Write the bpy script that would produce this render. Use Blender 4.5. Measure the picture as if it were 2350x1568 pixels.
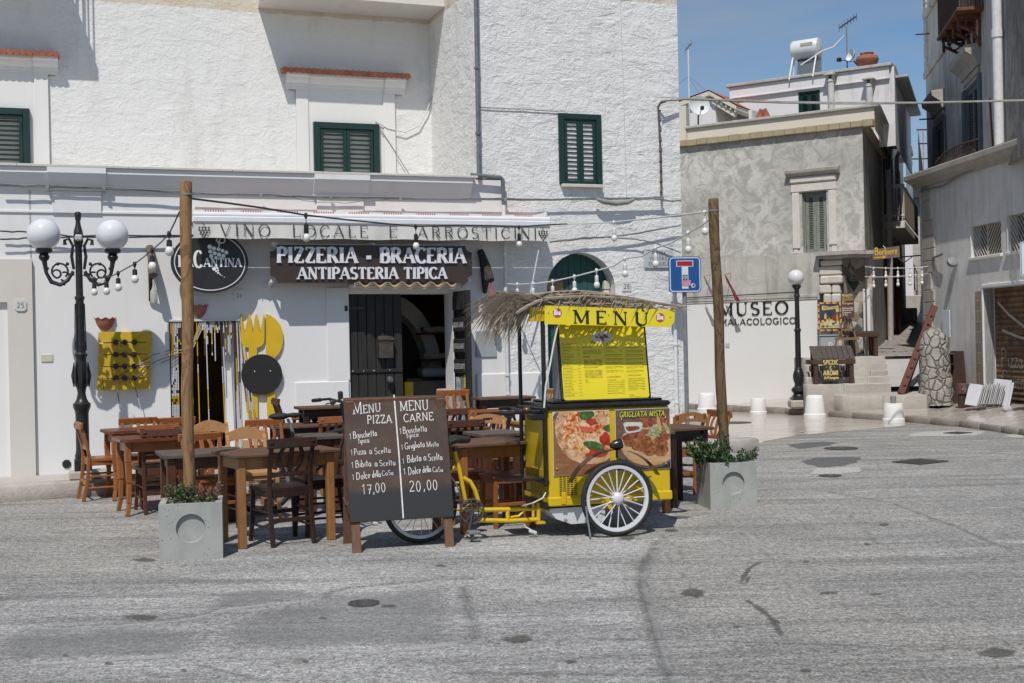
import bpy,bmesh,math,random
from mathutils import Vector,Matrix
R=math.radians
for _o in list(bpy.data.objects):
 bpy.data.objects.remove(_o,do_unlink=True)
SC=bpy.context.scene
COL=SC.collection
# ------------------------------------------------------------------ camera
CAM_H=1.6
FOC=2900.0 # focal length in pixels of a 2350 px wide picture
ROLL=R(1.2)
cam_d=bpy.data.cameras.new('camera')
cam_d.lens=36.0*FOC/2350.0
cam_d.sensor_width=36.0
cam_d.clip_start=0.1
cam_d.clip_end=2000
cam=bpy.data.objects.new('camera',cam_d)
COL.objects.link(cam)
cam.matrix_world=Matrix.Translation((0,0,CAM_H))@Matrix.Rotation(ROLL,4,'Y')@Matrix.Rotation(R(90),4,'X')
SC.camera=cam
# ------------------------------------------------------------------ light
SUN_EL,SUN_AZ=R(56.0),R(11) # the light travels towards +Y, 11 degrees to the right of the camera axis
w=bpy.data.worlds.new('World')
SC.world=w
w.use_nodes=True
nt=w.node_tree
for n in list(nt.nodes):nt.nodes.remove(n)
_out=nt.nodes.new('ShaderNodeOutputWorld');_bg=nt.nodes.new('ShaderNodeBackground')
_sky=nt.nodes.new('ShaderNodeTexSky');_sky.sky_type='NISHITA';_sky.sun_disc=False
_sky.sun_elevation=SUN_EL
_sky.sun_rotation=R(180)+SUN_AZ
_sky.altitude=30;_sky.air_density=1.0;_sky.dust_density=0.25;_sky.ozone_density=3.0
_tc=nt.nodes.new('ShaderNodeTexCoord');_mp=nt.nodes.new('ShaderNodeMapping')
_mp.inputs['Scale'].default_value=(1.6,1.2,9.0);_mp.inputs['Rotation'].default_value=(0.25,0.2,0.3)
_nz=nt.nodes.new('ShaderNodeTexNoise');_nz.inputs['Scale'].default_value=1.6
_nz.inputs['Detail'].default_value=6;_nz.inputs['Roughness'].default_value=0.55;_nz.inputs['Distortion'].default_value=0.5
_rp=nt.nodes.new('ShaderNodeValToRGB')
_rp.color_ramp.elements[0].position=0.36;_rp.color_ramp.elements[0].color=(0,0,0,1)
_rp.color_ramp.elements[1].position=0.74;_rp.color_ramp.elements[1].color=(1,1,1,1)
_mx=nt.nodes.new('ShaderNodeMix');_mx.data_type='RGBA'
_mx.inputs[7].default_value=(3.2,3.55,4.05,1) # thin high cloud
_ml=nt.nodes.new('ShaderNodeMath');_ml.operation='MULTIPLY';_ml.inputs[1].default_value=0.75
L=nt.links.new
L(_tc.outputs['Generated'],_mp.inputs[0]);L(_mp.outputs[0],_nz.inputs['Vector']);L(_nz.outputs[0],_rp.inputs[0])
L(_rp.outputs[0],_ml.inputs[0]);L(_ml.outputs[0],_mx.inputs[0]);
_hs=nt.nodes.new('ShaderNodeHueSaturation');_hs.inputs['Saturation'].default_value=1.12;_hs.inputs['Value'].default_value=0.88
L(_sky.outputs[0],_hs.inputs['Color']);L(_hs.outputs[0],_mx.inputs[6])
L(_mx.outputs[2],_bg.inputs[0]);L(_bg.outputs[0],_out.inputs[0])
_bg.inputs[1].default_value=0.097
sun_d=bpy.data.lights.new('sun','SUN')
sun_d.energy=3.6;sun_d.angle=R(0.5);sun_d.color=(1.0,0.955,0.89)
sun=bpy.data.objects.new('sun',sun_d);COL.objects.link(sun)
sun.location=(0,-20,40)
sun.rotation_euler=Vector((math.sin(SUN_AZ)*math.cos(SUN_EL),math.cos(SUN_AZ)*math.cos(SUN_EL),-math.sin(SUN_EL))).to_track_quat('-Z','Y').to_euler()
SC.view_settings.view_transform='Standard'
SC.view_settings.look='None'
SC.view_settings.exposure=0.12
SC.view_settings.gamma=1
SC.cycles.max_bounces=6
SC.cycles.diffuse_bounces=4
SC.cycles.use_denoising=True
# ---------------------------------------------------------------- measuring
# a pixel of the photograph (scaled to 2350 x 1568) is a ray from the camera; rays are cut by the
# ground, by walls or by a distance to find where in the place each thing stands and how large it is
def ray(x,y):
 u=(x-1175.0)/FOC
 v=(784.0-y)/FOC
 c,s=math.cos(ROLL),math.sin(ROLL)
 return (u*c+v*s,1.0,v*c-u*s)
def at(x,y,dist):
 r=ray(x,y)
 return Vector((r[0]*dist,dist,CAM_H+r[2]*dist))
def gnd(x,y,z=0.0):
 r=ray(x,y)
 t=(z-CAM_H)/r[2]
 return Vector((r[0]*t,t,z))
def proj(p): # world point -> photo place
 a,b=p[0]/p[1],(p[2]-CAM_H)/p[1];c,s=math.cos(ROLL),math.sin(ROLL)
 return 1175+FOC*(a*c-b*s),784-FOC*(b*c+a*s)
class Frame:
 """a vertical wall plane: s runs along it, off is the distance out of it, z is up"""
 def __init__(self,ox,oy,ang):
  self.o=Vector((ox,oy,0));self.a=ang
  self.d=Vector((math.cos(ang),math.sin(ang),0))
  self.n=Vector((math.sin(ang),-math.cos(ang),0))
 def hit(self,x,y,off=0.0):
  r=Vector(ray(x,y))
  p0=self.o+self.n*off
  t=(p0.dot(self.n))/r.dot(self.n)
  p=r*t
  return ((p-self.o).dot(self.d),CAM_H+p.z)
 def w(self,s,off,z):
  return self.o+self.d*s+self.n*off+Vector((0,0,z))
 def loc(self,p):
  q=Vector((p[0],p[1],0))-self.o
  return (q.dot(self.d),q.dot(self.n))
_p=gnd(84,1089,.18)
FA=Frame(_p.x,_p.y,R(20.3)) # the pizzeria front
_p=gnd(1700,924,.15)
MU=Frame(_p.x,_p.y,-math.atan2(2900,4475)) # the museum front
# ---------------------------------------------------------------- mesh building
def _mitre(pts,i):
 n=len(pts)
 a=pts[max(i-1,0)];b=pts[i];c=pts[min(i+1,n-1)]
 t=(c-a)
 return t.normalized() if t.length>1e-9 else Vector((0,0,1))
class MB:
 """collects shapes; build() links them as ONE mesh object"""
 def __init__(self):self.v=[];self.f=[]
 def add(self,vs,fs):
  n=len(self.v)
  self.v+=[Vector(v) for v in vs]
  self.f+=[tuple(i+n for i in f) for f in fs]
  return self
 def mark(self): return len(self.v)
 def xf(self,start,m):
  for i in range(start,len(self.v)):self.v[i]=m@self.v[i]
  return self
 def obox(self,c,hx,hy,hz,m=None,ch=0.0):
  c=Vector(c);m=m or Matrix.Identity(3)
  H=(hx,hy,hz)
  if ch<=0:
   vs=[c+m@Vector((sx*hx,sy*hy,sz*hz)) for sz in (-1,1) for sy in (-1,1) for sx in (-1,1)]
   return self.add(vs,[(0,2,3,1),(4,5,7,6),(0,1,5,4),(2,6,7,3),(0,4,6,2),(1,3,7,5)])
  ch=min(ch,hx*.9,hy*.9,hz*.9)
  vs=[];idx={}
  for sx in (-1,1):
   for sy in (-1,1):
    for sz in (-1,1):
     for ax in range(3):
      p=[sx*(hx-ch),sy*(hy-ch),sz*(hz-ch)]
      p[ax]=(sx,sy,sz)[ax]*H[ax]
      idx[(sx,sy,sz,ax)]=len(vs);vs.append(c+m@Vector(p))
  fs=[]
  for ax in range(3):
   o1,o2=[k for k in range(3) if k!=ax]
   for s in (-1,1):
    q=[]
    for a,b in ((-1,-1),(1,-1),(1,1),(-1,1)):
     k=[0,0,0];k[ax]=s;k[o1]=a;k[o2]=b
     q.append(idx[(k[0],k[1],k[2],ax)])
    fs.append(tuple(q))
  for ax in range(3):
   o1,o2=[k for k in range(3) if k!=ax]
   for a in (-1,1):
    for b in (-1,1):
     q=[]
     for s,oo in ((-1,o1),(1,o1),(1,o2),(-1,o2)):
      k=[0,0,0];k[ax]=s;k[o1]=a;k[o2]=b
      q.append(idx[(k[0],k[1],k[2],oo)])
     fs.append(tuple(q))
  for sx in (-1,1):
   for sy in (-1,1):
    for sz in (-1,1):
     fs.append(tuple(idx[(sx,sy,sz,k)] for k in range(3)))
  return self.add(vs,fs)
 def box(self,x0,x1,y0,y1,z0,z1,ch=0.0):
  return self.obox(((x0+x1)/2,(y0+y1)/2,(z0+z1)/2),abs(x1-x0)/2,abs(y1-y0)/2,abs(z1-z0)/2,None,ch)
 def bar(self,p,q,w,h,ch=0.0,side=None):
  p=Vector(p);q=Vector(q);t=(q-p);l=t.length;t=t.normalized()
  s=Vector(side) if side is not None else (Vector((0,0,1)).cross(t) if abs(t.z)<.95 else Vector((1,0,0)))
  s=(s-t*s.dot(t)).normalized();u=t.cross(s)
  m=Matrix((s,u,t)).transposed()
  return self.obox((p+q)/2,w/2,h/2,l/2,m,ch)
 def tube(self,pts,r,seg=8,cap=True,closed=False):
  pts=[Vector(p) for p in pts];n=len(pts)
  rs=r if isinstance(r,(list,tuple)) else [r]*n
  def tan(i):
   if closed: return (pts[(i+1)%n]-pts[(i-1)%n]).normalized()
   return _mitre(pts,i)
  t=tan(0)
  nrm=t.orthogonal().normalized()
  vs=[];fs=[]
  for i in range(n):
   t=tan(i)
   nrm=nrm-t*nrm.dot(t)
   nrm=nrm.normalized() if nrm.length>1e-6 else t.orthogonal().normalized()
   b=t.cross(nrm)
   for k in range(seg):
    a=2*math.pi*k/seg
    vs.append(pts[i]+(nrm*math.cos(a)+b*math.sin(a))*rs[i])
  m=n if closed else n-1
  for i in range(m):
   for k in range(seg):
    j=(i+1)%n
    fs.append((i*seg+k,i*seg+(k+1)%seg,j*seg+(k+1)%seg,j*seg+k))
  if cap and not closed:
   fs.append(tuple(range(seg))[::-1]);fs.append(tuple((n-1)*seg+k for k in range(seg)))
  return self.add(vs,fs)
 def cyl(self,p,q,r,seg=12,r2=None):
  return self.tube([p,q],[r,r if r2 is None else r2],seg)
 def lathe(self,prof,c=(0,0,0),seg=20,m=None):
  c=Vector(c);vs=[];fs=[];n=len(prof)
  for (r,z) in prof:
   for k in range(seg):
    a=2*math.pi*k/seg
    p=Vector((max(r,1e-4)*math.cos(a),max(r,1e-4)*math.sin(a),z))
    vs.append(c+(m@p if m else p))
  for i in range(n-1):
   for k in range(seg):
    fs.append((i*seg+k,i*seg+(k+1)%seg,(i+1)*seg+(k+1)%seg,(i+1)*seg+k))
  fs.append(tuple(range(seg))[::-1]);fs.append(tuple((n-1)*seg+k for k in range(seg)))
  return self.add(vs,fs)
 def ball(self,c,r,seg=16,rings=10,sc=(1,1,1)):
  prof=[(r*math.sin(math.pi*i/rings),-r*math.cos(math.pi*i/rings)) for i in range(rings+1)]
  s=self.mark();self.lathe(prof,(0,0,0),seg)
  return self.xf(s,Matrix.Translation(c)@Matrix.Diagonal((sc[0],sc[1],sc[2],1)))
 def prism(self,poly,y0,y1): # outline in x,z pushed along y
  n=len(poly)
  vs=[(x,y0,z) for x,z in poly]+[(x,y1,z) for x,z in poly]
  fs=[tuple(range(n)),tuple(range(n,2*n))[::-1]]+[(i,i+n,(i+1)%n+n,(i+1)%n) for i in range(n)]
  return self.add(vs,fs)
 def slab(self,poly,z0,z1): # outline in x,y pushed along z
  n=len(poly)
  vs=[(x,y,z0) for x,y in poly]+[(x,y,z1) for x,y in poly]
  fs=[tuple(range(n))[::-1],tuple(range(n,2*n))]+[(i,(i+1)%n,(i+1)%n+n,i+n) for i in range(n)]
  return self.add(vs,fs)
 def extr(self,prof,p,q,up=(0,0,1)): # profile (out, up) swept from p to q ; out = side of the sweep
  p=Vector(p);q=Vector(q);t=(q-p).normalized();u=Vector(up)
  o=t.cross(u).normalized();n=len(prof)
  vs=[p+o*a+u*b for a,b in prof]+[q+o*a+u*b for a,b in prof]
  fs=[tuple(range(n)),tuple(range(n,2*n))[::-1]]+[(i,i+n,(i+1)%n+n,(i+1)%n) for i in range(n)]
  return self.add(vs,fs)
 def quad(self,a,b,c,d): return self.add([a,b,c,d],[(0,1,2,3)])
 def grid(self,pts): # rows of points
  n=len(pts[0]);m=len(pts)
  vs=[p for row in pts for p in row]
  return self.add(vs,[(i*n+j,i*n+j+1,(i+1)*n+j+1,(i+1)*n+j) for i in range(m-1) for j in range(n-1)])
 def wall(self,x0,x1,z0,z1,holes,yf,th):
  """a wall sheet facing -y at y=yf with rectangular openings lined th deep"""
  xs=sorted({x0,x1}|{min(max(h[k],x0),x1) for h in holes for k in (0,1)})
  zs=sorted({z0,z1}|{min(max(h[k],z0),z1) for h in holes for k in (2,3)})
  for i in range(len(xs)-1):
   for j in range(len(zs)-1):
    cx,cz=(xs[i]+xs[i+1])/2,(zs[j]+zs[j+1])/2
    if any(h[0]<cx<h[1] and h[2]<cz<h[3] for h in holes): continue
    self.quad((xs[i],yf,zs[j]),(xs[i+1],yf,zs[j]),(xs[i+1],yf,zs[j+1]),(xs[i],yf,zs[j+1]))
  for a,b,c,d in holes:
   y=yf+th
   self.quad((a,yf,c),(a,yf,d),(a,y,d),(a,y,c));self.quad((b,yf,c),(b,y,c),(b,y,d),(b,yf,d))
   self.quad((a,yf,d),(b,yf,d),(b,y,d),(a,y,d));self.quad((a,yf,c),(a,y,c),(b,y,c),(b,yf,c))
  return self
 def ribbon(self,pts,wd,y,th,closed=False): # flat stroke in x,z facing -y
  P=[Vector((p[0],0,p[1])) for p in pts];n=len(P)
  ws=wd if isinstance(wd,(list,tuple)) else [wd]*n
  Lf=[];Rt=[]
  for i in range(n):
   if closed:t0=(P[i]-P[i-1]).normalized();t1=(P[(i+1)%n]-P[i]).normalized()
   else:
    t0=(P[i]-P[i-1]).normalized() if i>0 else (P[1]-P[0]).normalized()
    t1=(P[i+1]-P[i]).normalized() if i<n-1 else t0
   n0=Vector((-t0.z,0,t0.x));n1=Vector((-t1.z,0,t1.x));nn=n0+n1
   if nn.length<.2:nn=n1
   nn=nn.normalized();k=1/max(.5,nn.dot(n1))
   Lf.append(P[i]+nn*ws[i]/2*k);Rt.append(P[i]-nn*ws[i]/2*k)
  vs=[];fs=[]
  for yy in ((y,y+th) if th>0 else (y,)):
   vs+=[(p.x,yy,p.z) for p in Lf]+[(p.x,yy,p.z) for p in Rt]
  m=n if closed else n-1
  for i in range(m):
   j=(i+1)%n
   fs.append((i,j,j+n,i+n))
   if th>0:
    o=2*n
    fs.append((i,i+o,j+o,j));fs.append((i+n,j+n,j+n+o,i+n+o))
  if th>0 and not closed:
   o=2*n
   fs.append((0,n,n+o,o));fs.append((n-1,n-1+o,2*n-1+o,2*n-1))
  return self.add(vs,fs)
 def build(self,name,mt=None,parent=None,loc=None,rz=0.0,smooth=35,fix=True):
  me=bpy.data.meshes.new(name)
  me.from_pydata([tuple(v) for v in self.v],[],self.f)
  if fix:
   bm=bmesh.new();bm.from_mesh(me)
   bmesh.ops.recalc_face_normals(bm,faces=bm.faces)
   bm.to_mesh(me);bm.free()
  if smooth:
   for p in me.polygons:p.use_smooth=True
   me.set_sharp_from_angle(angle=R(smooth))
  if mt:me.materials.append(mt)
  o=bpy.data.objects.new(name,me);COL.objects.link(o)
  if parent is not None:o.parent=parent
  if loc is not None:o.location=loc
  o.rotation_euler=(0,0,rz)
  return o
def tag(o,label=None,cat=None,group=None,kind=None):
 if label:o['label']=label
 if cat:o['category']=cat
 if group:o['group']=group
 if kind:o['kind']=kind
 return o
def thing(name,label,cat,loc=(0,0,0),rz=0.0,group=None):
 o=bpy.data.objects.new(name,None);COL.objects.link(o)
 o.location=loc;o.rotation_euler=(0,0,rz);o.empty_display_size=.1
 return tag(o,label,cat,group)
def copy_tree(o,loc=None,rz=None,label=None,parent=None):
 c=o.copy();COL.objects.link(c)
 if parent is not None:c.parent=parent
 if loc is not None:c.location=loc
 if rz is not None:c.rotation_euler=(0,0,rz)
 if label:c['label']=label
 for ch in KIDS(o):copy_tree(ch,parent=c)
 return c
def KIDS(o): return [c for c in bpy.data.objects if c.parent==o]
def arc(cx,cy,rx,ry,a0,a1,n=10):
 return [(cx+rx*math.cos(R(a0+(a1-a0)*i/n)),cy+ry*math.sin(R(a0+(a1-a0)*i/n))) for i in range(n+1)]
def sag(p,q,drop,n=14):
 p=Vector(p);q=Vector(q)
 return [p.lerp(q,i/n)-Vector((0,0,drop*4*(i/n)*(1-i/n))) for i in range(n+1)]
# ---------------------------------------------------------------- lettering
# glyphs are strokes on a cap height of 1: (kind, points); kind k = thick, n = thin ; serif feet listed as x,y
def _g():
 A=arc
 G={}
 G['A']=(.86,[('n',[(.06,0),(.42,1)]),('k',[(.42,1),(.78,0)]),('n',[(.2,.34),(.66,.34)])],[(.06,0),(.78,0)])
 G['B']=(.72,[('k',[(.14,0),(.14,1)]),('m',[(.14,.97),(.38,.97)]+A(.38,.755,.2,.215,90,-90)+[(.14,.54)]),('m',[(.2,.54),(.4,.54)]+A(.4,.285,.24,.255,90,-90)+[(.14,.03)])],[(.14,0),(.14,1)])
 G['C']=(.76,[('m',A(.44,.5,.36,.48,42,318,20))],[])
 G['E']=(.68,[('k',[(.14,0),(.14,1)]),('n',[(.1,.97),(.6,.97),(.6,.82)]),('n',[(.14,.52),(.48,.52)]),('n',[(.1,.03),(.62,.03),(.62,.2)])],[(.14,0),(.14,1)])
 G['G']=(.82,[('m',A(.44,.5,.36,.48,45,330,20)),('k',[(.72,.05),(.72,.42)]),('n',[(.5,.42),(.82,.42)])],[])
 G['I']=(.34,[('k',[(.17,0),(.17,1)])],[(.17,0),(.17,1)])
 G['L']=(.64,[('k',[(.14,0),(.14,1)]),('n',[(.1,.03),(.58,.03),(.58,.22)])],[(.14,0),(.14,1)])
 G['M']=(1.0,[('n',[(.14,0),(.14,1)]),('k',[(.14,1),(.5,.08)]),('n',[(.5,.08),(.86,1)]),('k',[(.86,1),(.86,0)])],[(.14,0),(.86,0),(.1,1),(.9,1)])
 G['N']=(.86,[('n',[(.14,0),(.14,1)]),('k',[(.14,1),(.72,0)]),('n',[(.72,0),(.72,1)])],[(.14,0),(.1,1),(.72,1)])
 G['O']=(.9,[('o',A(.45,.5,.37,.48,90,450,28))],[])
 G['P']=(.68,[('k',[(.14,0),(.14,1)]),('m',[(.14,.97),(.36,.97)]+A(.36,.73,.25,.24,90,-90)+[(.14,.49)])],[(.14,0),(.14,1)])
 G['R']=(.78,[('k',[(.14,0),(.14,1)]),('m',[(.14,.97),(.36,.97)]+A(.36,.75,.24,.22,90,-90)+[(.14,.53)]),('k',[(.36,.53),(.68,.02)])],[(.14,0),(.14,1),(.7,0)])
 G['S']=(.64,[('m',A(.32,.745,.22,.235,35,240,12)+A(.32,.255,.24,.24,60,-145,12))],[])
 G['T']=(.74,[('k',[(.37,0),(.37,1)]),('n',[(.06,.8),(.06,.97),(.68,.97),(.68,.8)])],[(.37,0)])
 G['U']=(.84,[('k',[(.16,1),(.16,.32)]+A(.43,.32,.27,.3,180,270)[1:]),('n',A(.43,.32,.27,.3,270,360)+[(.7,1)])],[(.16,1),(.7,1)])
 G['V']=(.82,[('k',[(.1,1),(.42,0)]),('n',[(.42,0),(.74,1)])],[(.1,1),(.74,1)])
 G['Z']=(.7,[('n',[(.1,.8),(.1,.97),(.6,.97)]),('k',[(.6,.97),(.1,.03)]),('n',[(.1,.03),(.62,.03),(.62,.2)])],[])
 G['D']=(.82,[('k',[(.14,0),(.14,1)]),('m',[(.14,.97),(.34,.97)]+A(.34,.5,.36,.47,90,-90,16)+[(.14,.03)])],[(.14,0),(.14,1)])
 G['-']=(.5,[('k',[(.08,.36),(.42,.36)])],[])
 G[' ']=(.42,[],[])
 G['1']=(.4,[('n',[(.06,.76),(.22,1),(.22,0)])],[])
 G['2']=(.6,[('n',A(.28,.74,.2,.24,160,-20,10)+[(.06,.03),(.54,.05)])],[])
 G['5']=(.6,[('n',[(.5,.97),(.14,.97),(.1,.56)]+A(.27,.31,.22,.29,120,-140,12))],[])
 G['6']=(.6,[('n',[(.46,.98),(.2,.7)]+A(.28,.28,.21,.27,160,520,16))],[])
 G['7']=(.52,[('n',[(.04,.95),(.46,.97),(.24,0)]),('n',[(.16,.5),(.46,.54)])],[])
 G['8']=(.6,[('n',A(.28,.75,.17,.22,270,630,16)),('n',A(.28,.27,.21,.27,90,450,16))],[])
 G['0']=(.6,[('n',A(.28,.5,.2,.48,90,450,20))],[])
 G[',']=(.22,[('n',[(.14,.1),(.06,-.16)])],[])
 # lower case, hand drawn
 G['a']=(.5,[('n',A(.22,.26,.17,.25,60,400,14)),('n',[(.4,.5),(.4,.12),(.47,.02)])],[])
 G['b']=(.5,[('n',[(.08,1),(.08,.02)]),('n',A(.24,.25,.17,.24,160,-160,14))],[])
 G['c']=(.42,[('n',A(.24,.26,.17,.25,50,310,12))],[])
 G['d']=(.5,[('n',A(.22,.25,.16,.24,30,350,14)),('n',[(.4,1),(.4,.02)])],[])
 G['e']=(.46,[('n',[(.07,.27),(.38,.3)]+A(.23,.27,.16,.25,10,300,14))],[])
 G['g']=(.5,[('n',A(.22,.27,.17,.24,30,380,14)),('n',[(.4,.52),(.4,-.18)]+A(.24,-.18,.16,.14,0,-150,8))],[])
 G['h']=(.48,[('n',[(.08,1),(.08,0)]),('n',A(.23,.32,.15,.2,170,0,8)+[(.38,0)])],[])
 G['i']=(.2,[('n',[(.1,.52),(.1,.02)])],[])
 G['l']=(.2,[('n',[(.1,1),(.1,.02)])],[])
 G['o']=(.48,[('n',A(.24,.26,.17,.25,90,450,16))],[])
 G['p']=(.48,[('n',[(.08,.52),(.08,-.38)]),('n',A(.23,.27,.16,.23,160,-160,14))],[])
 G['r']=(.36,[('n',[(.08,.52),(.08,0)]),('n',A(.22,.34,.14,.17,170,40,8))],[])
 G['s']=(.4,[('n',A(.2,.39,.12,.12,40,240,8)+A(.2,.13,.13,.12,60,-140,8))],[])
 G['t']=(.38,[('n',[(.18,.86),(.18,.02)]),('n',[(.02,.6),(.36,.62)])],[])
 G['u']=(.5,[('n',[(.08,.52),(.08,.2)]+A(.23,.2,.15,.18,180,360,8)+[(.38,.52)]),('n',[(.38,.3),(.38,0)])],[])
 G['z']=(.44,[('n',[(.05,.5),(.38,.5),(.05,.02),(.4,.03)])],[])
 G['n']=G['h'][0:1]+([('n',[(.08,.52),(.08,0)]),('n',A(.23,.32,.15,.2,170,0,8)+[(.38,0)])],[])
 G['m']=(.66,[('n',[(.08,.52),(.08,0)]),('n',A(.2,.34,.12,.17,170,0,6)+[(.32,0)]),('n',A(.44,.34,.12,.17,170,0,6)+[(.56,0)])],[])
 return G
GLY=_g()
def text_w(t,h,gap): return sum(GLY[c][0]*h+gap*h for c in t)-gap*h
def strokes(mb,t,x,z,h,thick=.2,thin=.09,gap=.06,serif=.0,y=0.0,th=.0,width=None,slope=0.0,shear=0.0,sx=1.0,jit=None,cap_serif=False):
 """writes t from x on the base line z at cap height h, facing -y; each stroke lies a hair in front of the last"""
 if width:sx=width/text_w(t,h,gap)
 k=0;s0=mb.mark();cx=0.0
 for c in t:
  wdt,st,sf=GLY[c]
  if jit:dy=jit.uniform(-.03,.03)*h;sc=1+jit.uniform(-.05,.05)
  else:dy=0;sc=1
  for kind,pts in st:
   P=[((cx+px*h)*sx,pz*h*sc+dy) for px,pz in pts]
   n=len(P)
   if kind=='k':wd=thick*h
   elif kind=='n':wd=thin*h
   else: # modulated bowl: thick where it runs upright
    wd=[]
    for i in range(n):
     a=P[max(i-1,0)];b=P[min(i+1,n-1)]
     l=math.hypot(b[0]-a[0],b[1]-a[1]) or 1
     wd.append((thin+(thick-thin)*abs(b[1]-a[1])/l)*h)
   cl=kind=='o' or (n>12 and math.hypot(P[0][0]-P[-1][0],P[0][1]-P[-1][1])<1e-4)
   if cl:P=P[:-1];wd=wd[:-1] if isinstance(wd,list) else wd
   mb.ribbon(P,wd,y-k*.0002,th,cl);k=(k+1)%6
  if serif>0 and (not cap_serif or c.isupper()):
   for px,pz in sf:
    zz=(pz*h+(thin*h*.4 if pz<.5 else -thin*h*.4))*sc+dy
    mb.ribbon([((cx+px*h)*sx-serif*h/2,zz),((cx+px*h)*sx+serif*h/2,zz)],thin*h*.8,y-k*.0002-.0001,th);k=(k+1)%6
  cx+=wdt*h+gap*h
 m=Matrix(((1,0,shear,x),(0,1,0,0),(slope,0,1,z),(0,0,0,1)))
 mb.xf(s0,m)
 return cx*sx
def font_mesh(mb,body,x,z,size,y=0.0,align='LEFT',spacing=1.0,line=1.0,sx=1.0,shear=0.0,bold=0.0):
 """plain lettering from the built-in font laid in the x,z plane facing -y"""
 cu=bpy.data.curves.new('text','FONT');cu.body=body;cu.size=size;cu.align_x=align
 cu.space_character=spacing;cu.space_line=line;cu.resolution_u=2;cu.offset=bold;cu.shear=shear
 o=bpy.data.objects.new('text',cu);COL.objects.link(o)
 dg=bpy.context.evaluated_depsgraph_get()
 me=bpy.data.meshes.new_from_object(o.evaluated_get(dg))
 mb.add([(x+v.co.x*sx,y,z+v.co.y) for v in me.vertices],[tuple(p.vertices) for p in me.polygons])
 bpy.data.objects.remove(o,do_unlink=True);bpy.data.curves.remove(cu);bpy.data.meshes.remove(me)
 return mb
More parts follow.
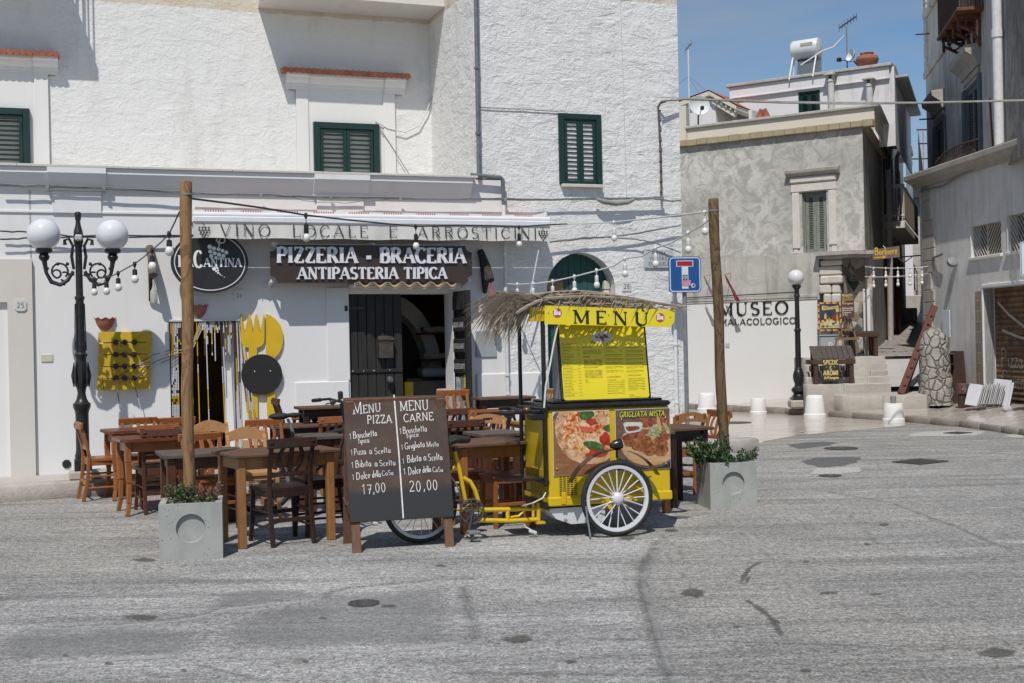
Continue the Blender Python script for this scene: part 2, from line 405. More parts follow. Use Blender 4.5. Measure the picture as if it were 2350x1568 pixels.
# ---------------------------------------------------------------- materials
class NT:
 def __init__(self,name):
  self.m=bpy.data.materials.new(name);self.m.use_nodes=True
  self.t=self.m.node_tree
  for n in list(self.t.nodes):self.t.nodes.remove(n)
  self.out=self.t.nodes.new('ShaderNodeOutputMaterial')
  self.b=self.t.nodes.new('ShaderNodeBsdfPrincipled')
  self.t.links.new(self.b.outputs[0],self.out.inputs[0])
 def _in(self,sock,v):
  if hasattr(v,'is_linked') or isinstance(v,bpy.types.NodeSocket):self.t.links.new(v,sock)
  elif isinstance(v,(tuple,list)) and sock.type=='RGBA' and len(v)==3:sock.default_value=(*v,1)
  else:sock.default_value=v
 def n(self,typ,**kw):
  nd=self.t.nodes.new(typ)
  for k,v in kw.items():setattr(nd,k,v)
  return nd
 def co(self,scale=(1,1,1),rot=(0,0,0),kind='Object',loc=(0,0,0),rnd=0.0):
  tc=self.n('ShaderNodeTexCoord');mp=self.n('ShaderNodeMapping')
  self.t.links.new(tc.outputs[kind],mp.inputs[0])
  mp.inputs['Scale'].default_value=scale;mp.inputs['Rotation'].default_value=rot;mp.inputs['Location'].default_value=loc
  if rnd:
   oi=self.n('ShaderNodeObjectInfo');mu=self.n('ShaderNodeMath',operation='MULTIPLY')
   self._in(mu.inputs[0],oi.outputs['Random']);mu.inputs[1].default_value=rnd
   self._in(mp.inputs['Location'],mu.outputs[0])
  return mp.outputs[0]
 def noise(self,vec,scale=5,detail=4,rough=.55,dist=0.0,out=0):
  nd=self.n('ShaderNodeTexNoise');self._in(nd.inputs['Vector'],vec)
  nd.inputs['Scale'].default_value=scale;nd.inputs['Detail'].default_value=detail
  nd.inputs['Roughness'].default_value=rough;nd.inputs['Distortion'].default_value=dist
  return nd.outputs[out]
 def vor(self,vec,scale=5,feature='F1',out='Distance',rnd=1.0):
  nd=self.n('ShaderNodeTexVoronoi',feature=feature);self._in(nd.inputs['Vector'],vec)
  nd.inputs['Scale'].default_value=scale;nd.inputs['Randomness'].default_value=rnd
  return nd.outputs[out]
 def wave(self,vec,scale=5,dist=4,detail=2,dscale=1.0,typ='BANDS',dirn='X',prof='SIN'):
  nd=self.n('ShaderNodeTexWave',wave_type=typ,wave_profile=prof)
  if typ=='BANDS':nd.bands_direction=dirn
  else:nd.rings_direction=dirn
  self._in(nd.inputs['Vector'],vec)
  nd.inputs['Scale'].default_value=scale;nd.inputs['Distortion'].default_value=dist
  nd.inputs['Detail'].default_value=detail;nd.inputs['Detail Scale'].default_value=dscale
  return nd.outputs['Fac']
 def math(self,op,a,b=0.0,c=0.0,clamp=False):
  nd=self.n('ShaderNodeMath',operation=op,use_clamp=clamp)
  for i,v in enumerate((a,b,c)):self._in(nd.inputs[i],v)
  return nd.outputs[0]
 def ramp(self,fac,stops):
  nd=self.n('ShaderNodeValToRGB');self._in(nd.inputs[0],fac)
  e=nd.color_ramp.elements
  while len(e)>1:e.remove(e[-1])
  for i,(p,c) in enumerate(stops):
   if i:el=e.new(p)
   else:el=e[0];el.position=p
   el.color=(c,c,c,1) if isinstance(c,(int,float)) else (*c,1)
  return nd.outputs[0]
 def mix(self,fac,a,b,mode='MIX'):
  nd=self.n('ShaderNodeMix',data_type='RGBA',blend_type=mode)
  self._in(nd.inputs[0],fac);self._in(nd.inputs[6],a);self._in(nd.inputs[7],b)
  return nd.outputs[2]
 def xyz(self,vec):
  nd=self.n('ShaderNodeSeparateXYZ');self._in(nd.inputs[0],vec); return nd.outputs
 def bump(self,h,strength=.3,dist=.01,prev=None):
  nd=self.n('ShaderNodeBump');self._in(nd.inputs['Height'],h)
  nd.inputs['Strength'].default_value=strength;nd.inputs['Distance'].default_value=dist
  if prev is not None:self._in(nd.inputs['Normal'],prev)
  self._in(self.b.inputs['Normal'],nd.outputs[0])
  return nd.outputs[0]
 def set(self,**kw):
  for k,v in kw.items():self._in(self.b.inputs[k.replace('_',' ')],v)
  return self
 def vary(self,col,amt=.25): # each copy a little lighter or darker
  oi=self.n('ShaderNodeObjectInfo')
  v=self.math('MULTIPLY_ADD',oi.outputs['Random'],amt,1-amt/2)
  hs=self.n('ShaderNodeHueSaturation');self._in(hs.inputs['Color'],col);self._in(hs.inputs['Value'],v)
  return hs.outputs[0]
def flat(name,c,rough=.5,c2=None,sc=8,bump=0,bsc=40,metal=0.0,spec=.5,stretch=(1,1,1),bd=.002):
 """one colour, worn a little by noise"""
 t=NT(name);v=t.co(stretch)
 if c2 is None:c2=tuple(min(1,x*.8) for x in c)
 f=t.noise(v,sc,5,.6)
 t.set(Base_Color=t.mix(t.ramp(f,[(.35,0.),(.7,1.)]),c,c2),Roughness=t.math('MULTIPLY_ADD',f,.2,rough-.1),Metallic=metal,Specular_IOR_Level=spec)
 if bump:t.bump(t.noise(v,bsc,4,.6),bump,bd)
 return t.m
def wood(name,c,c2,stretch=(12,12,1.2),rough=.5,vary=.3,bump=.15,sc=3.0,spec=.4):
 t=NT(name);v=t.co(stretch,rnd=7.0)
 g=t.noise(v,sc,6,.65,1.2)
 col=t.mix(t.ramp(g,[(.3,0.),(.72,1.)]),c,c2)
 wear=t.noise(t.co((1,1,1),rnd=3.0),9,4,.6)
 col=t.mix(t.math('MULTIPLY',t.ramp(wear,[(.5,0.),(.8,1.)]),.35),col,tuple(x*.45 for x in c))
 t.set(Base_Color=t.vary(col,vary),Roughness=t.math('MULTIPLY_ADD',g,.25,rough-.1),Specular_IOR_Level=spec)
 t.bump(g,bump,.002)
 return t.m
# ---------------------------------------------------------------- setting: materials
def m_asphalt():
 t=NT('asphalt');P=t.co();X,Y,Z=t.xyz(P)
 fine=t.noise(P,62,2,.7);mid2=t.noise(P,21,4,.75);grit=t.vor(P,46);pits=t.vor(P,19)
 big=t.noise(P,.42,6,.62,.5);mid=t.noise(t.co((.6,1.7,1)),1.25,7,.68,.3)
 streak=t.noise(t.co((.30,3.2,1),rot=(0,0,.05)),1.1,7,.68,.25);blot=t.noise(P,2.6,6,.7,.4)
 # the rougher, browner surface to the right of the long seam and in the far left corner
 xb=t.ramp(t.math('DIVIDE',t.math('SUBTRACT',Y,5.5),6.0),[(0.0,.44),(.2,.36),(.45,.33),(.75,.52),(.95,.78)])
 xb=t.math('MULTIPLY_ADD',xb,2.0,0.0)
 wob=t.math('MULTIPLY_ADD',t.noise(P,3.0,5,.65),.7,-.35)
 rgt=t.math('MULTIPLY_ADD',t.math('SUBTRACT',t.math('ADD',X,wob),xb),5.0,.5,True)
 lft=t.math('MULTIPLY_ADD',t.math('ADD',t.math('ADD',X,wob),2.3),-1.6,.5,True)
 far=t.math('MULTIPLY_ADD',t.math('SUBTRACT',t.math('ADD',Y,wob),8.6),1.5,.5,True)
 rough=t.math('MAXIMUM',rgt,t.math('MULTIPLY',lft,far))
 base=t.mix(rough,(.40,.396,.385),(.315,.302,.28))
 base=t.mix(t.ramp(big,[(.38,0.),(.62,.75)]),base,(.22,.217,.212))
 base=t.mix(t.ramp(mid,[(.52,0.),(.70,.55)]),base,(.50,.495,.48))
 base=t.mix(t.ramp(streak,[(.48,0.),(.66,.75)]),base,(.165,.163,.16))
 base=t.mix(t.ramp(blot,[(.54,0.),(.70,.6)]),base,(.165,.16,.15))
 g=t.math('MULTIPLY',t.math('MULTIPLY_ADD',t.ramp(fine,[(.34,0.),(.66,1.)]),1.0,.48),t.math('MULTIPLY_ADD',t.ramp(mid2,[(.36,0.),(.64,1.)]),.75,.60))
 base=t.mix(1.0,base,g,'MULTIPLY')
 dk=t.math('MULTIPLY',t.ramp(grit,[(.0,1.),(.22,0.)]),t.math('MULTIPLY_ADD',rough,.35,.25))
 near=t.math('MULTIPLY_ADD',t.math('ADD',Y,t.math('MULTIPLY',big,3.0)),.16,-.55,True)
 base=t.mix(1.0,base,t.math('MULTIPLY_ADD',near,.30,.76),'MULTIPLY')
 base=t.mix(dk,base,(.07,.068,.065))
 pp=t.math('MULTIPLY',t.ramp(pits,[(.0,1.),(.12,0.)]),t.ramp(t.noise(P,4,3,.6),[(.45,0.),(.65,.8)]))
 base=t.mix(pp,base,(.06,.058,.055))
 spots=t.ramp(t.noise(t.co((.8,1.9,1)),4.0,4,.6,.6),[(.665,0.),(.72,.7)])
 base=t.mix(spots,base,(.10,.097,.09))
 crack=t.ramp(t.vor(t.co((.6,1.3,1)),.55,'DISTANCE_TO_EDGE'),[(0.0,.6),(.006,0.)])
 base=t.mix(t.math('MULTIPLY',crack,t.ramp(mid,[(.45,0.),(.6,1.)])),base,(.08,.08,.08))
 t.set(Base_Color=base,Roughness=.93,Specular_IOR_Level=.25)
 t.bump(t.math('ADD',t.math('MULTIPLY',fine,.5),t.math('MULTIPLY',mid2,.9)),.8,.016)
 return t.m
def m_paving():
 t=NT('polished_paving');P=t.co(rot=(0,0,.55))
 br=t.n('ShaderNodeTexBrick');t._in(br.inputs['Vector'],P)
 br.inputs['Scale'].default_value=1.0;br.inputs['Brick Width'].default_value=.95;br.inputs['Row Height'].default_value=.46
 br.inputs['Mortar Size'].default_value=.008;br.inputs['Bias'].default_value=0.0
 br.inputs['Color1'].default_value=(.43,.385,.335,1);br.inputs['Color2'].default_value=(.50,.455,.41,1);br.inputs['Mortar'].default_value=(.2,.18,.16,1)
 s=t.noise(t.co((.6,3.5,1)),2.2,6,.65,.5)
 c=t.mix(t.ramp(s,[(.4,0.),(.75,.6)]),br.outputs[0],(.30,.255,.215))
 t.set(Base_Color=c,Roughness=t.math('MULTIPLY_ADD',s,.22,.07),Specular_IOR_Level=.5)
 t.bump(br.outputs['Fac'],-.3,.003)
 return t.m
def m_stone(name,c,c2,c3,rough=.85,sc=3.0,bump=.5):
 t=NT(name);P=t.co()
 a=t.noise(P,sc,6,.65,.4);b=t.noise(P,sc*12,4,.7)
 col=t.mix(t.ramp(a,[(.35,0.),(.7,1.)]),c,c2)
 col=t.mix(t.math('MULTIPLY',t.ramp(b,[(.55,0.),(.75,1.)]),.6),col,c3)
 t.set(Base_Color=col,Roughness=rough,Specular_IOR_Level=.3)
 t.bump(t.math('ADD',t.math('MULTIPLY',a,.6),t.math('MULTIPLY',b,.4)),bump,.02)
 return t.m
def m_plaster(name,c=(.715,.712,.71),dirt=(.5,.47,.42),amt=.35,bump=.18):
 """smooth whitewash, a little uneven, with faint run-down dirt"""
 t=NT(name);P=t.co()
 v=t.noise(t.co((2.2,2.2,.5)),1.5,6,.6,.3);u=t.noise(P,1.1,4,.55);f=t.noise(P,26,4,.6)
 col=t.mix(t.math('MULTIPLY',t.ramp(v,[(.56,0.),(.8,1.)]),amt),c,dirt)
 col=t.mix(t.math('MULTIPLY',t.ramp(u,[(.4,0.),(.7,1.)]),.25),col,tuple(x*.9 for x in c))
 chips=t.ramp(t.noise(P,7.0,5,.7),[(.71,0.),(.74,1.)])
 col=t.mix(t.math('MULTIPLY',chips,.35),col,(.52,.5,.46))
 t.set(Base_Color=col,Roughness=.85,Specular_IOR_Level=.25)
 t.bump(t.math('ADD',t.math('MULTIPLY',u,.9),t.math('MULTIPLY',f,.12)),bump,.03)
 return t.m
def m_stucco(name,c=(.715,.71,.70),cream=(.58,.51,.40),zc=6.22,k=1.0):
 """trowelled stucco: overlapping ledges whose lower lips catch a line of shade"""
 t=NT(name);P=t.co();X,Y,Z=t.xyz(P)
 n1=t.noise(t.co((1.0,1.0,2.2)),2.3,5,.6,.3);n2=t.noise(t.co((1,1,1.2)),7.5,4,.62,.4)
 h=t.math('ADD',t.math('MULTIPLY',Z,4.2),t.math('ADD',t.math('MULTIPLY',n1,4.4),t.math('MULTIPLY',n2,.9)))
 saw=t.math('FRACT',h)
 h2=t.math('ADD',t.math('MULTIPLY',Z,-1.6),t.math('ADD',t.math('MULTIPLY',X,3.2),t.math('MULTIPLY',n2,2.4)))
 saw2=t.math('FRACT',h2)
 brk=t.ramp(t.noise(P,3.6,4,.6),[(.36,.05),(.60,1.)])
 fine=t.noise(P,42,5,.7);lump=t.noise(t.co((1.4,1.4,.8)),14,4,.65)
 hh=t.math('ADD',t.math('MULTIPLY',t.math('MULTIPLY',t.ramp(saw,[(0.,1.),(.10,.0),(1.,1.)]),brk),1.0),
    t.math('ADD',t.math('MULTIPLY',lump,.75),t.math('MULTIPLY',fine,.22)))
 hh=t.math('ADD',hh,t.math('MULTIPLY',t.math('MULTIPLY',t.ramp(saw2,[(0.,1.),(.12,0.),(1.,1.)]),t.math('SUBTRACT',1.0,brk)),.35))
 zz=t.math('ADD',Z,t.math('MULTIPLY',n2,.10))
 up=t.math('MULTIPLY_ADD',t.math('SUBTRACT',zz,zc+.05),60,.5,True)
 crm=t.mix(t.ramp(t.noise(P,5,5,.65),[(.35,0.),(.7,1.)]),cream,(.64,.60,.52))
 col=t.mix(up,c,crm)
 dirt=t.ramp(t.noise(t.co((3,3,.6)),1.3,5,.6),[(.55,0.),(.8,.42)])
 col=t.mix(dirt,col,(.47,.445,.41))
 t.set(Base_Color=col,Roughness=.9,Specular_IOR_Level=.2)
 t.bump(hh,.8*k,.026)
 return t.m
M_ASPH=m_asphalt();M_PAVE=m_paving()
M_KERB=m_stone('kerb_stone',(.36,.325,.285),(.46,.43,.39),(.2,.18,.16),.9,3.5,.9)
M_KERBD=m_stone('dark_kerb_stone',(.20,.175,.15),(.29,.26,.225),(.09,.08,.07),.85,4,.9)
M_FLAG=m_stone('flagstone',(.39,.36,.33),(.47,.44,.41),(.25,.23,.2),.6,1.6,.25)
M_STEP=m_stone('step_stone',(.34,.31,.28),(.46,.43,.39),(.2,.18,.16),.8,2.5,.6)
M_CONCP=m_stone('pale_concrete_floor',(.33,.325,.315),(.40,.39,.38),(.24,.23,.22),.8,1.5,.25)
# ---------------------------------------------------------------- ground
g=MB();S=300
g.quad((-S,-60,0),(S,-60,0),(S,500,0),(-S,500,0))
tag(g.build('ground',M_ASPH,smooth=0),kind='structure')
def sheet(name,mt,pts,z=None,kind='structure'):
 m=MB();m.add([(p[0],p[1],p[2] if z is None else z) for p in pts],[tuple(range(len(pts)))])
 return tag(m.build(name,mt,smooth=0,fix=False),kind=kind)
_c=FA.w(9.42,.32,0)
sheet('stone_paving',M_PAVE,[gnd(1752,1014),gnd(1830,1000),gnd(1905,993),gnd(1985,987),gnd(2060,979),gnd(2110,973),gnd(2079,966),gnd(1900,953.5),
 gnd(1679,941),gnd(1560,934),FA.w(8.6,-16,0),FA.w(8.3,.1,0),FA.w(9.2,.3,0)],.004)
# pavement and kerb along the pizzeria
pv=MB();n0=34
s_a,s_b=-6.0,9.42
def kerb_off(s): return 1.06+(s-.3)*(.30-1.06)/(9.42-.3)
pv.add([FA.w(s_a,kerb_off(s_a)-.24,.172),FA.w(s_b,.2,.172),FA.w(s_b,-4.0,.172),FA.w(s_a,-.3,.172)],[(0,1,2,3)])
tag(pv.build('pavement',M_FLAG,smooth=0),kind='structure')
def kerb(name,pts,wd,z0,mt,seed,step=.75,jz=.008,parent=None):
 """a row of kerb stones along pts = (x, y, top) ; wd is how far they reach back"""
 rnd=random.Random(seed);m=MB()
 for (a,b) in zip(pts[:-1],pts[1:]):
  A=Vector(a);B=Vector(b);l=(B-A).length;n=max(1,round(l/step))
  cut=[0]+sorted((i+rnd.uniform(-.22,.22))/n for i in range(1,n))+[1]
  for u,v in zip(cut[:-1],cut[1:]):
   p=A.lerp(B,u);q=A.lerp(B,v);t=(q-p);t.z=0;t.normalize();nn=Vector((-t.y,t.x,0))
   zt=(p.z+q.z)/2+rnd.uniform(-jz,jz);ln=(q-p).length-.012
   mid=(p+q)/2+nn*(wd/2+rnd.uniform(-.008,.008))
   mm=Matrix((t,nn,Vector((0,0,1)))).transposed()
   m.obox((mid.x,mid.y,(zt+z0)/2),ln/2,wd/2,(zt-z0)/2,mm,.022)
 return tag(m.build(name,mt,smooth=50),kind='structure')
kp=[FA.w(s,kerb_off(s),.178) for s in (s_a,-2,.95,4.2,7.0,9.42)]
kerb('kerb',kp,.24,-.05,M_KERB,3,1.25)
kerb('kerb_return',[FA.w(9.42,.3,.178),FA.w(9.5,.12,.17),FA.w(9.5,-1.3,.12)],.24,-.05,M_KERB,5,.8)
# the pavement across the street, from the museum to the building on the right
K2=[(gnd(1560,938),.13),(gnd(1679,945.6),.13),(gnd(1800,951),.13),(gnd(1900,957),.12),(gnd(2077,969.6),.12),(gnd(2200,980),.11),(gnd(2336,998.6),.10),(Vector((8.0,17.0,0)),.10),(Vector((8.3,12.0,0)),.10)]
kerb('kerb_across',[(p.x,p.y,z) for p,z in K2],.17,-.05,M_KERBD,8,.62,.006)
back=[MU.w(-1.9,-.2,.05),MU.w(0,-.05,.15),MU.w(.7,-.05,.23),MU.w(1.4,-.05,.315),Vector((7.0,27.2,.20)),Vector((8.75,26.9,.17)),Vector((9.05,22.2,.30)),Vector((9.2,17,.4)),Vector((9.3,12,.4))]
rows=[[],[],[]]
for (p,z),b in zip(K2,back):
 d=(Vector((b.x,b.y,0))-Vector((p.x,p.y,0))).normalized()
 a=Vector((p.x,p.y,z-.006))+d*.15
 rows[0].append(a);rows[1].append(a.lerp(b,.5)+Vector((0,0,.01)));rows[2].append(b)
m=MB();m.grid(rows);tag(m.build('pavement_across',M_PAVE,smooth=0),kind='structure')
# raised platform at the foot of the alley
m=MB()
pf=[(at(1870,900,25.9).x,25.9,.50),(at(1936,911,24.3).x,24.3,.41),(at(2128,908,24.2).x,24.2,.41),(8.25,24.7,.45),(8.4,25.4,.62),(at(1870,900,25.9).x,26.2,.55)]
m.add(pf,[tuple(range(6))])
lo=[(x,y,0.0) for x,y,z in pf]
m.add(pf+lo,[(i,i+6,(i+1)%6+6,(i+1)%6) for i in range(6)])
tag(m.build('alley_platform',M_CONCP,smooth=0),kind='structure')
kerb('platform_kerb',[(pf[0][0]-.02,25.88,.505),(pf[1][0]-.02,24.27,.415),(pf[2][0],24.17,.415)],.14,-.05,M_KERB,4,.8)
# alley steps
m=MB();zt=[.63,.76,.873,1.004,1.136];rnd=random.Random(5)
for i in range(5):
 y0=24.72+.30*i;y1=y0+.32 if i<4 else y0+.5
 xa=at(1852,880,y0).x;xb=at(2046-i*3,880,y0).x;x=xa
 while x<xb-.05:
  x2=min(xb,x+rnd.uniform(.45,.9));x2=xb if xb-x2<.25 else x2
  m.box(x+.004,x2-.004,y0+rnd.uniform(-.012,.012),y1+.05,-.02,zt[i]+rnd.uniform(-.008,.008),.02);x=x2
m.box(at(1852,880,26.0).x,7.9,26.2,27.6,-.02,1.13)
tag(m.build('alley_steps',M_STEP,smooth=45),kind='structure')
# smooth cement slope beside the steps, then the climbing lane
m=MB();xr_=at(2044,880,24.7).x
m.add([(xr_,24.75,.56),(8.5,24.75,.56),(8.9,26.3,1.13),(xr_+.25,26.3,1.13)],[(0,1,2,3)])
m.add([(xr_,24.75,.0),(xr_,24.75,.56),(xr_+.25,26.3,1.13),(xr_+.25,26.3,.0)],[(0,1,2,3)])
tag(m.build('alley_ramp',M_CONCP,smooth=0),kind='structure')
m=MB();rows=[]
for i in range(28):
 yy=26.1+i*1.6;zz=1.13+.058*(yy-26.1)+(.0006*(yy-26.1)**2)
 rows.append([Vector((7.39+.3786*(yy-26.3)-.4,yy,zz)),Vector((10.5+.42*(yy-26.1),yy,zz))])
m.grid(rows)
def m_lane():
 t=NT('lane_paving');P=t.co((1,1,1))
 br=t.n('ShaderNodeTexBrick');t._in(br.inputs['Vector'],P)
 for k,v in (('Scale',1.0),('Brick Width',.8),('Row Height',.34),('Mortar Size',.02)):br.inputs[k].default_value=v
 br.inputs['Color1'].default_value=(.36,.33,.30,1);br.inputs['Color2'].default_value=(.28,.26,.24,1);br.inputs['Mortar'].default_value=(.09,.085,.08,1)
 t.set(Base_Color=t.mix(t.ramp(t.noise(P,3,5,.6),[(.4,0.),(.7,.6)]),br.outputs[0],(.2,.185,.17)),Roughness=.7)
 t.bump(br.outputs['Fac'],-.6,.01)
 return t.m
tag(m.build('alley_lane',m_lane(),smooth=0),kind='structure')
# ---------------------------------------------------------------- marks on the road: seams, repairs, damp spots
def m_decal(name,c,c2,noise=3.0,soft=(.35,.55),rough=.9,amt=1.0,fs=60):
 t=NT(name);P=t.co()
 at_=t.n('ShaderNodeAttribute',attribute_name='mid')
 f=t.math('ADD',t.math('MULTIPLY',at_.outputs['Fac'],.62),t.math('MULTIPLY_ADD',t.noise(P,noise,6,.7),1.3,-.36))
 al=t.math('MULTIPLY',t.ramp(f,[(soft[0]+.2,0.),(soft[1]+.2,1.)]),amt)
 al=t.math('MULTIPLY',al,t.ramp(t.noise(P,fs,3,.7),[(.30,.35),(.62,1.)]))
 t.set(Base_Color=t.mix(t.ramp(t.noise(P,fs*.8,3,.7),[(.35,0.),(.65,1.)]),c,c2),Roughness=rough,Alpha=al,Specular_IOR_Level=.3)
 t.bump(t.noise(P,fs,3,.7),.6,.01)
 return t.m
def attr(o,vals):
 a=o.data.attributes.new('mid','FLOAT','POINT')
 a.data.foreach_set('value',vals)
def decal_line(name,pts,wd,mt,z=.004):
 P=[Vector((p.x,p.y,0)) for p in pts];Q=[]
 for a,b in zip(P[:-1],P[1:]):
  n=max(2,int((b-a).length/.12))
  Q+=[a.lerp(b,i/n) for i in range(n)]
 Q.append(P[-1]);m=MB();rows=[]
 for i,q in enumerate(Q):
  t=_mitre(Q,i);nn=Vector((-t.y,t.x,0))
  rows.append([q+nn*wd+Vector((0,0,z)),q+Vector((0,0,z)),q-nn*wd+Vector((0,0,z))])
 m.grid(rows);o=m.build(name,mt,smooth=0,fix=False)
 n=len(Q);attr(o,[(0.,1.,0.)[k%3]*(0.0 if k//3 in (0,n-1) else 1.0) for k in range(3*n)])
 return tag(o,kind='structure')
def decal_blob(name,pts,mt,z=.005,hard=.3):
 c=sum((Vector((p.x,p.y,0)) for p in pts),Vector())/len(pts);n=len(pts);m=MB()
 vs=[(p.x,p.y,z) for p in pts]+[tuple(Vector((p.x,p.y,0)).lerp(c,hard)+Vector((0,0,z))) for p in pts]+[(c.x,c.y,z)]
 m.add(vs,[(i,(i+1)%n,(i+1)%n+n,i+n) for i in range(n)]+[(i+n,(i+1)%n+n,2*n) for i in range(n)])
 o=m.build(name,mt,smooth=0,fix=False);attr(o,[0.]*n+[1.]*(n+1))
 return tag(o,kind='structure')
M_SEAM=m_decal('dark_seam',(.10,.10,.10),(.2,.2,.195),4.0,(.36,.80),.9,.5)
M_SEAML=m_decal('pale_seam',(.54,.535,.52),(.42,.415,.40),4.0,(.36,.75),.9,.7)
M_PATCH=m_decal('dark_repair',(.10,.10,.103),(.17,.17,.17),4.0,(.25,.5),.9,.95)
M_CEM=m_decal('cement_repair',(.60,.585,.55),(.47,.46,.43),4.0,(.25,.5),.9,.95)
M_DAMP=m_decal('damp_spot',(.07,.066,.058),(.13,.125,.11),6.0,(.3,.62),.6,.8)
M_WORN=m_decal('worn_tarmac',(.20,.2,.203),(.31,.31,.31),2.2,(.2,.95),.9,.6)
G=gnd
for pts,wd,mt in (
 ([G(1515,1235),G(1478,1290),G(1467,1330),G(1478,1380),G(1494,1430),G(1510,1490),G(1535,1566),G(1560,1640)],.09,M_SEAM),
 ([G(1530,1240),G(1490,1290),G(1480,1330),G(1490,1380),G(1506,1430),G(1524,1490),G(1550,1566),G(1575,1640)],.10,M_SEAML),
 ([G(0,1447),G(120,1440),G(260,1434),G(380,1424),G(470,1410),G(520,1388),G(560,1372)],.06,M_SEAM),
 ([G(0,1452),G(180,1442),G(330,1434),G(450,1420),G(530,1399),G(640,1386),G(745,1378)],.10,M_SEAML),
 ([G(745,1380),G(752,1362),G(800,1350),G(900,1340),G(1000,1332),G(1080,1328),G(1105,1330)],.10,M_SEAM),
 ([G(1060,1340),G(1070,1375),G(1074,1400),G(1085,1440),G(1090,1480)],.10,M_SEAM),
 ([G(500,1497),G(560,1514),G(650,1508),G(760,1495),G(860,1500),G(960,1490),G(1050,1478),G(1090,1470)],.08,M_SEAML),
 ([G(0,1530),G(130,1524),G(250,1517),G(420,1505)],.08,M_SEAML),
 ([G(2045,1155),G(2120,1183),G(2200,1212),G(2280,1248),G(2352,1270)],.06,M_SEAM),
 ([G(1890,1128),G(1960,1140),G(2045,1155)],.09,M_SEAM),
 ([G(1660,1000),G(1780,1030),G(1900,1014),G(2050,1012),G(2220,1036),G(2352,1044)],.10,M_SEAML),
 ([G(1895,1100),G(1990,1096),G(2100,1097),G(2352,1104)],.06,M_SEAM),
 ([G(1300,1466),G(1560,1470),G(1900,1480),G(2350,1492)],.05,M_SEAM),
 ([G(1000,1545),G(1400,1548),G(1800,1556)],.07,M_SEAM),
 ([G(1700,1345),G(1706,1325),G(1720,1305),G(1745,1288)],.035,M_DAMP),
 ([G(1712,1345),G(1718,1320)],.035,M_DAMP),
 ([G(1700,1372),G(1740,1395),G(1775,1425),G(1800,1470)],.04,M_DAMP)):
 decal_line('road_seam',pts,wd,mt)
def poly(*p): return [G(x,y) for x,y in p]
def ell(x,y,a,b,n=14,seed=0):
 r=random.Random(seed+int(x)); return [G(x+a*math.cos(2*math.pi*i/n)*r.uniform(.8,1.15),y-b*math.sin(2*math.pi*i/n)*r.uniform(.8,1.15)) for i in range(n)]
decal_blob('road_repair',poly((1830,1058),(1870,1050),(1960,1047),(1985,1050),(1975,1062),(1940,1072),(1880,1075),(1845,1068)),M_PATCH)
decal_blob('road_repair',poly((1860,1076),(1990,1072),(1985,1085),(1900,1093),(1850,1090)),M_CEM,.006)
decal_blob('road_repair',poly((1795,1022),(1840,1016),(1900,1013),(1930,1016),(1900,1025),(1830,1032)),M_PATCH)
decal_blob('road_repair',poly((2060,1000),(2110,991),(2200,988),(2270,991),(2260,1000),(2180,1003),(2080,1003)),M_CEM)
decal_blob('road_repair',poly((2300,1000),(2352,993),(2352,1006),(2320,1006)),M_CEM)
decal_blob('road_repair',poly((500,1360),(580,1350),(720,1352),(740,1372),(640,1385),(510,1400),(470,1395)),M_WORN)
decal_blob('road_repair',poly((760,1360),(1050,1340),(1062,1420),(1080,1480),(760,1495),(620,1505),(500,1490),(480,1430),(640,1390)),M_WORN)
decal_blob('road_repair',poly((40,1440),(300,1436),(480,1450),(470,1500),(200,1515),(0,1520),(-40,1480)),M_WORN)
for x,y,a,b in ((325,1418,55,8),(892,1393,26,5),(330,1286,32,6),(1190,1468,45,12),(1590,1362,42,12),(2290,1500,55,16),(1560,1188,36,5),(1540,1218,24,5),(1440,1235,26,9),(2030,1205,16,4),
    (150,1506,10,3),(250,1524,14,4),(420,1540,12,4),(1460,1228,12,3),(1010,1300,18,3),(1850,1290,12,3),(1905,1362,36,4),(2010,1365,24,3),(1990,1250,14,3),(740,1420,12,3),(1310,1520,22,4),(1690,1440,14,3),(1850,1540,18,5),(700,1520,14,4)):
 decal_blob('road_stain',ell(x,y,a,b),M_DAMP,.006,.5)
# ---------------------------------------------------------------- the pizzeria building
M_WHITE=m_plaster('whitewash');M_STUC=m_stucco('rough_stucco',k=.7);M_STUC2=m_stucco('trowelled_stucco',k=.45)
M_BEIGE=m_plaster('beige_paint',(.60,.575,.535),(.45,.42,.38),.2,.08)
M_TRIM=m_plaster('white_trim',(.71,.705,.695),(.45,.42,.36),.3,.08)
M_CAP=m_stone('cap_stone',(.52,.50,.46),(.6,.58,.54),(.35,.32,.28),.8,4,.15)
M_TILE=flat('roof_tile',(.42,.16,.09),.8,(.30,.10,.06),9,.4,60)
M_TILEP=flat('pale_roof_tile',(.52,.37,.22),.85,(.33,.24,.15),7,.5,40)
M_GREEN=wood('green_paint',(.008,.032,.027),(.012,.045,.038),(9,9,2),.42,.1,.2)
M_GREEND=wood('weathered_green_planks',(.016,.065,.06),(.03,.10,.09),(14,14,1.5),.6,.1,.3)
M_BLACK=flat('black_iron',(.012,.012,.013),.45,(.03,.03,.03),25,.2,60)
M_DARKIN=flat('dark_interior',(.05,.045,.04),.9)
M_PIPEG=flat('grey_pipe',(.16,.18,.20),.5,(.10,.11,.12),9)
M_PIPEW=flat('white_pipe',(.72,.72,.72),.5,(.6,.6,.6),9)
M_BLKW=wood('black_planks',(.012,.012,.013),(.032,.030,.028),(14,14,.8),.62,.1,.35)
PB=thing('pizzeria_building','white stuccoed corner building with green shutters and the pizzeria on its ground floor','building',FA.o,FA.a)
def fh(x,y,off=0.0): return FA.hit(x,y,off)
REC=1.95
ROOF=9.2
d0=fh(800,675);d1=fh(1037,677);c0=fh(388,738);c1=fh(550,738);WD=fh(17,694)
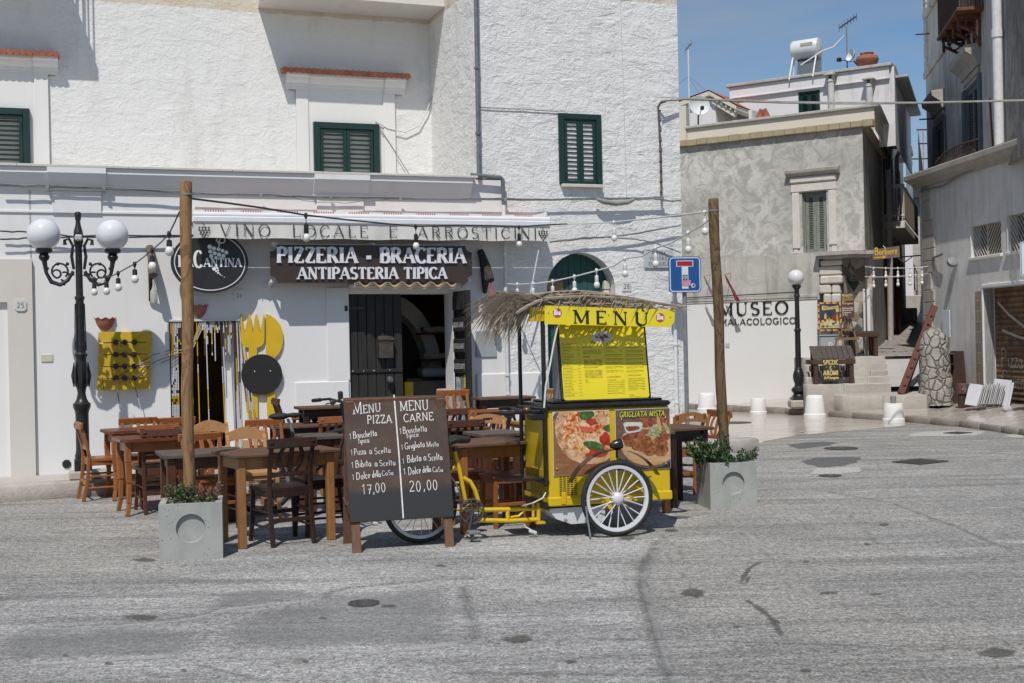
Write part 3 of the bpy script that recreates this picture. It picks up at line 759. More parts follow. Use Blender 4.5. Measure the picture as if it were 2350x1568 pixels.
DOOR=(d0[0],d1[0],.17,d0[1]);CURT=(c0[0],c1[0],.17,c0[1])
SX=5.80;SB=fh(1090,300)[0];SR=fh(1563,470)[0]
m=MB();m.wall(-.02,SX,.0,3.72,[DOOR,CURT],0,.34);m.build('lower_wall',M_WHITE,PB,smooth=0)
# entry of the neighbour at the far left: beige surround with a white door
m=MB();m.wall(-3.5,.0,.0,3.72,[],0,.3)
m.build('neighbour_wall',M_WHITE,PB,smooth=0)
bz=fh(60,596)[1]
m=MB();m.wall(-2.4,-.004,.1,bz,[(-1.75,WD[0]+.0,.17,WD[1])],-.05,.2)
m.quad((-.004,-.05,.1),(-.004,-.001,.1),(-.004,-.001,bz),(-.004,-.05,bz));m.quad((-2.4,-.05,bz),(-.004,-.05,bz),(-.004,-.001,bz),(-2.4,-.001,bz))
m.build('door_surround',M_BEIGE,PB,smooth=0)
M_WPAINT=flat('white_gloss_paint',(.78,.79,.80),.35,(.72,.73,.74),6)
m=MB();x1=WD[0]-.005
m.box(x1-.07,x1,.02,.1,.17,WD[1]-.01,.008);m.box(-1.74,x1-.072,.02,.1,WD[1]-.09,WD[1]-.01,.008)
m.box(-1.7,x1-.075,.05,.09,.2,WD[1]-.095,.006)
wdr=m.build('door',M_WPAINT,PB);wdr['label']='white gloss door in a beige surround at the far left'
m=MB()
for z in (.45,1.35,2.0):m.cyl((x1-.035,.012,z),(x1-.035,.012,z+.13),.013,8)
m.build('hinge',M_WPAINT,wdr)
# right block: rough stucco, with the arched doorway
A=[fh(1255,665),fh(1330,580),fh(1412,665)]
acx=(A[0][0]+A[2][0])/2;ar=(A[2][0]-A[0][0])/2;azc=A[1][1]-ar
m=MB();m.wall(SX,SR,.0,3.74,[(acx-ar,acx+ar,.17,azc+ar+.0001)],0,0)
arcp=[(acx+ar*math.cos(R(180-180*i/24)),azc+ar*math.sin(R(180-180*i/24))) for i in range(25)]
for (xa,za),(xb,zb) in zip(arcp[:-1],arcp[1:]):
 m.quad((xa,0,za),(xb,0,zb),(xb,0,azc+ar),(xa,0,azc+ar))
m.wall(SB,SR,3.74,ROOF,[],0,.1)
m.quad((SB,0,3.6),(SB,REC,3.6),(SB,REC,ROOF),(SB,0,ROOF))
m.quad((SR,0,0),(SR,9,0),(SR,9,ROOF),(SR,0,ROOF))
m.quad((SB,0,ROOF),(SR,0,ROOF),(SR,9,ROOF),(SB,9,ROOF))
m.quad((-6,9,0),(SR,9,0),(SR,9,ROOF),(-6,9,ROOF))
m.build('rough_wall',M_STUC,PB,smooth=0)
m=MB()
for (xa,za),(xb,zb) in zip(arcp[:-1],arcp[1:]):m.quad((xa,0.002,za),(xb,.002,zb),(xb,.3,zb),(xa,.3,za))
for x in (acx-ar,acx+ar):m.quad((x,.002,.17),(x,.3,.17),(x,.3,azc),(x,.002,azc))
m.build('arch_reveal',M_TRIM,PB,smooth=40)
# recessed upper storey on the left
m=MB();m.wall(-6,SB,3.6,ROOF,[],REC,.1);m.build('upper_wall',M_STUC2,PB,smooth=0)
m=MB();m.quad((-6,REC,ROOF),(SB,REC,ROOF),(SB,9,ROOF),(-6,9,ROOF));m.build('roof',M_CAP,PB,smooth=0)
# terrace ledge with its cornice
zt=3.75
m=MB();s=-6.0
rnd=random.Random(2);e=fh(1094,410,.10)[0]
while s<e:
 s2=min(e,s+rnd.uniform(1.0,1.3));m.box(s,s2-.004,-.17,REC-.003,zt-.03,zt,.004);s=s2
m.build('terrace_cap',M_CAP,PB)
zc0=fh(230,440)[1];zc1=fh(230,491)[1];e2=fh(1078,450)[0]
prof=[(0,zc0),(.025,zc0),(.03,zc0+.035),(.05,zc0+.05),(.075,zc0+.10),(.12,zc0+.16),(.125,zt-.10),(.14,zt-.095),(.14,zt-.032),(0,zt-.032)]
m=MB()
def corn(m,a,b,prof,grow=0.0):
 pr=[(-y-grow if y>0 else 0,z) for y,z in prof]
 n=len(pr);vs=[(a,y,z) for y,z in pr]+[(b,y,z) for y,z in pr]
 m.add(vs,[tuple(range(n)),tuple(range(n,2*n))[::-1]]+[(i,i+n,(i+1)%n+n,(i+1)%n) for i in range(n)])
corn(m,-6,e2,prof)
for xa,xb in ((108,242),(716,842)):
 a=fh(xa,420)[0];b=fh(xb,420)[0];corn(m,a,b,prof,.035)
 m.box(a+.05,b-.05,-.03,.0,zc1,zc0-.002,.006)
m.box(-6,e2-.05,-.018,0,zc1-.0,zc1+.03,.004)
m.build('cornice',M_WHITE,PB,smooth=30)
# shutters
def shutters(parent,x0,x1,z0,z1,y,mt,rows,border=.07,name='window',sill=None,open_slats=True,leafw=.045):
 """a closed pair of louvred shutters in a frame"""
 f=MB();b=border
 f.box(x0,x0+b,y-.03,y+.06,z0,z1,.004);f.box(x1-b,x1,y-.03,y+.06,z0,z1,.004)
 f.box(x0+b+.001,x1-b-.001,y-.029,y+.06,z1-b,z1,.004)
 wnd=f.build(name,mt,parent)
 bk=MB();bk.quad((x0+b,y+.07,z0),(x1-b,y+.07,z0),(x1-b,y+.07,z1),(x0+b,y+.07,z1));bk.build('dark_backing',M_DARKIN,wnd,smooth=0)
 mid=(x0+x1)/2
 for a,c in ((x0+b+.004,mid-.002),(mid+.002,x1-b-.004)):
  l=MB();k=leafw;za=z0+.004;zb=z1-b-.004
  l.box(a,a+k,y-.012,y+.026,za,zb,.004);l.box(c-k,c,y-.012,y+.026,za,zb,.004)
  l.box(a+k,c-k,y-.011,y+.025,zb-k*1.1,zb,.003);l.box(a+k,c-k,y-.011,y+.025,za,za+k,.003)
  n=rows;h=(zb-za-k*2.1)/n
  for i in range(n):
   zc=za+k+h*(i+.5)
   l.obox(((a+c)/2,y+.008,zc),(c-a)/2-k,.023,.0045,Matrix.Rotation(R(32),3,'X'))
  sh=l.build('shutter',mt,wnd)
  hg=MB()
  hx=a+.01 if a<mid-.1 else c-.01
  for zz in (za+.12,zb-.12):hg.cyl((hx,y-.018,zz-.035),(hx,y-.018,zz+.035),.006,6)
  hg.build('hinge',M_BLACK,sh)
 if sill is not None:
  s_=MB();s_.box(x0+.02,x1-.01,y-.07,y+.02,z0-.045,z0-.001,.006);s_.build('sill',sill,wnd)
 return wnd
# window in the rough block
a=fh(1280,260);b=fh(1381,426)
shutters(PB,a[0],b[0],b[1]+.005,a[1],-.004,M_GREEN,13,.075,'window',M_CAP)
# windows on the terrace, with surround and little tiled hoods
def hood(x0,x1,zb,y,p0,p1):
 m=MB()
 pr=[(0,zb),(.03,zb),(.03,zb+.05),(.045,zb+.055),(.045,zb+.085),(.07,zb+.10),(.09,zb+.13),(.10,zb+.165),(.135,zb+.175),(.135,zb+.215),(0,zb+.215)]
 st=m.mark();corn(m,x0,x1,pr);m.xf(st,Matrix.Translation((0,y,0)))
 for u,v in ((x0-.03,x0+.27),(x1-.27,x1+.03)):
  st=m.mark();corn(m,u,v,pr,.04);m.xf(st,Matrix.Translation((0,y,0)))
 h=m.build('window_hood',M_TRIM,PB)
 t=MB();xx=x0-.06;zt_=zb+.222
 while xx<x1+.05:
  t.tube([(xx,y+.0,zt_+.05),(xx,y-.21,zt_+.012)],[.038,.042],8)
  t.box(xx-.03,xx+.045,y-.2,y,zt_-.004,zt_+.012);xx+=.079
 t.build('hood_tiles',M_TILE,h,smooth=40)
 s_=MB();s_.box(p0,p1,y-.025,y,3.75,zb+.002,.004)
 s_.box(p0-.0,p0+.17,y-.045,y,3.75,zb+.0,.004);s_.box(p1-.17,p1,y-.045,y,3.75,zb,.004)
 s_.build('window_surround',M_TRIM,PB)
FH= lambda x,y:FA.hit(x,y,-REC)
w0=FH(717,281);w1=FH(867,288);hb=FH(700,208)
hood(FH(660,180)[0],FH(921,190)[0],hb[1],REC,FH(679,260)[0],FH(905,260)[0])
shutters(PB,w0[0],w1[0],3.755,(w0[1]+w1[1])/2,REC-.06,M_GREEN,12,.085,'window')
w1=FH(68,252);hb=FH(100,172)
hood(FH(0,150)[0]-1.0,FH(127,150)[0],hb[1],REC,FH(0,260)[0]-.9,FH(112,260)[0])
shutters(PB,w1[0]-1.05,w1[0],3.755,w1[1],REC-.06,M_GREEN,13,.085,'window')
# balconies above: the middle one shows its underside, the left one only its shadow
M_SOFF=m_plaster('balcony_concrete',(.66,.64,.60),(.42,.34,.24),.5,.06)
m=MB();zs=6.285;p=.76
m.add([(FH(592,20)[0],REC,zs),(SB-.003,REC,zs),(SB-.003,REC-p,zs),(FA.hit(600,3,-REC+p)[0],REC-p,zs)],[(0,1,2,3)])
v=[Vector(q) for q in m.v];m.add([q+Vector((0,0,.2)) for q in v],[(0,1,2,3)])
m.add(list(v)+[q+Vector((0,0,.2)) for q in v],[(i,(i+1)%4,(i+1)%4+4,i+4) for i in range(4)])
bal=m.build('balcony',M_SOFF,PB,smooth=0)
def railing(x0,x1,y0,y1,z,name='railing'):
 r=MB();n=int((x1-x0)/.105)
 for i in range(n+1):r.cyl((x0+(x1-x0)*i/n,y0,z),(x0+(x1-x0)*i/n,y0,z+1.0),.011,6)
 k=int((y1-y0)/.105)
 for i in range(k+1):r.cyl((x1,y0+(y1-y0)*i/k,z),(x1,y0+(y1-y0)*i/k,z+1.0),.011,6)
 for zz in (.07,1.0):r.bar((x0,y0,z+zz),(x1,y0,z+zz),.04,.015);r.bar((x1,y0,z+zz),(x1,y1,z+zz),.04,.015)
 return r
railing(FH(612,0)[0]+.1,SB-.05,REC-p+.05,REC,zs+.2).build('railing',M_BLACK,bal)
xe=FH(214,180)[0]-.40;zl=6.50;pl=.78
m=MB();m.box(-5,xe,REC-pl,REC-.003,zl,zl+.16,.01);bal2=m.build('balcony',M_SOFF,PB)
m=MB();m.box(-5,xe-.52,REC-pl+.03,REC-pl+.05,zl+.16,zl+1.16);m.build('shadow_screen',M_BLACK,bal2)  # unseen panel added so the balcony throws a mostly solid shadow
railing(xe-1.2,xe-.03,REC-pl+.04,REC,zl+.16).build('railing',M_BLACK,bal2)
# drain pipes and service pipes fixed to the block
m=MB();a=fh(1092,0,.06);b=fh(1099,398,.06)
m.tube([(a[0]-.0,-.06,8.5),(a[0],-.06,a[1]),(b[0]-.0,-.06,b[1]-.01)],.028,10)
q=fh(1090,402,.08);r_=fh(1153,408,.08);r2=fh(1156,470,.08)
m.tube([(q[0]-.06,-.09,q[1]),(r_[0]-.03,-.09,r_[1]-.0),(r_[0],-.09,r_[1]-.03),(r2[0],-.08,r2[1]+.05),(r2[0],-.08,r2[1])],.028,10)
for zz in (a[1]-.9,b[1]+.5):m.cyl((b[0],-.06,zz),(b[0],-.06,zz+.03),.038,10)
m.build('drain_pipe',M_PIPEG,PB)
m=MB();m.tube([(r2[0],-.08,r2[1]-.003),(r2[0],-.08,1.0),(r2[0]+.02,-.07,.62)],.024,10)
for zz in (.9,1.15,2.0,2.7):m.cyl((r2[0],-.08,zz),(r2[0],-.08,zz+.025),.034,10)
m.build('drain_pipe',M_PIPEW,PB)
m=MB();a=fh(1549,720,.05);m.tube([(a[0],-.05,2.45),(a[0],-.05,.17)],.026,10)
for zz in (.7,1.5,2.2):m.cyl((a[0],-.05,zz),(a[0],-.05,zz+.025),.036,10)
m.build('drain_pipe',M_PIPEW,PB)
# stepped plinth beside the door, patch of bare stone, grey flap of the meter cupboard
m=MB();a=fh(676,877);b=fh(752,877);m.box(a[0],DOOR[0]-.02,-.035,0,.17,a[1],.012);m.box(b[0],DOOR[0]-.004,-.02,0,a[1]+.001,fh(752,660)[1],.006)
m.build('plinth',M_WHITE,PB)
m=MB();a=fh(1100,858);b=fh(1250,1000);m.box(fh(1092,850)[0],acx-ar-.02,-.03,-.001,.17,a[1]-.0,.012);m.build('plinth',M_TRIM,PB)
M_GREYB=flat('grey_box_paint',(.34,.37,.39),.5,(.30,.33,.35),3)
m=MB();a=fh(1091,760);b=fh(1139,819);m.box(a[0],b[0],-.02,.0,b[1],a[1],.004);m.build('meter_door',M_GREYB,PB)
M_JAMB=m_stone('jamb_stone',(.42,.39,.35),(.34,.31,.28),(.25,.22,.2),.8,4,.5)
m=MB();a=fh(1013,850);m.box(a[0]+.02,DOOR[1]-.002,.03,.33,.17,1.0,.015);m.build('jamb_stone',M_JAMB,PB)
# dark rooms behind the two openings
M_YELW=flat('yellow_interior_wall',(.26,.165,.012),.8)
m=MB();X0,X1=1.2,6.2
m.quad((X0,3.2,0),(X1,3.2,0),(X1,3.2,3.4),(X0,3.2,3.4));m.quad((X0,.35,0),(X0,3.2,0),(X0,3.2,3.4),(X0,.35,3.4));m.quad((X1,.35,0),(X1,3.2,0),(X1,3.2,3.4),(X1,.35,3.4))
m.quad((X0,.35,3.4),(X1,.35,3.4),(X1,3.2,3.4),(X0,3.2,3.4));m.build('interior_wall',M_YELW,PB,smooth=0)
m=MB();m.wall(X0,X1,0,3.4,[DOOR,CURT],.345,.0);m.quad((X0,.36,.168),(X1,.36,.168),(X1,3.2,.168),(X0,3.2,.168));m.build('interior_floor',M_DARKIN,PB,smooth=0)
m=MB();k0=FA.hit(935,800,-1.6)
ac=FA.hit(890,905,-1.6)[0];zc_=1.15;ri=.62;ro=.80
pts=[(ac+ri*math.cos(R(t)),zc_+ri*1.5*math.sin(R(t))) for t in range(0,181,10)];pto=[(ac+ro*math.cos(R(t)),zc_+ro*1.45*math.sin(R(t))) for t in range(0,181,10)]
for i in range(18):
 m.add([(pts[i][0],1.6,pts[i][1]),(pts[i+1][0],1.6,pts[i+1][1]),(pto[i+1][0],1.6,pto[i+1][1]),(pto[i][0],1.6,pto[i][1]),
  (pts[i][0],2.0,pts[i][1]),(pts[i+1][0],2.0,pts[i+1][1])],[(0,1,2,3),(0,4,5,1)])
m.box(ac+ri,ac+ro,1.6,2.0,.17,zc_-.001);m.build('interior_arch',M_TRIM,PB,smooth=0)
m=MB();m.box(ac-.6,ac+.6,2.01,2.03,.17,2.3);m.build('interior_passage',M_DARKIN,PB,smooth=0)
# door leaves
a=fh(800,675,-.06);b=fh(921,675,-.06)
def plank_door(x0,x1,z0,z1,y,n,mt,parent,name,th=.05):
 m=MB();w_=(x1-x0)/n
 for i in range(n):m.box(x0+i*w_+.003,x0+(i+1)*w_-.003,y,y+th,z0,z1,.006)
 return m.build(name,mt,parent)
dl=plank_door(DOOR[0]+.005,b[0],.18,DOOR[3]-.01,.05,6,M_BLKW,PB,'door');dl['label']='closed black plank leaf with a letterbox and iron straps'
m=MB();x0=DOOR[0];za=fh(800,707)[1];zb=fh(800,853)[1]
m.box(x0-.05,x0+.22,.035,.05,za-.02,za+.02,.003);m.box(x0-.06,x0-.02,-.03,.04,za-.04,za+.03,.006)
m.box(x0,b[0]-.01,.032,.05,zb-.022,zb+.022,.003)
m.build('strap',M_BLACK,dl)
m=MB()
for i,xx in enumerate((.02,.16,.29,.3,.5)):m.ball((x0+.02+xx,.03,zb),.009,8,6)
m.build('rivet',flat('steel',(.5,.5,.5),.35,metal=.9),dl)
a2=fh(868,773);b2=fh(902,822)
m=MB();m.box(a2[0],b2[0],-.04,.048,b2[1],a2[1]-.03,.006)
m.add([(a2[0]-.008,-.055,a2[1]-.035),(b2[0]+.008,-.055,a2[1]-.035),(b2[0]+.0,.048,a2[1]+.01),(a2[0]-.0,.048,a2[1]+.01),(a2[0]-.008,-.055,a2[1]-.045),(b2[0]+.008,-.055,a2[1]-.045),(b2[0],.048,a2[1]-.02),(a2[0],.048,a2[1]-.02)],
 [(0,1,2,3),(4,5,6,7),(0,1,5,4),(1,2,6,5),(3,0,4,7)])
m.box(a2[0]+.05,b2[0]-.05,-.044,-.039,a2[1]-.085,a2[1]-.06)
lb=m.build('letterbox',flat('letterbox_metal',(.035,.032,.03),.5,(.07,.06,.05),14),dl)
a3=fh(896,872,.02);m=MB()
m.lathe([(.0,.05),(.028,.045),(.045,.02),(.047,.0),(.02,-.03),(.015,-.06)],(a3[0],.0,a3[1]),14,Matrix.Rotation(R(90),3,'X'));m.build('door_knob',flat('pewter',(.22,.22,.23),.4,(.1,.1,.1),30,metal=.6),dl)
# open right leaf, swung out over the pavement, hung with little menu boards
lw=.50;dz0,dz1=.2,DOOR[3]+.02
m=MB();n=4
for i in range(n):m.box(i*lw/n+.002,(i+1)*lw/n-.002,0,.04,dz0,dz1,.005)
m.box(0,lw,-.02,-.001,dz1-.14,dz1,.004);m.box(lw-.09,lw,-.022,-.001,dz0,dz1-.141,.004);m.box(.0,.03,-.018,-.001,dz0,dz1-.141,.003)
dr=m.build('door',M_BLKW,PB,loc=(DOOR[1]+.03,-.01,0),rz=R(-88));dr['label']='open black leaf hung with small menu boards and posters'
M_BOARD=flat('black_board',(.018,.018,.018),.55,(.035,.033,.032),12)
M_CHALK=flat('white_lettering',(.80,.80,.79),.6,(.72,.72,.71),20)
for z,tx in ((1.83,'GRIGLIATA di CARNE'),(1.56,'CACIOCAVALLO alla BRACE'),(1.30,'BRUSCHETTE ASSORTITE')):
 m=MB();m.box(.015,lw-.07,-.035,-.022,z-.085,z+.085,.004);bb=m.build('menu_board',M_BOARD,dr)
 t=MB();font_mesh(t,tx,.03,z-.035,.095,-.0362,sx=(lw-.11)/(.052*len(tx)));t.build('lettering',M_CHALK,bb,smooth=0,fix=False)
m=MB();m.box(.015,lw-.07,-.035,-.022,2.02,2.2,.004);m.build('menu_board',M_BOARD,dr)
def m_poster(name,cols,seed):
 t=NT(name);P=t.co((3.0,3.0,5.0),loc=(seed,seed,0));f=t.noise(P,2.2,4,.6,.6)
 t.set(Base_Color=t.ramp(f,[(.30+.4*i/(len(cols)-1),c) for i,c in enumerate(cols)]),Roughness=.35)
 return t.m
for k,(xa,xb,za,zb,cols) in enumerate(((.03,.17,.72,1.16,[(.02,.08,.2),(.10,.30,.45),(.6,.62,.6),(.35,.02,.03)]),(.03,.17,.30,.69,[(.05,.12,.25),(.2,.35,.45),(.5,.45,.4)]),
           (.19,.36,.30,.86,[(.45,.5,.45),(.10,.35,.38),(.65,.65,.6)]),(.33,.42,1.02,1.19,[(.7,.55,.02),(.75,.62,.03),(.05,.05,.05)]),(.19,.31,.95,1.17,[(.16,.16,.17),(.25,.25,.26)]))):
 m=MB();m.box(xa,xb,-.012,-.004,za,zb);m.build('poster',m_poster('poster_print',cols,k*3.1),dr,smooth=0)
m=MB();m.box(lw-.06,lw-.02,-.03,-.023,.78,1.0,.003);m.cyl((lw-.1,-.05,.93),(lw-.05,-.05,.93),.01,8);m.build('handle',flat('worn_steel',(.2,.2,.19),.5,metal=.5),dr)
# arched double door, set back
m=MB();n=10
for i in range(n):
 xa=acx-ar+.04+i*(2*ar-.08)/n;xb=acx-ar+.04+(i+1)*(2*ar-.08)/n;xm=(xa+xb)/2
 f_= lambda x:azc+math.sqrt(max(0,(ar+.02)**2-(x-acx)**2))
 m.prism([(xa+.003,.17),(xb-.003,.17),(xb-.003,f_(xb)),(xa+.003,f_(xa))],.22+(.003 if i%2 else 0),.27)
ad=m.build('arched_door',M_GREEND,PB,smooth=0)
BRASS=flat('brass_plate',(.30,.19,.07),.4,(.22,.14,.05),6,metal=.4)
a=fh(1272,637);b=fh(1309,665)
m=MB();m.box(a[0]-.02,b[0]-.02,.205,.219,b[1],a[1],.002);pl_=m.build('name_plate',BRASS,ad)
t=MB();font_mesh(t,'dott.ssa CAROLINA CARIGLIA',a[0]-.01,a[1]-.055,.035,.204,sx=.46);font_mesh(t,'PSICOLOGA',a[0]+.04,a[1]-.105,.04,.204,sx=.55)
t.build('lettering',flat('engraving',(.10,.08,.03),.6),pl_,smooth=0,fix=False)
m=MB();a=fh(1388,655);m.box(a[0]-.06,a[0]+.01,.195,.219,a[1]-.02,a[1],.003);m.build('letter_slot',BRASS,ad)
m=MB()
for yy in (642,665):
 a=fh(1398,yy);m.box(a[0]-.015,a[0]+.075,.13,.215,a[1]-.13,a[1]-.005,.012)
m.build('doorbell',flat('ivory_plastic',(.62,.58,.50),.4),PB)
# ---------------------------------------------------------------- buildings across the street
def m_mottled(name,c,c2,c3,sc=3.2,streak=.0,bump=.35,dark=(.1,.1,.1),zr=None):
 """worked cement plaster: curled lighter and darker trowel marks, optional run-down streaks"""
 t=NT(name);P=t.co()
 n1=t.noise(P,sc,7,.68,1.6);n2=t.noise(P,sc*3.3,6,.7,2.2);n3=t.noise(P,.5,4,.6)
 col=t.mix(t.ramp(n1,[(.42,0.),(.56,1.)]),c,c2)
 col=t.mix(t.math('MULTIPLY',t.ramp(n2,[(.47,0.),(.5,1.),(.53,0.)]),.45),col,c3)
 col=t.mix(t.ramp(n3,[(.42,0.),(.62,.55)]),col,tuple(x*.72 for x in c))
 if streak:
  s=t.noise(t.co((2.6,2.6,.22)),2.0,6,.62,.25);s2=t.noise(t.co((1,1,.6)),.8,4,.6)
  k=t.math('MULTIPLY',t.ramp(s,[(.47,0.),(.68,1.)]),t.ramp(s2,[(.35,.15),(.6,1.)]))
  col=t.mix(t.math('MULTIPLY',k,streak),col,dark)
 t.set(Base_Color=col,Roughness=.9,Specular_IOR_Level=.2)
 t.bump(t.math('ADD',n1,t.math('MULTIPLY',n2,.5)),bump,.03)
 return t.m
def shear_y(mb,k=-.2145):
 for v in mb.v:
  if v.y>.25:v.x+=k*(v.y-.0)
 return mb
M_GREYST=m_mottled('grey_trowelled_plaster',(.42,.41,.38),(.66,.65,.61),(.34,.33,.305),2.9)
M_GREYLOW=m_mottled('stained_grey_plaster',(.47,.455,.42),(.55,.535,.50),(.36,.35,.32),1.6,.65,.3,(.13,.125,.115))
M_WHOUSE=m_plaster('weathered_white_plaster',(.70,.69,.70),(.36,.34,.33),.7,.1)
M_CREAM=m_plaster('cream_plaster',(.66,.62,.54),(.52,.44,.34),.4,.08)
M_COPE=m_stone('grey_coping',(.36,.36,.34),(.5,.5,.48),(.2,.2,.2),.8,6,.2)
M_BRICKC=m_stone('tuff_block',(.36,.30,.19),(.42,.36,.25),(.24,.2,.13),.9,7,.5)
M_LIME=m_stone('limestone_frame',(.60,.57,.52),(.68,.66,.62),(.42,.38,.33),.85,6,.5)
M_LIMED=m_stone('old_limestone',(.36,.34,.31),(.48,.45,.41),(.24,.22,.2),.9,5,.7)
M_GSHUT=wood('flaking_grey_green_paint',(.15,.175,.15),(.30,.31,.28),(10,10,2.5),.8,.1,.4,4)
M_BLSHUT=wood('faded_blue_grey_paint',(.085,.10,.12),(.12,.14,.16),(10,10,2),.7,.1,.2)
M_RUST=flat('rusty_iron',(.10,.045,.025),.85,(.22,.085,.03),12,.4,50)
M_RUSTD=flat('dark_rusty_iron',(.035,.025,.022),.8,(.08,.035,.02),14,.3,50)
M_AGED=m_mottled('weathered_dark_plaster',(.56,.53,.48),(.66,.63,.58),(.45,.43,.39),1.0,.9,.3,(.14,.14,.15))
M_AGEL=m_mottled('streaked_grey_plaster',(.66,.645,.62),(.72,.71,.69),(.56,.54,.51),.9,.65,.22,(.38,.345,.29))
# ------------------------------------------------------------ museum
MB_=thing('museum_building','grey trowelled plaster house with a freshly whitewashed base and one stone framed shutter','building',MU.o,MU.a)
s1=2.83
m=MB();m.wall(-2.6,s1,3.355,5.90,[(1.49,2.03,3.36,4.66)],0,.18);m.build('upper_wall',M_GREYST,MB_,smooth=0)
m=MB();m.wall(-2.6,1.84,2.36,3.354,[],-.012,.0);m.quad((1.84,-.012,2.36),(1.84,.5,2.36),(1.84,.5,3.354),(1.84,-.012,3.354));m.build('stained_wall',M_GREYLOW,MB_,smooth=0)
M_FRESH=m_plaster('fresh_whitewash',(.70,.70,.69),(.6,.58,.55),.15,.05)
m=MB();m.wall(-2.6,1.79,-.05,2.345,[],-.03,0);m.quad((-2.6,-.03,2.345),(1.79,-.03,2.345),(1.79,0,2.358),(-2.6,0,2.358));m.quad((1.79,-.03,0),(1.79,.5,0),(1.79,.5,2.345),(1.79,-.03,2.345))
m.build('white_base',M_FRESH,MB_,smooth=0)
m=MB();m.box(-2.6,1.8,-.055,-.013,2.40,2.475,.012);m.box(-2.6,1.78,-.045,-.013,2.36,2.395,.006);m.build('string_course',M_GREYLOW,MB_)
m=MB();rnd=random.Random(4);s=-2.6
while s<s1+.06:
 w_=rnd.uniform(.22,.27);m.box(s,s+w_-.006,-.10,.12,5.905+rnd.uniform(-.006,.006),6.05+rnd.uniform(-.008,.008),.012);s+=w_
y=.14
while y<5.0:
 w_=rnd.uniform(.22,.27);m.box(s1-.12,s1+.10,y,y+w_-.006,5.905,6.05,.012);y+=w_
shear_y(m).build('block_cornice',M_BRICKC,MB_)
m=MB();m.quad((s1,0,0),(s1,4.6,0),(s1,4.6,5.9),(s1,0,5.9));m.quad((-2.6,0,6.0),(s1,0,6.0),(s1,4.6,6.0),(-2.6,4.6,6.0));shear_y(m).build('side_wall',m_mottled('shaded_side_plaster',(.30,.29,.27),(.40,.39,.36),(.2,.2,.19),1.6,.6,.3,(.12,.115,.11)),MB_,smooth=0)  # side wall's shade is put into its plaster as a darker colour
# framed window and its shutters
m=MB();x0,x1=1.27,2.24
m.box(x0,x0+.17,-.035,.1,3.46,4.66,.015);m.box(x1-.17,x1,-.035,.1,3.50,4.66,.015)
m.box(x0-.02,x1+.01,-.04,.1,4.665,4.845,.015);m.box(x0-.03,x1+.02,-.07,.1,4.85,5.0,.03)
m.box(x0+.01,x0+.12,-.02,.1,3.34,3.455,.02);m.box(x1-.12,x1-.01,-.02,.1,3.34,3.49,.02)
wf=m.build('window_surround',M_LIME,MB_)
m=MB();corn(m,x0-.1,x1+.10,[(0,5.005),(.08,5.005),(.10,5.04),(.15,5.07),(.16,5.13),(0,5.16)]);m.build('window_hood',M_LIMED,MB_,smooth=30)
shutters(MB_,1.50,2.025,3.36,4.655,.12,M_GSHUT,30,.03,'window',None,leafw=.07)
M_ROCKP=m_stone('pier_masonry',(.56,.51,.44),(.66,.63,.58),(.33,.28,.22),.9,5,1.0)
# old stone pier, hood slab and open niche under the window
m=MB();rnd=random.Random(9);z=.3
while z<3.2:
 h=rnd.uniform(.12,.27);w_=rnd.uniform(-.07,.05)
 if rnd.random()<.4:m.box(1.90+w_,2.1,-.06+rnd.uniform(-.02,.02),.4,z,z+h-.01,.03);m.box(2.108,2.36+w_,-.06+rnd.uniform(-.02,.02),.4,z,z+h-.01,.03)
 else:m.box(1.89+w_,2.36+w_*.5,-.06+rnd.uniform(-.02,.02),.4,z,z+h-.01,.03)
 z+=h
m.build('stone_pier',M_ROCKP,MB_)
m=MB();m.slab([(1.80,-.02),(1.80,-.22),(2.62,-.25),(2.95,.2),(2.9,.4),(1.8,.4)],3.27,3.35);m.slab([(1.83,.0),(1.83,-.17),(2.6,-.2),(2.9,.2),(2.85,.4),(1.83,.4)],3.21,3.268);m.build('stone_hood',M_LIMED,MB_)
def m_rubble():
 t=NT('broken_marble_facing');P=t.co((1,1,1))
 c=t.vor(P,5.2,'F1','Color');e=t.vor(P,5.2,'DISTANCE_TO_EDGE');X=t.xyz(c)[0]
 col=t.ramp(X,[(.0,(.42,.36,.29)),(.3,(.5,.46,.4)),(.5,(.30,.24,.18)),(.62,(.12,.05,.04)),(.8,(.52,.5,.47)),(.93,(.05,.05,.05))])
 t.set(Base_Color=t.mix(t.ramp(e,[(0.,0.),(.04,1.)]),(.33,.31,.28),col),Roughness=.6);t.bump(t.ramp(e,[(0.,0.),(.06,1.)]),.6,.01)
 return t.m
m=MB();m.quad((2.36,.42,.6),(2.84,.42,.6),(2.84,.42,3.25),(2.36,.42,3.25));m.quad((2.37,-.02,.6),(2.37,.42,.6),(2.37,.42,3.2),(2.37,-.02,3.2));m.build('niche_facing',m_rubble(),MB_,smooth=0)
m=MB();m.quad((1.85,.45,3.205),(2.85,.45,3.205),(2.85,-.02,3.205),(1.85,-.02,3.205));m.build('niche_ceiling',M_GREYLOW,MB_,smooth=0)
m=MB();m.box(2.70,2.845,.2,.415,.8,2.55,.01);m.build('white_corner_post',M_FRESH,MB_)
def m_rock(name,c,c2):
 t=NT(name);P=t.co();e=t.vor(t.co((1,1,.8)),6.5,'DISTANCE_TO_EDGE');n=t.noise(P,5,6,.7)
 col=t.mix(t.ramp(n,[(.35,0.),(.7,1.)]),c,c2)
 t.set(Base_Color=t.mix(t.ramp(e,[(0.,.8),(.05,0.)]),col,tuple(x*.45 for x in c)),Roughness=.9)
 t.bump(t.math('ADD',t.ramp(e,[(0.,0.),(.12,1.)]),n),.9,.05); return t.m
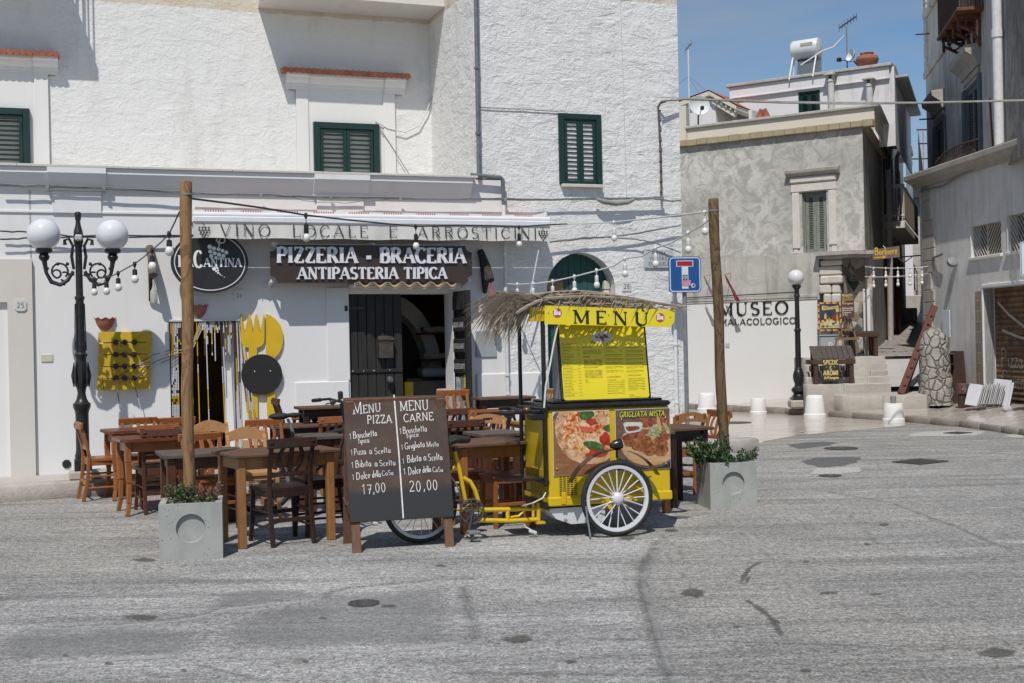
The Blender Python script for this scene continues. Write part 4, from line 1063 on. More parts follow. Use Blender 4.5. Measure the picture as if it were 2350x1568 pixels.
def rock(mb,c,r,h,sy=1.0,seed=1,taper=.35):
 """a rough upright boulder of masonry"""
 rd=random.Random(seed);nz,na=12,18;rows=[]
 off=[[rd.uniform(.86,1.12) for _ in range(na)] for _ in range(nz+1)]
 for i in range(nz+1):
  f=i/nz;k=(1-taper*f)*(1 if f<.8 else math.sqrt(max(.02,1-((f-.8)/.2)**2)))
  rows.append([(c[0]+r*k*off[i][j]*math.cos(2*math.pi*j/na),c[1]+sy*r*k*off[i][j]*math.sin(2*math.pi*j/na),c[2]+h*f) for j in range(na)])
  rows[-1].append(rows[-1][0])
 mb.grid(rows); return mb
M_ROCKW=m_rock('whitewashed_rubble',(.50,.46,.41),(.62,.60,.56));M_ROCKG=m_rock('grey_rubble',(.30,.28,.25),(.42,.40,.36))
m=MB();rock(m,(1.72,-.06,.2),.30,.85,.7,3,.55);m.build('buttress_stone',M_ROCKW,MB_,smooth=60)
# wall cables under the string course
def cable_obj(name,pts,r,mt,parent,seg=6):
 m=MB();m.tube(pts,r,seg); return m.build(name,mt,parent,smooth=60)
M_CABLE=flat('dark_cable',(.03,.03,.032),.6,(.05,.05,.05),20);M_CABLEG=flat('grey_cable',(.22,.23,.24),.6,(.16,.17,.17),20);M_CABLEW=flat('white_cable',(.66,.66,.65),.6,(.55,.55,.54),20)
cable_obj('wall_cable',[(-1.3,-.07,2.5),(-.3,-.07,2.51),(.6,-.07,2.52),(1.3,-.07,2.53),(1.45,-.3,2.53)],.012,M_CABLE,MB_)
# lettering of the museum: separate raised letters
M_LETB=flat('black_letter',(.012,.012,.014),.4,(.02,.02,.02),10)
ms=thing('museum_lettering','black raised serif letters MUSEO MALACOLOGICO across the white base of the grey house','sign',MU.w(-.46,0,1.84),MU.a)
def letters(parent,word,x,z,h,width,y,th,gap,thick,thin,serif,mt):
 sx=width/text_w(word,h,gap);cx=x
 for c in word:
  if c==' ':cx+=(GLY[c][0]+gap)*h*sx; continue
  m=MB();strokes(m,c,cx,z,h,thick,thin,gap,serif,y,th,sx=sx);m.build('letter',mt,parent,smooth=0)
  cx+=(GLY[c][0]+gap)*h*sx
letters(ms,'MUSEO',.0,.23,.28,1.62,-.052,.02,.16,.17,.06,.22,M_LETB)
letters(ms,'MALACOLOGICO',.02,.02,.135,1.76,-.05,.018,.10,.13,.06,.18,M_LETB)
m=MB();m.box(-.32,-.22,-.04,-.031,1.36,1.46,.004);m.box(-.30,-.24,-.045,-.0405,1.38,1.44);m.build('wall_vent',flat('grey_plastic',(.5,.5,.5),.5),MB_)
# ------------------------------------------------------------ white house behind, on the museum roof
WH=thing('rooftop_house','white plaster house above the museum with a green shutter and two flue pipes','building',MU.w(0,-3.0,0),MU.a)
m=MB();m.wall(-1.19,2.66,5.9,7.72,[(.37,.90,6.70,7.40)],0,.12);m.quad((2.66,0,5.9),(2.66,6.0,5.9),(2.66,6.0,7.72),(2.66,0,7.72));m.quad((-1.19,0,5.9),(-1.19,5,5.9),(-1.19,5,7.7),(-1.19,0,7.7))
m.wall(-1.36,2.56,7.45,7.72,[],-.05,0);m.quad((-1.36,-.05,7.45),(2.56,-.05,7.45),(2.56,0,7.45),(-1.36,0,7.45));m.quad((-1.36,-.05,7.3),(-1.36,5,7.3),(-1.36,5,7.72),(-1.36,-.05,7.72))
shear_y(m).build('wall',M_WHOUSE,WH,smooth=0)
m=MB();m.box(-1.44,2.62,-.11,.2,7.73,7.80,.01);m.box(2.42,2.63,.2,6,7.73,7.80,.01);m.box(2.66,2.95,.3,5.8,7.5,7.56,.01);m.quad((-1.4,.1,7.74),(2.6,.1,7.74),(2.6,6,7.74),(-1.4,6,7.74));shear_y(m).build('coping',M_COPE,WH)
m=MB();m.box(-1.36,2.56,-.075,-.051,7.44,7.475,.006);m.build('band',M_WHOUSE,WH)
shutters(WH,.375,.895,6.70,7.395,.02,M_GREEN,15,.045,'window')
M_FLUE=flat('whitewashed_flue',(.62,.61,.60),.8,(.48,.47,.45),5,.2)
for x,zt_ in ((1.22,7.72),(2.12,7.50)):
 m=MB();m.cyl((x,-.13,6.2),(x,-.13,zt_-.2),.075,14);m.cyl((x,-.13,zt_-.199),(x,-.13,zt_-.14),.09,14)
 for a in (-.055,.055):m.box(x+a-.02,x+a+.02,-.19,-.07,zt_-.139,zt_-.05)
 m.box(x-.075,x+.075,-.075-.0,-.065,zt_-.139,zt_-.05);fl=m.build('flue_pipe',M_FLUE,WH)
 m=MB();m.slab([(x-.14,-.27),(x+.14,-.27),(x+.14,.0),(x-.14,.0)],zt_-.049,zt_-.03);m.add([(x-.14,-.27,zt_-.029),(x+.14,-.27,zt_-.029),(x+.14,0,zt_-.029),(x-.14,0,zt_-.029),(x,-.13,zt_+.03)],[(0,1,4),(1,2,4),(2,3,4),(3,0,4)]);m.build('flue_cap',M_LIMED,fl,smooth=0)
# terrace parapet between the two
PP=thing('terrace_parapet','long cream parapet wall with a grey coping over the block cornice','parapet',MU.w(0,-.35,0),MU.a)
m=MB();m.wall(-1.32,2.98,6.0,6.36,[],0,0);m.quad((2.98,0,5.9),(2.98,4.6,5.9),(2.98,4.6,6.36),(2.98,0,6.36));m.box(-2.6,-1.325,-.03,.3,5.9,6.9,.01);shear_y(m).build('wall',M_CREAM,PP,smooth=0)
m=MB();m.box(-1.34,3.08,-.06,.16,6.365,6.425,.01);m.box(2.86,3.07,.16,4.7,6.365,6.425,.01);shear_y(m).build('coping',M_COPE,PP)
# gabled roof hut at the left end
HU=thing('rooftop_hut','small pink white roof hut with a tiled gable and exposed rafters by the corner','hut',MU.w(0,-2.2,0),MU.a)
HH= lambda x,y:MU.hit(x,y,-2.2)
a=HH(1560,233);b=HH(1629,209);c=HH(1691,243)
m=MB();m.prism([(a[0]-.6,a[1]-.26),(a[0]-.6,a[1]-.15),(b[0],b[1]),(c[0],c[1]),(c[0],c[1]-.1),(b[0],b[1]-.11)],-.05,2.4);m.build('roof',M_CREAM,HU,smooth=0)
m=MB();m.quad((a[0]-.6,-.07,a[1]-.15+.03),(b[0],-.07,b[1]+.02),(b[0],2.4,b[1]+.02),(a[0]-.6,2.4,a[1]-.12));m.quad((c[0]+.02,-.07,c[1]+.02),(b[0],-.07,b[1]+.02),(b[0],2.4,b[1]+.02),(c[0]+.02,2.4,c[1]+.02));m.build('roof_tiles',M_TILE,HU,smooth=0)
xw=b[0]+.10
m=MB();m.wall(a[0]-.5,xw,5.6,b[1]-.16,[],.1,0);m.quad((xw,.1,5.6),(xw,.8,5.6),(xw,.8,b[1]-.16),(xw,.1,b[1]-.16));m.box(xw+.8,xw+.88,.2,.3,5.6,c[1]-.1);m.quad((xw,.8,5.6),(xw+.9,.8,5.6),(xw+.9,.8,c[1]-.1),(xw,.8,b[1]-.15));m.build('wall',M_WHOUSE,HU,smooth=0)
for i in range(5):
 m=MB();x=xw+.06+i*(c[0]-xw-.1)/4.2;z=b[1]-.13-(x-b[0])*(b[1]-c[1])/(c[0]-b[0])-.07
 m.box(x,x+.05,-.03,.75,z,z+.09,.01);m.build('rafter',M_CREAM,HU)
m=MB();m.bar((xw-.05,.05,b[1]-.25),(c[0]-.05,.05,c[1]-.22),.06,.09);m.build('beam',M_CREAM,HU)
# things on the roofs
M_WMET=flat('white_enamel',(.66,.69,.70),.35,(.58,.62,.63),6)
M_TERRA=flat('terracotta',(.36,.135,.085),.8,(.27,.10,.065),7,.3,40)
p=MU.w(.72,-3.6,7.8);wt=thing('solar_water_heater','white cylindrical solar water heater tank on the rooftop house','water heater',p,MU.a)
WT= lambda x,y:MU.hit(x,y,-3.6)
a=WT(1824,118);b=WT(1884,131);lx=a[0]-.72;rx=b[0]-.72;zc=a[1]-7.8-.02;rr=.24
m=MB();ms_=Matrix.Rotation(R(90),3,'Y')
m.lathe([(0.0,lx-.03),(rr*.6,lx-.025),(rr*.95,lx),(rr,lx+.03),(rr,rx-.03),(rr*.95,rx),(rr*.5,rx+.03),(0,rx+.03)],(0,-.1,zc),24,ms_);m.build('tank',M_WMET,wt)
m=MB()
for x in (lx+.02,rx-.05):m.bar((x,-.1,zc),(x,-.18,-.1),.03,.03);m.bar((x,-.1,zc),(x+.1,-.75,-.1),.03,.03)
m.build('stand',M_PIPEW,wt)
m=MB();m.add([(lx+.1,-.1,zc-.2),(rx+.05,-.1,zc-.2),(rx+.25,-.7,-.05),(lx+.3,-.7,-.05)],[(0,1,2,3)]);m.build('collector_panel',flat('solar_glass',(.10,.12,.14),.2),wt,smooth=0)
m=MB();m.box(lx+.26,lx+.56,-.1-rr-.004,-.1-rr+.01,zc+.03,zc+.11);m.build('nameplate',flat('beige_label',(.45,.38,.28),.6),wt)
JR= lambda x,y:MU.hit(x,y,-3.25)
a=JR(1991,130);t_=JR(1991,97);w_=(JR(2017,115)[0]-JR(1966,115)[0])/2
m=MB();H=t_[1]-a[1]
m.lathe([(w_*.62,0),(w_*.78,H*.12),(w_*.96,H*.4),(w_,H*.5),(w_*1.01,H*.53),(w_,H*.56),(w_*.92,H*.74),(w_*.66,H*.84),(w_*.5,H*.87),(w_*.5,H*.9),(w_*.6,H*.95),(w_*.58,H),(w_*.42,H),(w_*.4,H*.9),(0,H*.88)],(0,0,0),28)
jar=m.build('terracotta_jar',M_TERRA,None,MU.w(a[0],-3.22,7.82),0);tag(jar,'round terracotta jar standing on the roof edge of the rooftop house','jar')
m=MB();m.tube([(-w_*.55,-w_*.5,H*.74),(-w_*.7,-w_*.55,H*.86),(-w_*.4,-w_*.35,H*.9)],.03,6);m.build('handle',M_TERRA,jar)
def antenna(px,py0,py1,off,label,kind,arms):
 b=MU.hit(px,py0,off);t=MU.hit(px,py1,off);o=thing('antenna',label,'antenna',MU.w(b[0],off,b[1]),MU.a)
 h=t[1]-b[1];m=MB();m.cyl((0,0,-.3),(0,0,h),.018,6);m.build('mast',M_PIPEW if kind else M_CABLEG,o)
 m=MB()
 for z,l,n,up in arms:
  m.bar((-l*.4,0,h+z),(l*.6,-.05,h+z+up),.025,.025)
  for i in range(n):
   u=-.4+i/max(1,n-1);m.cyl((l*u,-.02,h+z+up*(u+.4)-.09-.0),(l*u,-.02,h+z+up*(u+.4)+.09),.006,5)
 m.build('aerial',M_CABLEG if kind else M_BLACK,o); return o
an1=antenna(1944,136,62,-3.4,'tall rooftop antenna with a tilted comb aerial beside the terracotta jar',0,[(0,.42,7,.2)])
an2=antenna(1583,290,114,-1.2,'thin guyed antenna mast with a small tip on the roof hut',1,[(0,.16,2,.13)])
for (x,y) in ((1556,160),(1614,192),(1672,214)):
 a=MU.hit(1583,139,-1.2);b=MU.hit(x,y,-1.2);o=cable_obj('guy_wire',[(0,0,1.18),(b[0]-a[0],0,b[1]-a[1]+1.18)],.005,M_CABLEG,an2,4)
cb=MU.hit(1889,118,-3.35);ce=MU.hit(1938,82,-3.35);c2=MU.hit(1835,154,-3.35)
tag(cable_obj('antenna_cable',[MU.w(ce[0],-3.35,ce[1]),MU.w((cb[0]+ce[0])/2,-3.35,(cb[1]+ce[1])/2-.08),MU.w(cb[0],-3.30,cb[1]),MU.w(c2[0],-3.30,c2[1])],.02,M_CABLEW,None),'sagging white cable bundle from the comb antenna past the water heater','cable')
def dish(px,py,off,r,label,face):
 p=MU.hit(px,py,off);o=thing('satellite_dish',label,'satellite dish',MU.w(p[0],off,p[1]),MU.a+face)
 m=MB();mm=Matrix.Rotation(R(75),3,'X');m.lathe([(0.001,0),(r*.4,.012),(r*.75,.05),(r,.1),(r,.085),(r*.72,.03),(.001,-.02)],(0,0,0),22,mm);m.build('reflector',M_WMET,o)
 m=MB();m.tube([(0,.0,-.1),(0,.12,-.22),(0,.14,-.5)],.018,6);m.build('bracket',M_BLACK,o)
 m=MB();m.tube([(0,-.06,-r*.8),(0,-.36,-.1)],.01,5);m.box(-.04,.04,-.44,-.34,-.14,-.05,.01);m.build('receiver_arm',M_BLACK,o); return o
dish(1604,246,-1.1,.24,'white satellite dish on the wall of the roof hut',R(35))
dish(1959,130,-3.32,.15,'white satellite dish half hidden beside the terracotta jar',R(-40))
m=MB();p=MU.hit(1751,262,-1.4)
m.bar((-.10,0,0),(.0,0,.20),.015,.16);m.bar((.10,0,0),(.0,0,.205),.015,.16)
tag(m.build('ridge_tile',M_TILE,None,MU.w(p[0],-1.4,p[1]-.1),MU.a+.3),'pair of red tiles leaning together behind the cream parapet','tile')
# ------------------------------------------------------------ building on the right, lower part
RL=Frame(8.78,26.85,R(-85.5))
RB=thing('garage_building','old streaked plaster building on the right with barred windows and a rusty roller shutter','building',RL.o,RL.a)
m=MB();W1=(2.28,3.56,3.03,3.64);W2=(3.80,5.1,3.03,3.70);GA=(2.80,5.0,.0,2.42)
m.wall(.0,9,.0,4.72,[W1,W2,GA],0,.22)
m.quad((0,0,0),(0,6,0),(0,6,4.72),(0,0,4.72));m.build('wall',M_AGEL,RB,smooth=0)
m=MB();rnd=random.Random(12);z=.15
while z<4.55:
 h=rnd.uniform(.24,.42);w_=rnd.choice((.42,.62,.55));m.box(-.02+rnd.uniform(-.008,.008),w_,-.03,.2,z,min(z+h-.008,4.68),.012);z+=h
m.build('quoin',M_LIMED,RB)
m=MB();corn(m,-.35,9,[(0,4.68),(.05,4.68),(.08,4.76),(.2,4.83),(.26,4.86),(.26,4.95),(.24,4.97),(0,5.0)]);m.build('ledge',m_stone('mossy_ledge',(.33,.31,.27),(.44,.42,.38),(.15,.14,.11),.9,4,.9),RB,smooth=30)
m=MB();m.quad((-.3,-.2,4.99),(9,-.2,4.99),(9,4,5.05),(-.3,4,5.05));m.build('terrace_floor',M_LIMED,RB,smooth=0)
cable_obj('wall_cable',[(.0,-.06,4.60),(1.2,-.06,4.58),(2.0,-.06,4.68),(2.6,-.05,4.72)],.02,M_CABLEG,RB)
for W in (W1,W2):
 f=MB();f.box(W[0]-.0,W[0]+.03,-.012,.2,W[2],W[3]);f.box(W[0]-.05,W[1]+.05,-.05,.15,W[2]-.055,W[2]+.01,.01);wf=f.build('window',M_AGEL,RB)
 b=MB();b.quad((W[0],.2,W[2]),(W[1],.2,W[2]),(W[1],.2,W[3]),(W[0],.2,W[3]));b.build('pane',flat('dusty_glass',(.05,.055,.055),.25,(.12,.12,.115),3),wf,smooth=0)
 g=MB();cx=(W[0]+W[1])/2;h=W[3]-W[2]
 g.cyl((cx,.05,W[2]),(cx,.05,W[3]),.016,6)
 for i in range(-4,8):
  z0=W[2]+i*.12
  for sgn,xe in ((-1,W[0]),(1,W[1])):
   L_=abs(xe-cx);sl=1.15
   p0=(cx,z0);p1=(xe,z0+L_*sl)
   def clipz(p0,p1):
    (xa,za),(xb,zb)=p0,p1
    lo,hi=W[2],W[3]
    if zb<=lo or za>=hi: return None
    ta=max(0,(lo-za)/(zb-za));tb=min(1,(hi-za)/(zb-za))
    return ((xa+(xb-xa)*ta,za+(zb-za)*ta),(xa+(xb-xa)*tb,za+(zb-za)*tb))
   c=clipz(p0,p1)
   if c:g.cyl((c[0][0],.05,c[0][1]),(c[1][0],.05,c[1][1]),.012,6)
 g.build('window_bars',m_stone('peeling_bars',(.42,.38,.33),(.5,.47,.42),(.16,.08,.05),.7,9,.1),wf)
# garage opening
def m_roller():
 t=NT('rusty_roller_shutter');P=t.co();X,Y,Z=t.xyz(P)
 n=t.noise(P,3.5,6,.68,.4);w_=t.math('SINE',t.math('MULTIPLY',Z,62.8));br=t.vor(t.co((14,1,10)),1.0,'F1','Color')
 col=t.mix(t.ramp(n,[(.38,0.),(.66,1.)]),(.075,.042,.02),(.23,.125,.045))
 col=t.mix(t.math('MULTIPLY',t.ramp(w_,[(.35,0.),(.6,1.)]),.6),col,(.03,.018,.012))
 t.set(Base_Color=col,Roughness=.75,Metallic=.0);t.bump(w_,.6,.02)
 return t.m
m=MB();m.quad((GA[0],.21,.0),(GA[1],.21,.0),(GA[1],.21,2.42),(GA[0],.21,2.42));rs=m.build('roller_shutter',m_roller(),RB,smooth=0)
M_SPRAY=flat('grey_spray_paint',(.42,.39,.35),.7,(.34,.31,.28),15)
m=MB();hand=random.Random(1)
strokes(m,'P',3.02,.92,.36,.05,.05,.05,0,.2,0,sx=1.0,jit=hand);strokes(m,'izza',3.30,.92,.34,.05,.05,.05,0,.2,0,sx=1.0,jit=hand);strokes(m,'Gourmet',3.05,.55,.32,.055,.055,.03,0,.2,0,sx=1.0,jit=hand);strokes(m,'G',4.25,.85,.5,.05,.05,.03,0,.2,0,sx=1.1,jit=hand)
for k,pts in enumerate(([(2.95,2.15),(3.4,1.9),(4.1,1.62),(4.9,1.5)],[(3.1,1.62),(3.8,1.48),(4.6,1.38)],[(4.35,2.35),(4.36,1.8),(4.38,1.1)])):m.ribbon(pts,.05,.199-k*.001,0)
m.build('graffiti',M_SPRAY,rs,smooth=0,fix=False)
m=MB();m.box(GA[0]-.03,GA[1],-.04,.05,2.43,2.50,.01);m.box(GA[0]-.035,GA[0]+.0,-.035,.2,.2,2.425,.006);m.build('garage_frame',M_FRESH,RB)
def m_btile():
 t=NT('brown_wall_tiles');P=t.co(rot=(R(90),0,0))
 br=t.n('ShaderNodeTexBrick');t._in(br.inputs['Vector'],P)
 for k,v in (('Scale',1.0),('Brick Width',.30),('Row Height',.20),('Mortar Size',.006)):br.inputs[k].default_value=v
 br.inputs['Color1'].default_value=(.30,.235,.17,1);br.inputs['Color2'].default_value=(.26,.20,.145,1);br.inputs['Mortar'].default_value=(.45,.42,.38,1)
 t.set(Base_Color=br.outputs[0],Roughness=.5); return t.m
m=MB();m.box(GA[0]-.33,GA[0]-.04,-.02,.0,.2,2.38,.004);m.box(4.95,5.4,-.02,.0,.2,2.5,.004);m.build('wall_tiles',m_btile(),RB)
_q=RL.loc(at(2146,900,24.5));m=MB();rock(m,(_q[0],-_q[1],.2),.40,1.52,.8,8,.30);m.build('buttress_stone',M_ROCKG,RB,smooth=60)
m=MB();m.lathe([(.0,-.05),(.09,-.05),(.1,-.02),(.1,.04),(.04,.06),(.0,.06)],(1.62,-.09,3.0),14,Matrix.Rotation(R(60),3,'Y'));fl=m.build('floodlight',M_CABLEG,RB)
m=MB();m.tube([(.55,-.03,3.16),(.9,-.08,3.17),(1.25,-.1,3.2)],.025,8);m.build('conduit',M_CABLEG,RB)
m=MB();m.box(1.0,1.35,-.05,-.031,1.5,2.05,.004);nb=m.build('notice_board',flat('white_paper',(.62,.66,.72),.5,(.55,.6,.68),8),RB)
# ------------------------------------------------------------ right, upper part
RU=Frame(at(2125,200,33).x,33,math.atan2(-.983,-.18))
UB=thing('weathered_building','tall dark weathered building at the right edge with faded shutters and a rusty balcony','building',RU.o,RU.a)
m=MB();U1=(1.5,2.95,5.0,6.75);U2=(5.75,7.5,5.0,6.82)
m.wall(0,14,4.6,13.5,[U1,U2],0,.2);m.quad((0,0,4.6),(0,7,4.6),(0,7,13.5),(0,0,13.5));m.build('wall',M_AGED,UB,smooth=0)
m=MB();m.wall(10.3,15,4.6,13.5,[],-.05,0);m.quad((10.3,-.05,4.6),(10.3,0,4.6),(10.3,0,13.5),(10.3,-.05,13.5));m.build('flaking_wall',m_mottled('flaking_dark_plaster',(.24,.215,.195),(.40,.375,.35),(.5,.47,.42),1.4,.7,.8,(.07,.07,.075)),UB,smooth=0)
m=MB();z=8.3
while z<13:m.box(-.05,.45,-.03,.3,z,z+.42,.02);z+=.45
m.build('quoin',M_AGED,UB)
m=MB();m.box(-.05,6.8,-.06,0,8.22,8.40,.02);m.box(.3,2.6,-.1,0,9.7,9.85,.02);m.build('string_course',M_AGED,UB)
m=MB();m.cyl((9.95,-.12,4.9),(9.95,-.12,13.4),.09,12);m.cyl((9.95,-.12,7.0),(9.95,-.12,7.15),.105,12);m.build('drain_pipe',M_PIPEW,UB)
for (W,zt_) in ((U1,7.15),(U2,7.2)):
 wd=shutters(UB,W[0]+.1,W[1]-.1,W[2],W[3]-.02,.03,M_BLSHUT,28,.05,'window',None,leafw=.1)
 m=MB();m.box(W[0]-.2,W[0]+.08,-.05,.02,W[2],W[3],.01);m.box(W[1]-.08,W[1]+.2,-.05,.02,W[2],W[3],.01);m.build('open_shutter',M_BLSHUT,wd)
 m=MB();corn(m,W[0]-.1,W[1]+.15,[(0,zt_-.2),(.08,zt_-.2),(.12,zt_-.05),(.3,zt_+.08),(.32,zt_+.2),(0,zt_+.24)]);m.box(W[0],W[1],-.05,0,W[3]+.05,zt_-.21,.01);m.build('window_hood',M_LIMED,UB,smooth=30)
m=MB();bp=.52;_l=RU.hit(2150,105,bp);_r=RU.hit(2195,14,bp);bx0,bx1,bz=_l[0],_r[0],(_l[1]+_r[1])/2
m.box(bx0,bx1,-bp,0,bz,bz+.07,.01);rb=m.build('balcony',M_RUST,UB)
m=MB();n=44
for i in range(n+1):x=bx0+.04+(bx1-bx0-.08)*i/n;m.cyl((x,-bp+.04,bz+.07),(x,-bp+.04,bz+1.1),.014,5)
for i in range(8):
 y=-bp+.04+(bp-.05)*i/7
 for x in (bx0+.04,bx1-.04):m.cyl((x,y,bz+.07),(x,y,bz+1.1),.014,5)
m.bar((bx0,-bp+.04,bz+1.1),(bx1,-bp+.04,bz+1.1),.05,.03);m.box(bx0+.1,bx1-.1,-bp+.06,-bp+.07,bz+.1,bz+1.05);m.build('railing',M_RUSTD,rb)
for i in range(4):
 x=bx0+.3+i*(bx1-bx0-.7)/3;m=MB()
 m.box(x,x+.06,-bp+.05,-.0,bz-.10,bz-.002);m.tube([(x+.03,-.02,bz-.62),(x+.03,-.14,bz-.36),(x+.03,-.42,bz-.2),(x+.03,-bp+.1,bz-.14)],.035,6)
 m.tube([(x+.03,-.2+.1*math.cos(R(t)),bz-.2+.09*math.sin(R(t))) for t in range(0,360,40)],.02,6,closed=True);m.cyl((x+.03,-bp+.09,bz-.1),(x+.03,-bp+.09,bz-.32),.03,6);m.box(x,x+.06,-.05,.0,bz-.65,bz-.1)
 m.build('bracket',M_RUSTD if i<2 else M_RUST,rb)
m=MB();m.tube([(.9,-.02,9.2),(.9,-.35,9.2)],.02,6);m.tube([(1.6,-.02,6.92),(1.6,-.4,6.92)],.02,6);m.build('iron_hook',M_RUSTD,UB)
m=MB();p0=RL.w(.6,-.1,4.99);rr_=MB()
o=thing('terrace_railing','low rusty scrolled railing on the ledge of the building at right','railing',RL.w(0,0,4.97),RL.a)
for i in range(22):
 x=1.0+i*.085;rr_.tube([(x+.03*math.sin(i),-.1,0),(x-.03,-.1,.12),(x+.03,-.1,.26-abs(i-11)*.006)],.01,5)
rr_.tube([(.95,-.1,.1),(1.4,-.1,.25),(2.1,-.1,.30),(2.9,-.1,.28)],.02,5);rr_.bar((2.4,-.1,0),(2.85,-.1,.28),.015,.015);rr_.bar((2.85,-.1,0),(2.4,-.1,.28),.015,.015)
rr_.build('bars',M_RUSTD,o)
m=MB();m.tube([RL.w(3.1,-.1,4.99),RL.w(3.0,-.1,6.0)],.02,6)
tag(m.build('iron_rod',M_RUST,None),'rusty rod standing against the faded shutters above the ledge','rod')
# ------------------------------------------------------------ the climbing alley between museum and garage building
_c=MU.w(2.83,0,0)
AL=Frame(_c.x,_c.y,R(69.2))
CH=thing('balcony_house','cream house up the alley with a solid sided balcony and dark shutters','house',AL.o,AL.a)
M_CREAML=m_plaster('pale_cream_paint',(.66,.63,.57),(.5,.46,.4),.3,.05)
M_ALEY=m_mottled('shaded_alley_plaster',(.24,.215,.185),(.34,.315,.28),(.18,.165,.15),1.0,.5,.2,(.1,.09,.08))  # alley shade is painted in: plaster darkened by colour
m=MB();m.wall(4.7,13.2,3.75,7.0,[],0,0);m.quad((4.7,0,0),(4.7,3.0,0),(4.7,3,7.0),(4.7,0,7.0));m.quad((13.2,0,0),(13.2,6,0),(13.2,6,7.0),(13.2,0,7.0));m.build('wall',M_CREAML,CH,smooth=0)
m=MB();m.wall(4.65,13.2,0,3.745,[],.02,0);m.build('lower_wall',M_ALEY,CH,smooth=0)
m=MB();m.box(4.7,9.0,-.22,.05,6.85,6.95,.01);m.box(9.2,13.3,-.30,.05,7.0,7.15,.02);m.build('cornice',M_LIMED,CH)
for x0,x1,z0,z1 in ((5.3,6.0,4.55,6.3),(7.2,7.9,4.55,6.3),(10.2,10.9,4.55,6.3)):
 wd=shutters(CH,x0,x1,z0,z1,-.02,M_GREEN,20,.04,'window',None,leafw=.06)
 m=MB();m.box(x0-.1,x1+.1,-.26,0,z1+.22,z1+.30,.02);m.build('window_hood',M_CREAML,wd)
m=MB();m.box(5.4,11.6,-.48,0,4.20,4.38,.01);cb=m.build('balcony',M_CREAML,CH)
m=MB();m.box(5.4,11.6,-.48,-.45,4.44,5.28,.01);m.build('balcony_panel',m_plaster('cream_panel',(.60,.53,.41),(.45,.38,.28),.3,.03),cb)
m=MB()
for i in range(4):m.box(5.4,5.43,-.44+i*.12,-.42+i*.12,4.38,5.2)
m.box(5.38,5.46,-.5,-.0,5.2,5.29,.008);m.box(5.39,5.45,-.48,0,4.5,4.54);m.build('railing',M_CREAML,cb)
m=MB();m.tube([(4.95,-.14,5.6),(4.95,-.16,5.45),(4.95,-.12,1.2)],.07,10);m.build('drain_pipe',flat('pink_grey_pipe',(.45,.40,.38),.6),CH)
m=MB();m.tube([(8.8,-.1,6.9),(8.8,-.2,6.8),(8.8,-.2,6.6),(8.8,-.1,6.4),(8.8,-.1,4.3)],.06,10);m.build('drain_pipe',flat('pink_pipe',(.60,.48,.43),.6),CH)
m=MB();m.cyl((8.3,-.1,.8),(8.3,-.1,2.8),.06,10);m.build('drain_pipe',M_RUST,CH)
m=MB();m.box(9.0,9.9,-.03,.019,.5,3.1);m.box(6.2,6.9,-.03,.019,.5,2.9);m.build('dark_doorway',M_BLKW,CH)
# the far end of the alley
def farhouse(name,label,pxs,pys,dist,depth,mt,face=0.0):
 a=at(pxs[0],pys[1],dist);b=at(pxs[1],pys[0],dist);c=(a+b)/2
 o=thing(name,label,'house',(c.x,dist,0),face);hw=(b.x-a.x)/2
 m=MB();m.box(-hw,hw,0,depth,a.z,b.z);m.build('wall',mt,o,smooth=0)
 return o,hw,a.z,b.z
o,hw,z0,z1=farhouse('white_house','white house closing the alley with green shutters and a terracotta band',(2080,2165),(508,700),62,8,M_WHOUSE,R(8))
m=MB();m.box(-hw-.05,hw+.05,-.1,.0,z1-.02,z1+.2,.02);m.build('roof_edge',M_TERRA,o)
for px0,px1,py0,py1 in ((2096,2106,590,640),(2116,2124,645,690)):
 a=at(px0,py1,62);b=at(px1,py0,62);c=o.location;shutters(o,a.x-c[0],b.x-c[0],a.z,b.z,-.1,flat('bright_green_paint',(.01,.10,.06),.5,(.015,.12,.07),8),12,.08,'window',None,leafw=.1)
o,hw,z0,z1=farhouse('timber_penthouse','dark roofed penthouse with orange timber cladding above the alley',(2086,2155),(432,520),66,5,flat('blue_grey_cladding',(.10,.13,.17),.6),0)
m=MB();m.box(-hw-.3,hw+.3,-.6,4,z1-.55,z1+.02,.03);m.build('roof',flat('dark_sheet_roof',(.03,.03,.032),.6),o)
m=MB();m.box(-.15,hw,-.06,-.01,z0,z1-.56);m.build('timber_panel',wood('orange_timber',(.36,.15,.035),(.28,.11,.03),(6,6,6),.5,0,.1),o)
p=at(2089,500,60);t_=at(2089,336,60)
o=thing('chimney_pipe','tall shiny steel chimney pipe rising behind the alley balcony','chimney',(p.x,60,p.z));h=t_.z-p.z
m=MB();m.cyl((0,0,-3),(0,0,h),.15,14);m.build('pipe',flat('stainless',(.42,.44,.46),.3,(.32,.34,.36),3,metal=.8),o)
m=MB()
for k in (.25,.5,.75,.96):m.cyl((0,0,h*k),(0,0,h*k+.06),.165,14)
m.build('collar',flat('stainless_dark',(.3,.31,.33),.4,metal=.8),o)
b=at(2121,440,70);o=thing('antenna','red and white antenna mast with two dark rods behind the alley roofs','antenna',(b.x,70,b.z));t_=at(2121,295,70).z-b.z
m=MB();m.cyl((0,0,-1),(0,0,t_),.03,6);m.build('mast',flat('red_white_paint',(.5,.3,.28),.6,(.5,.1,.08),30),o)
m=MB()
for k,l in ((.18,.8),(.52,1.0),(.98,.35),(.76,.3)):m.bar((-l,0,t_*k),(l,0,t_*k),.05,.07)
m.build('aerial',M_BLACK,o)
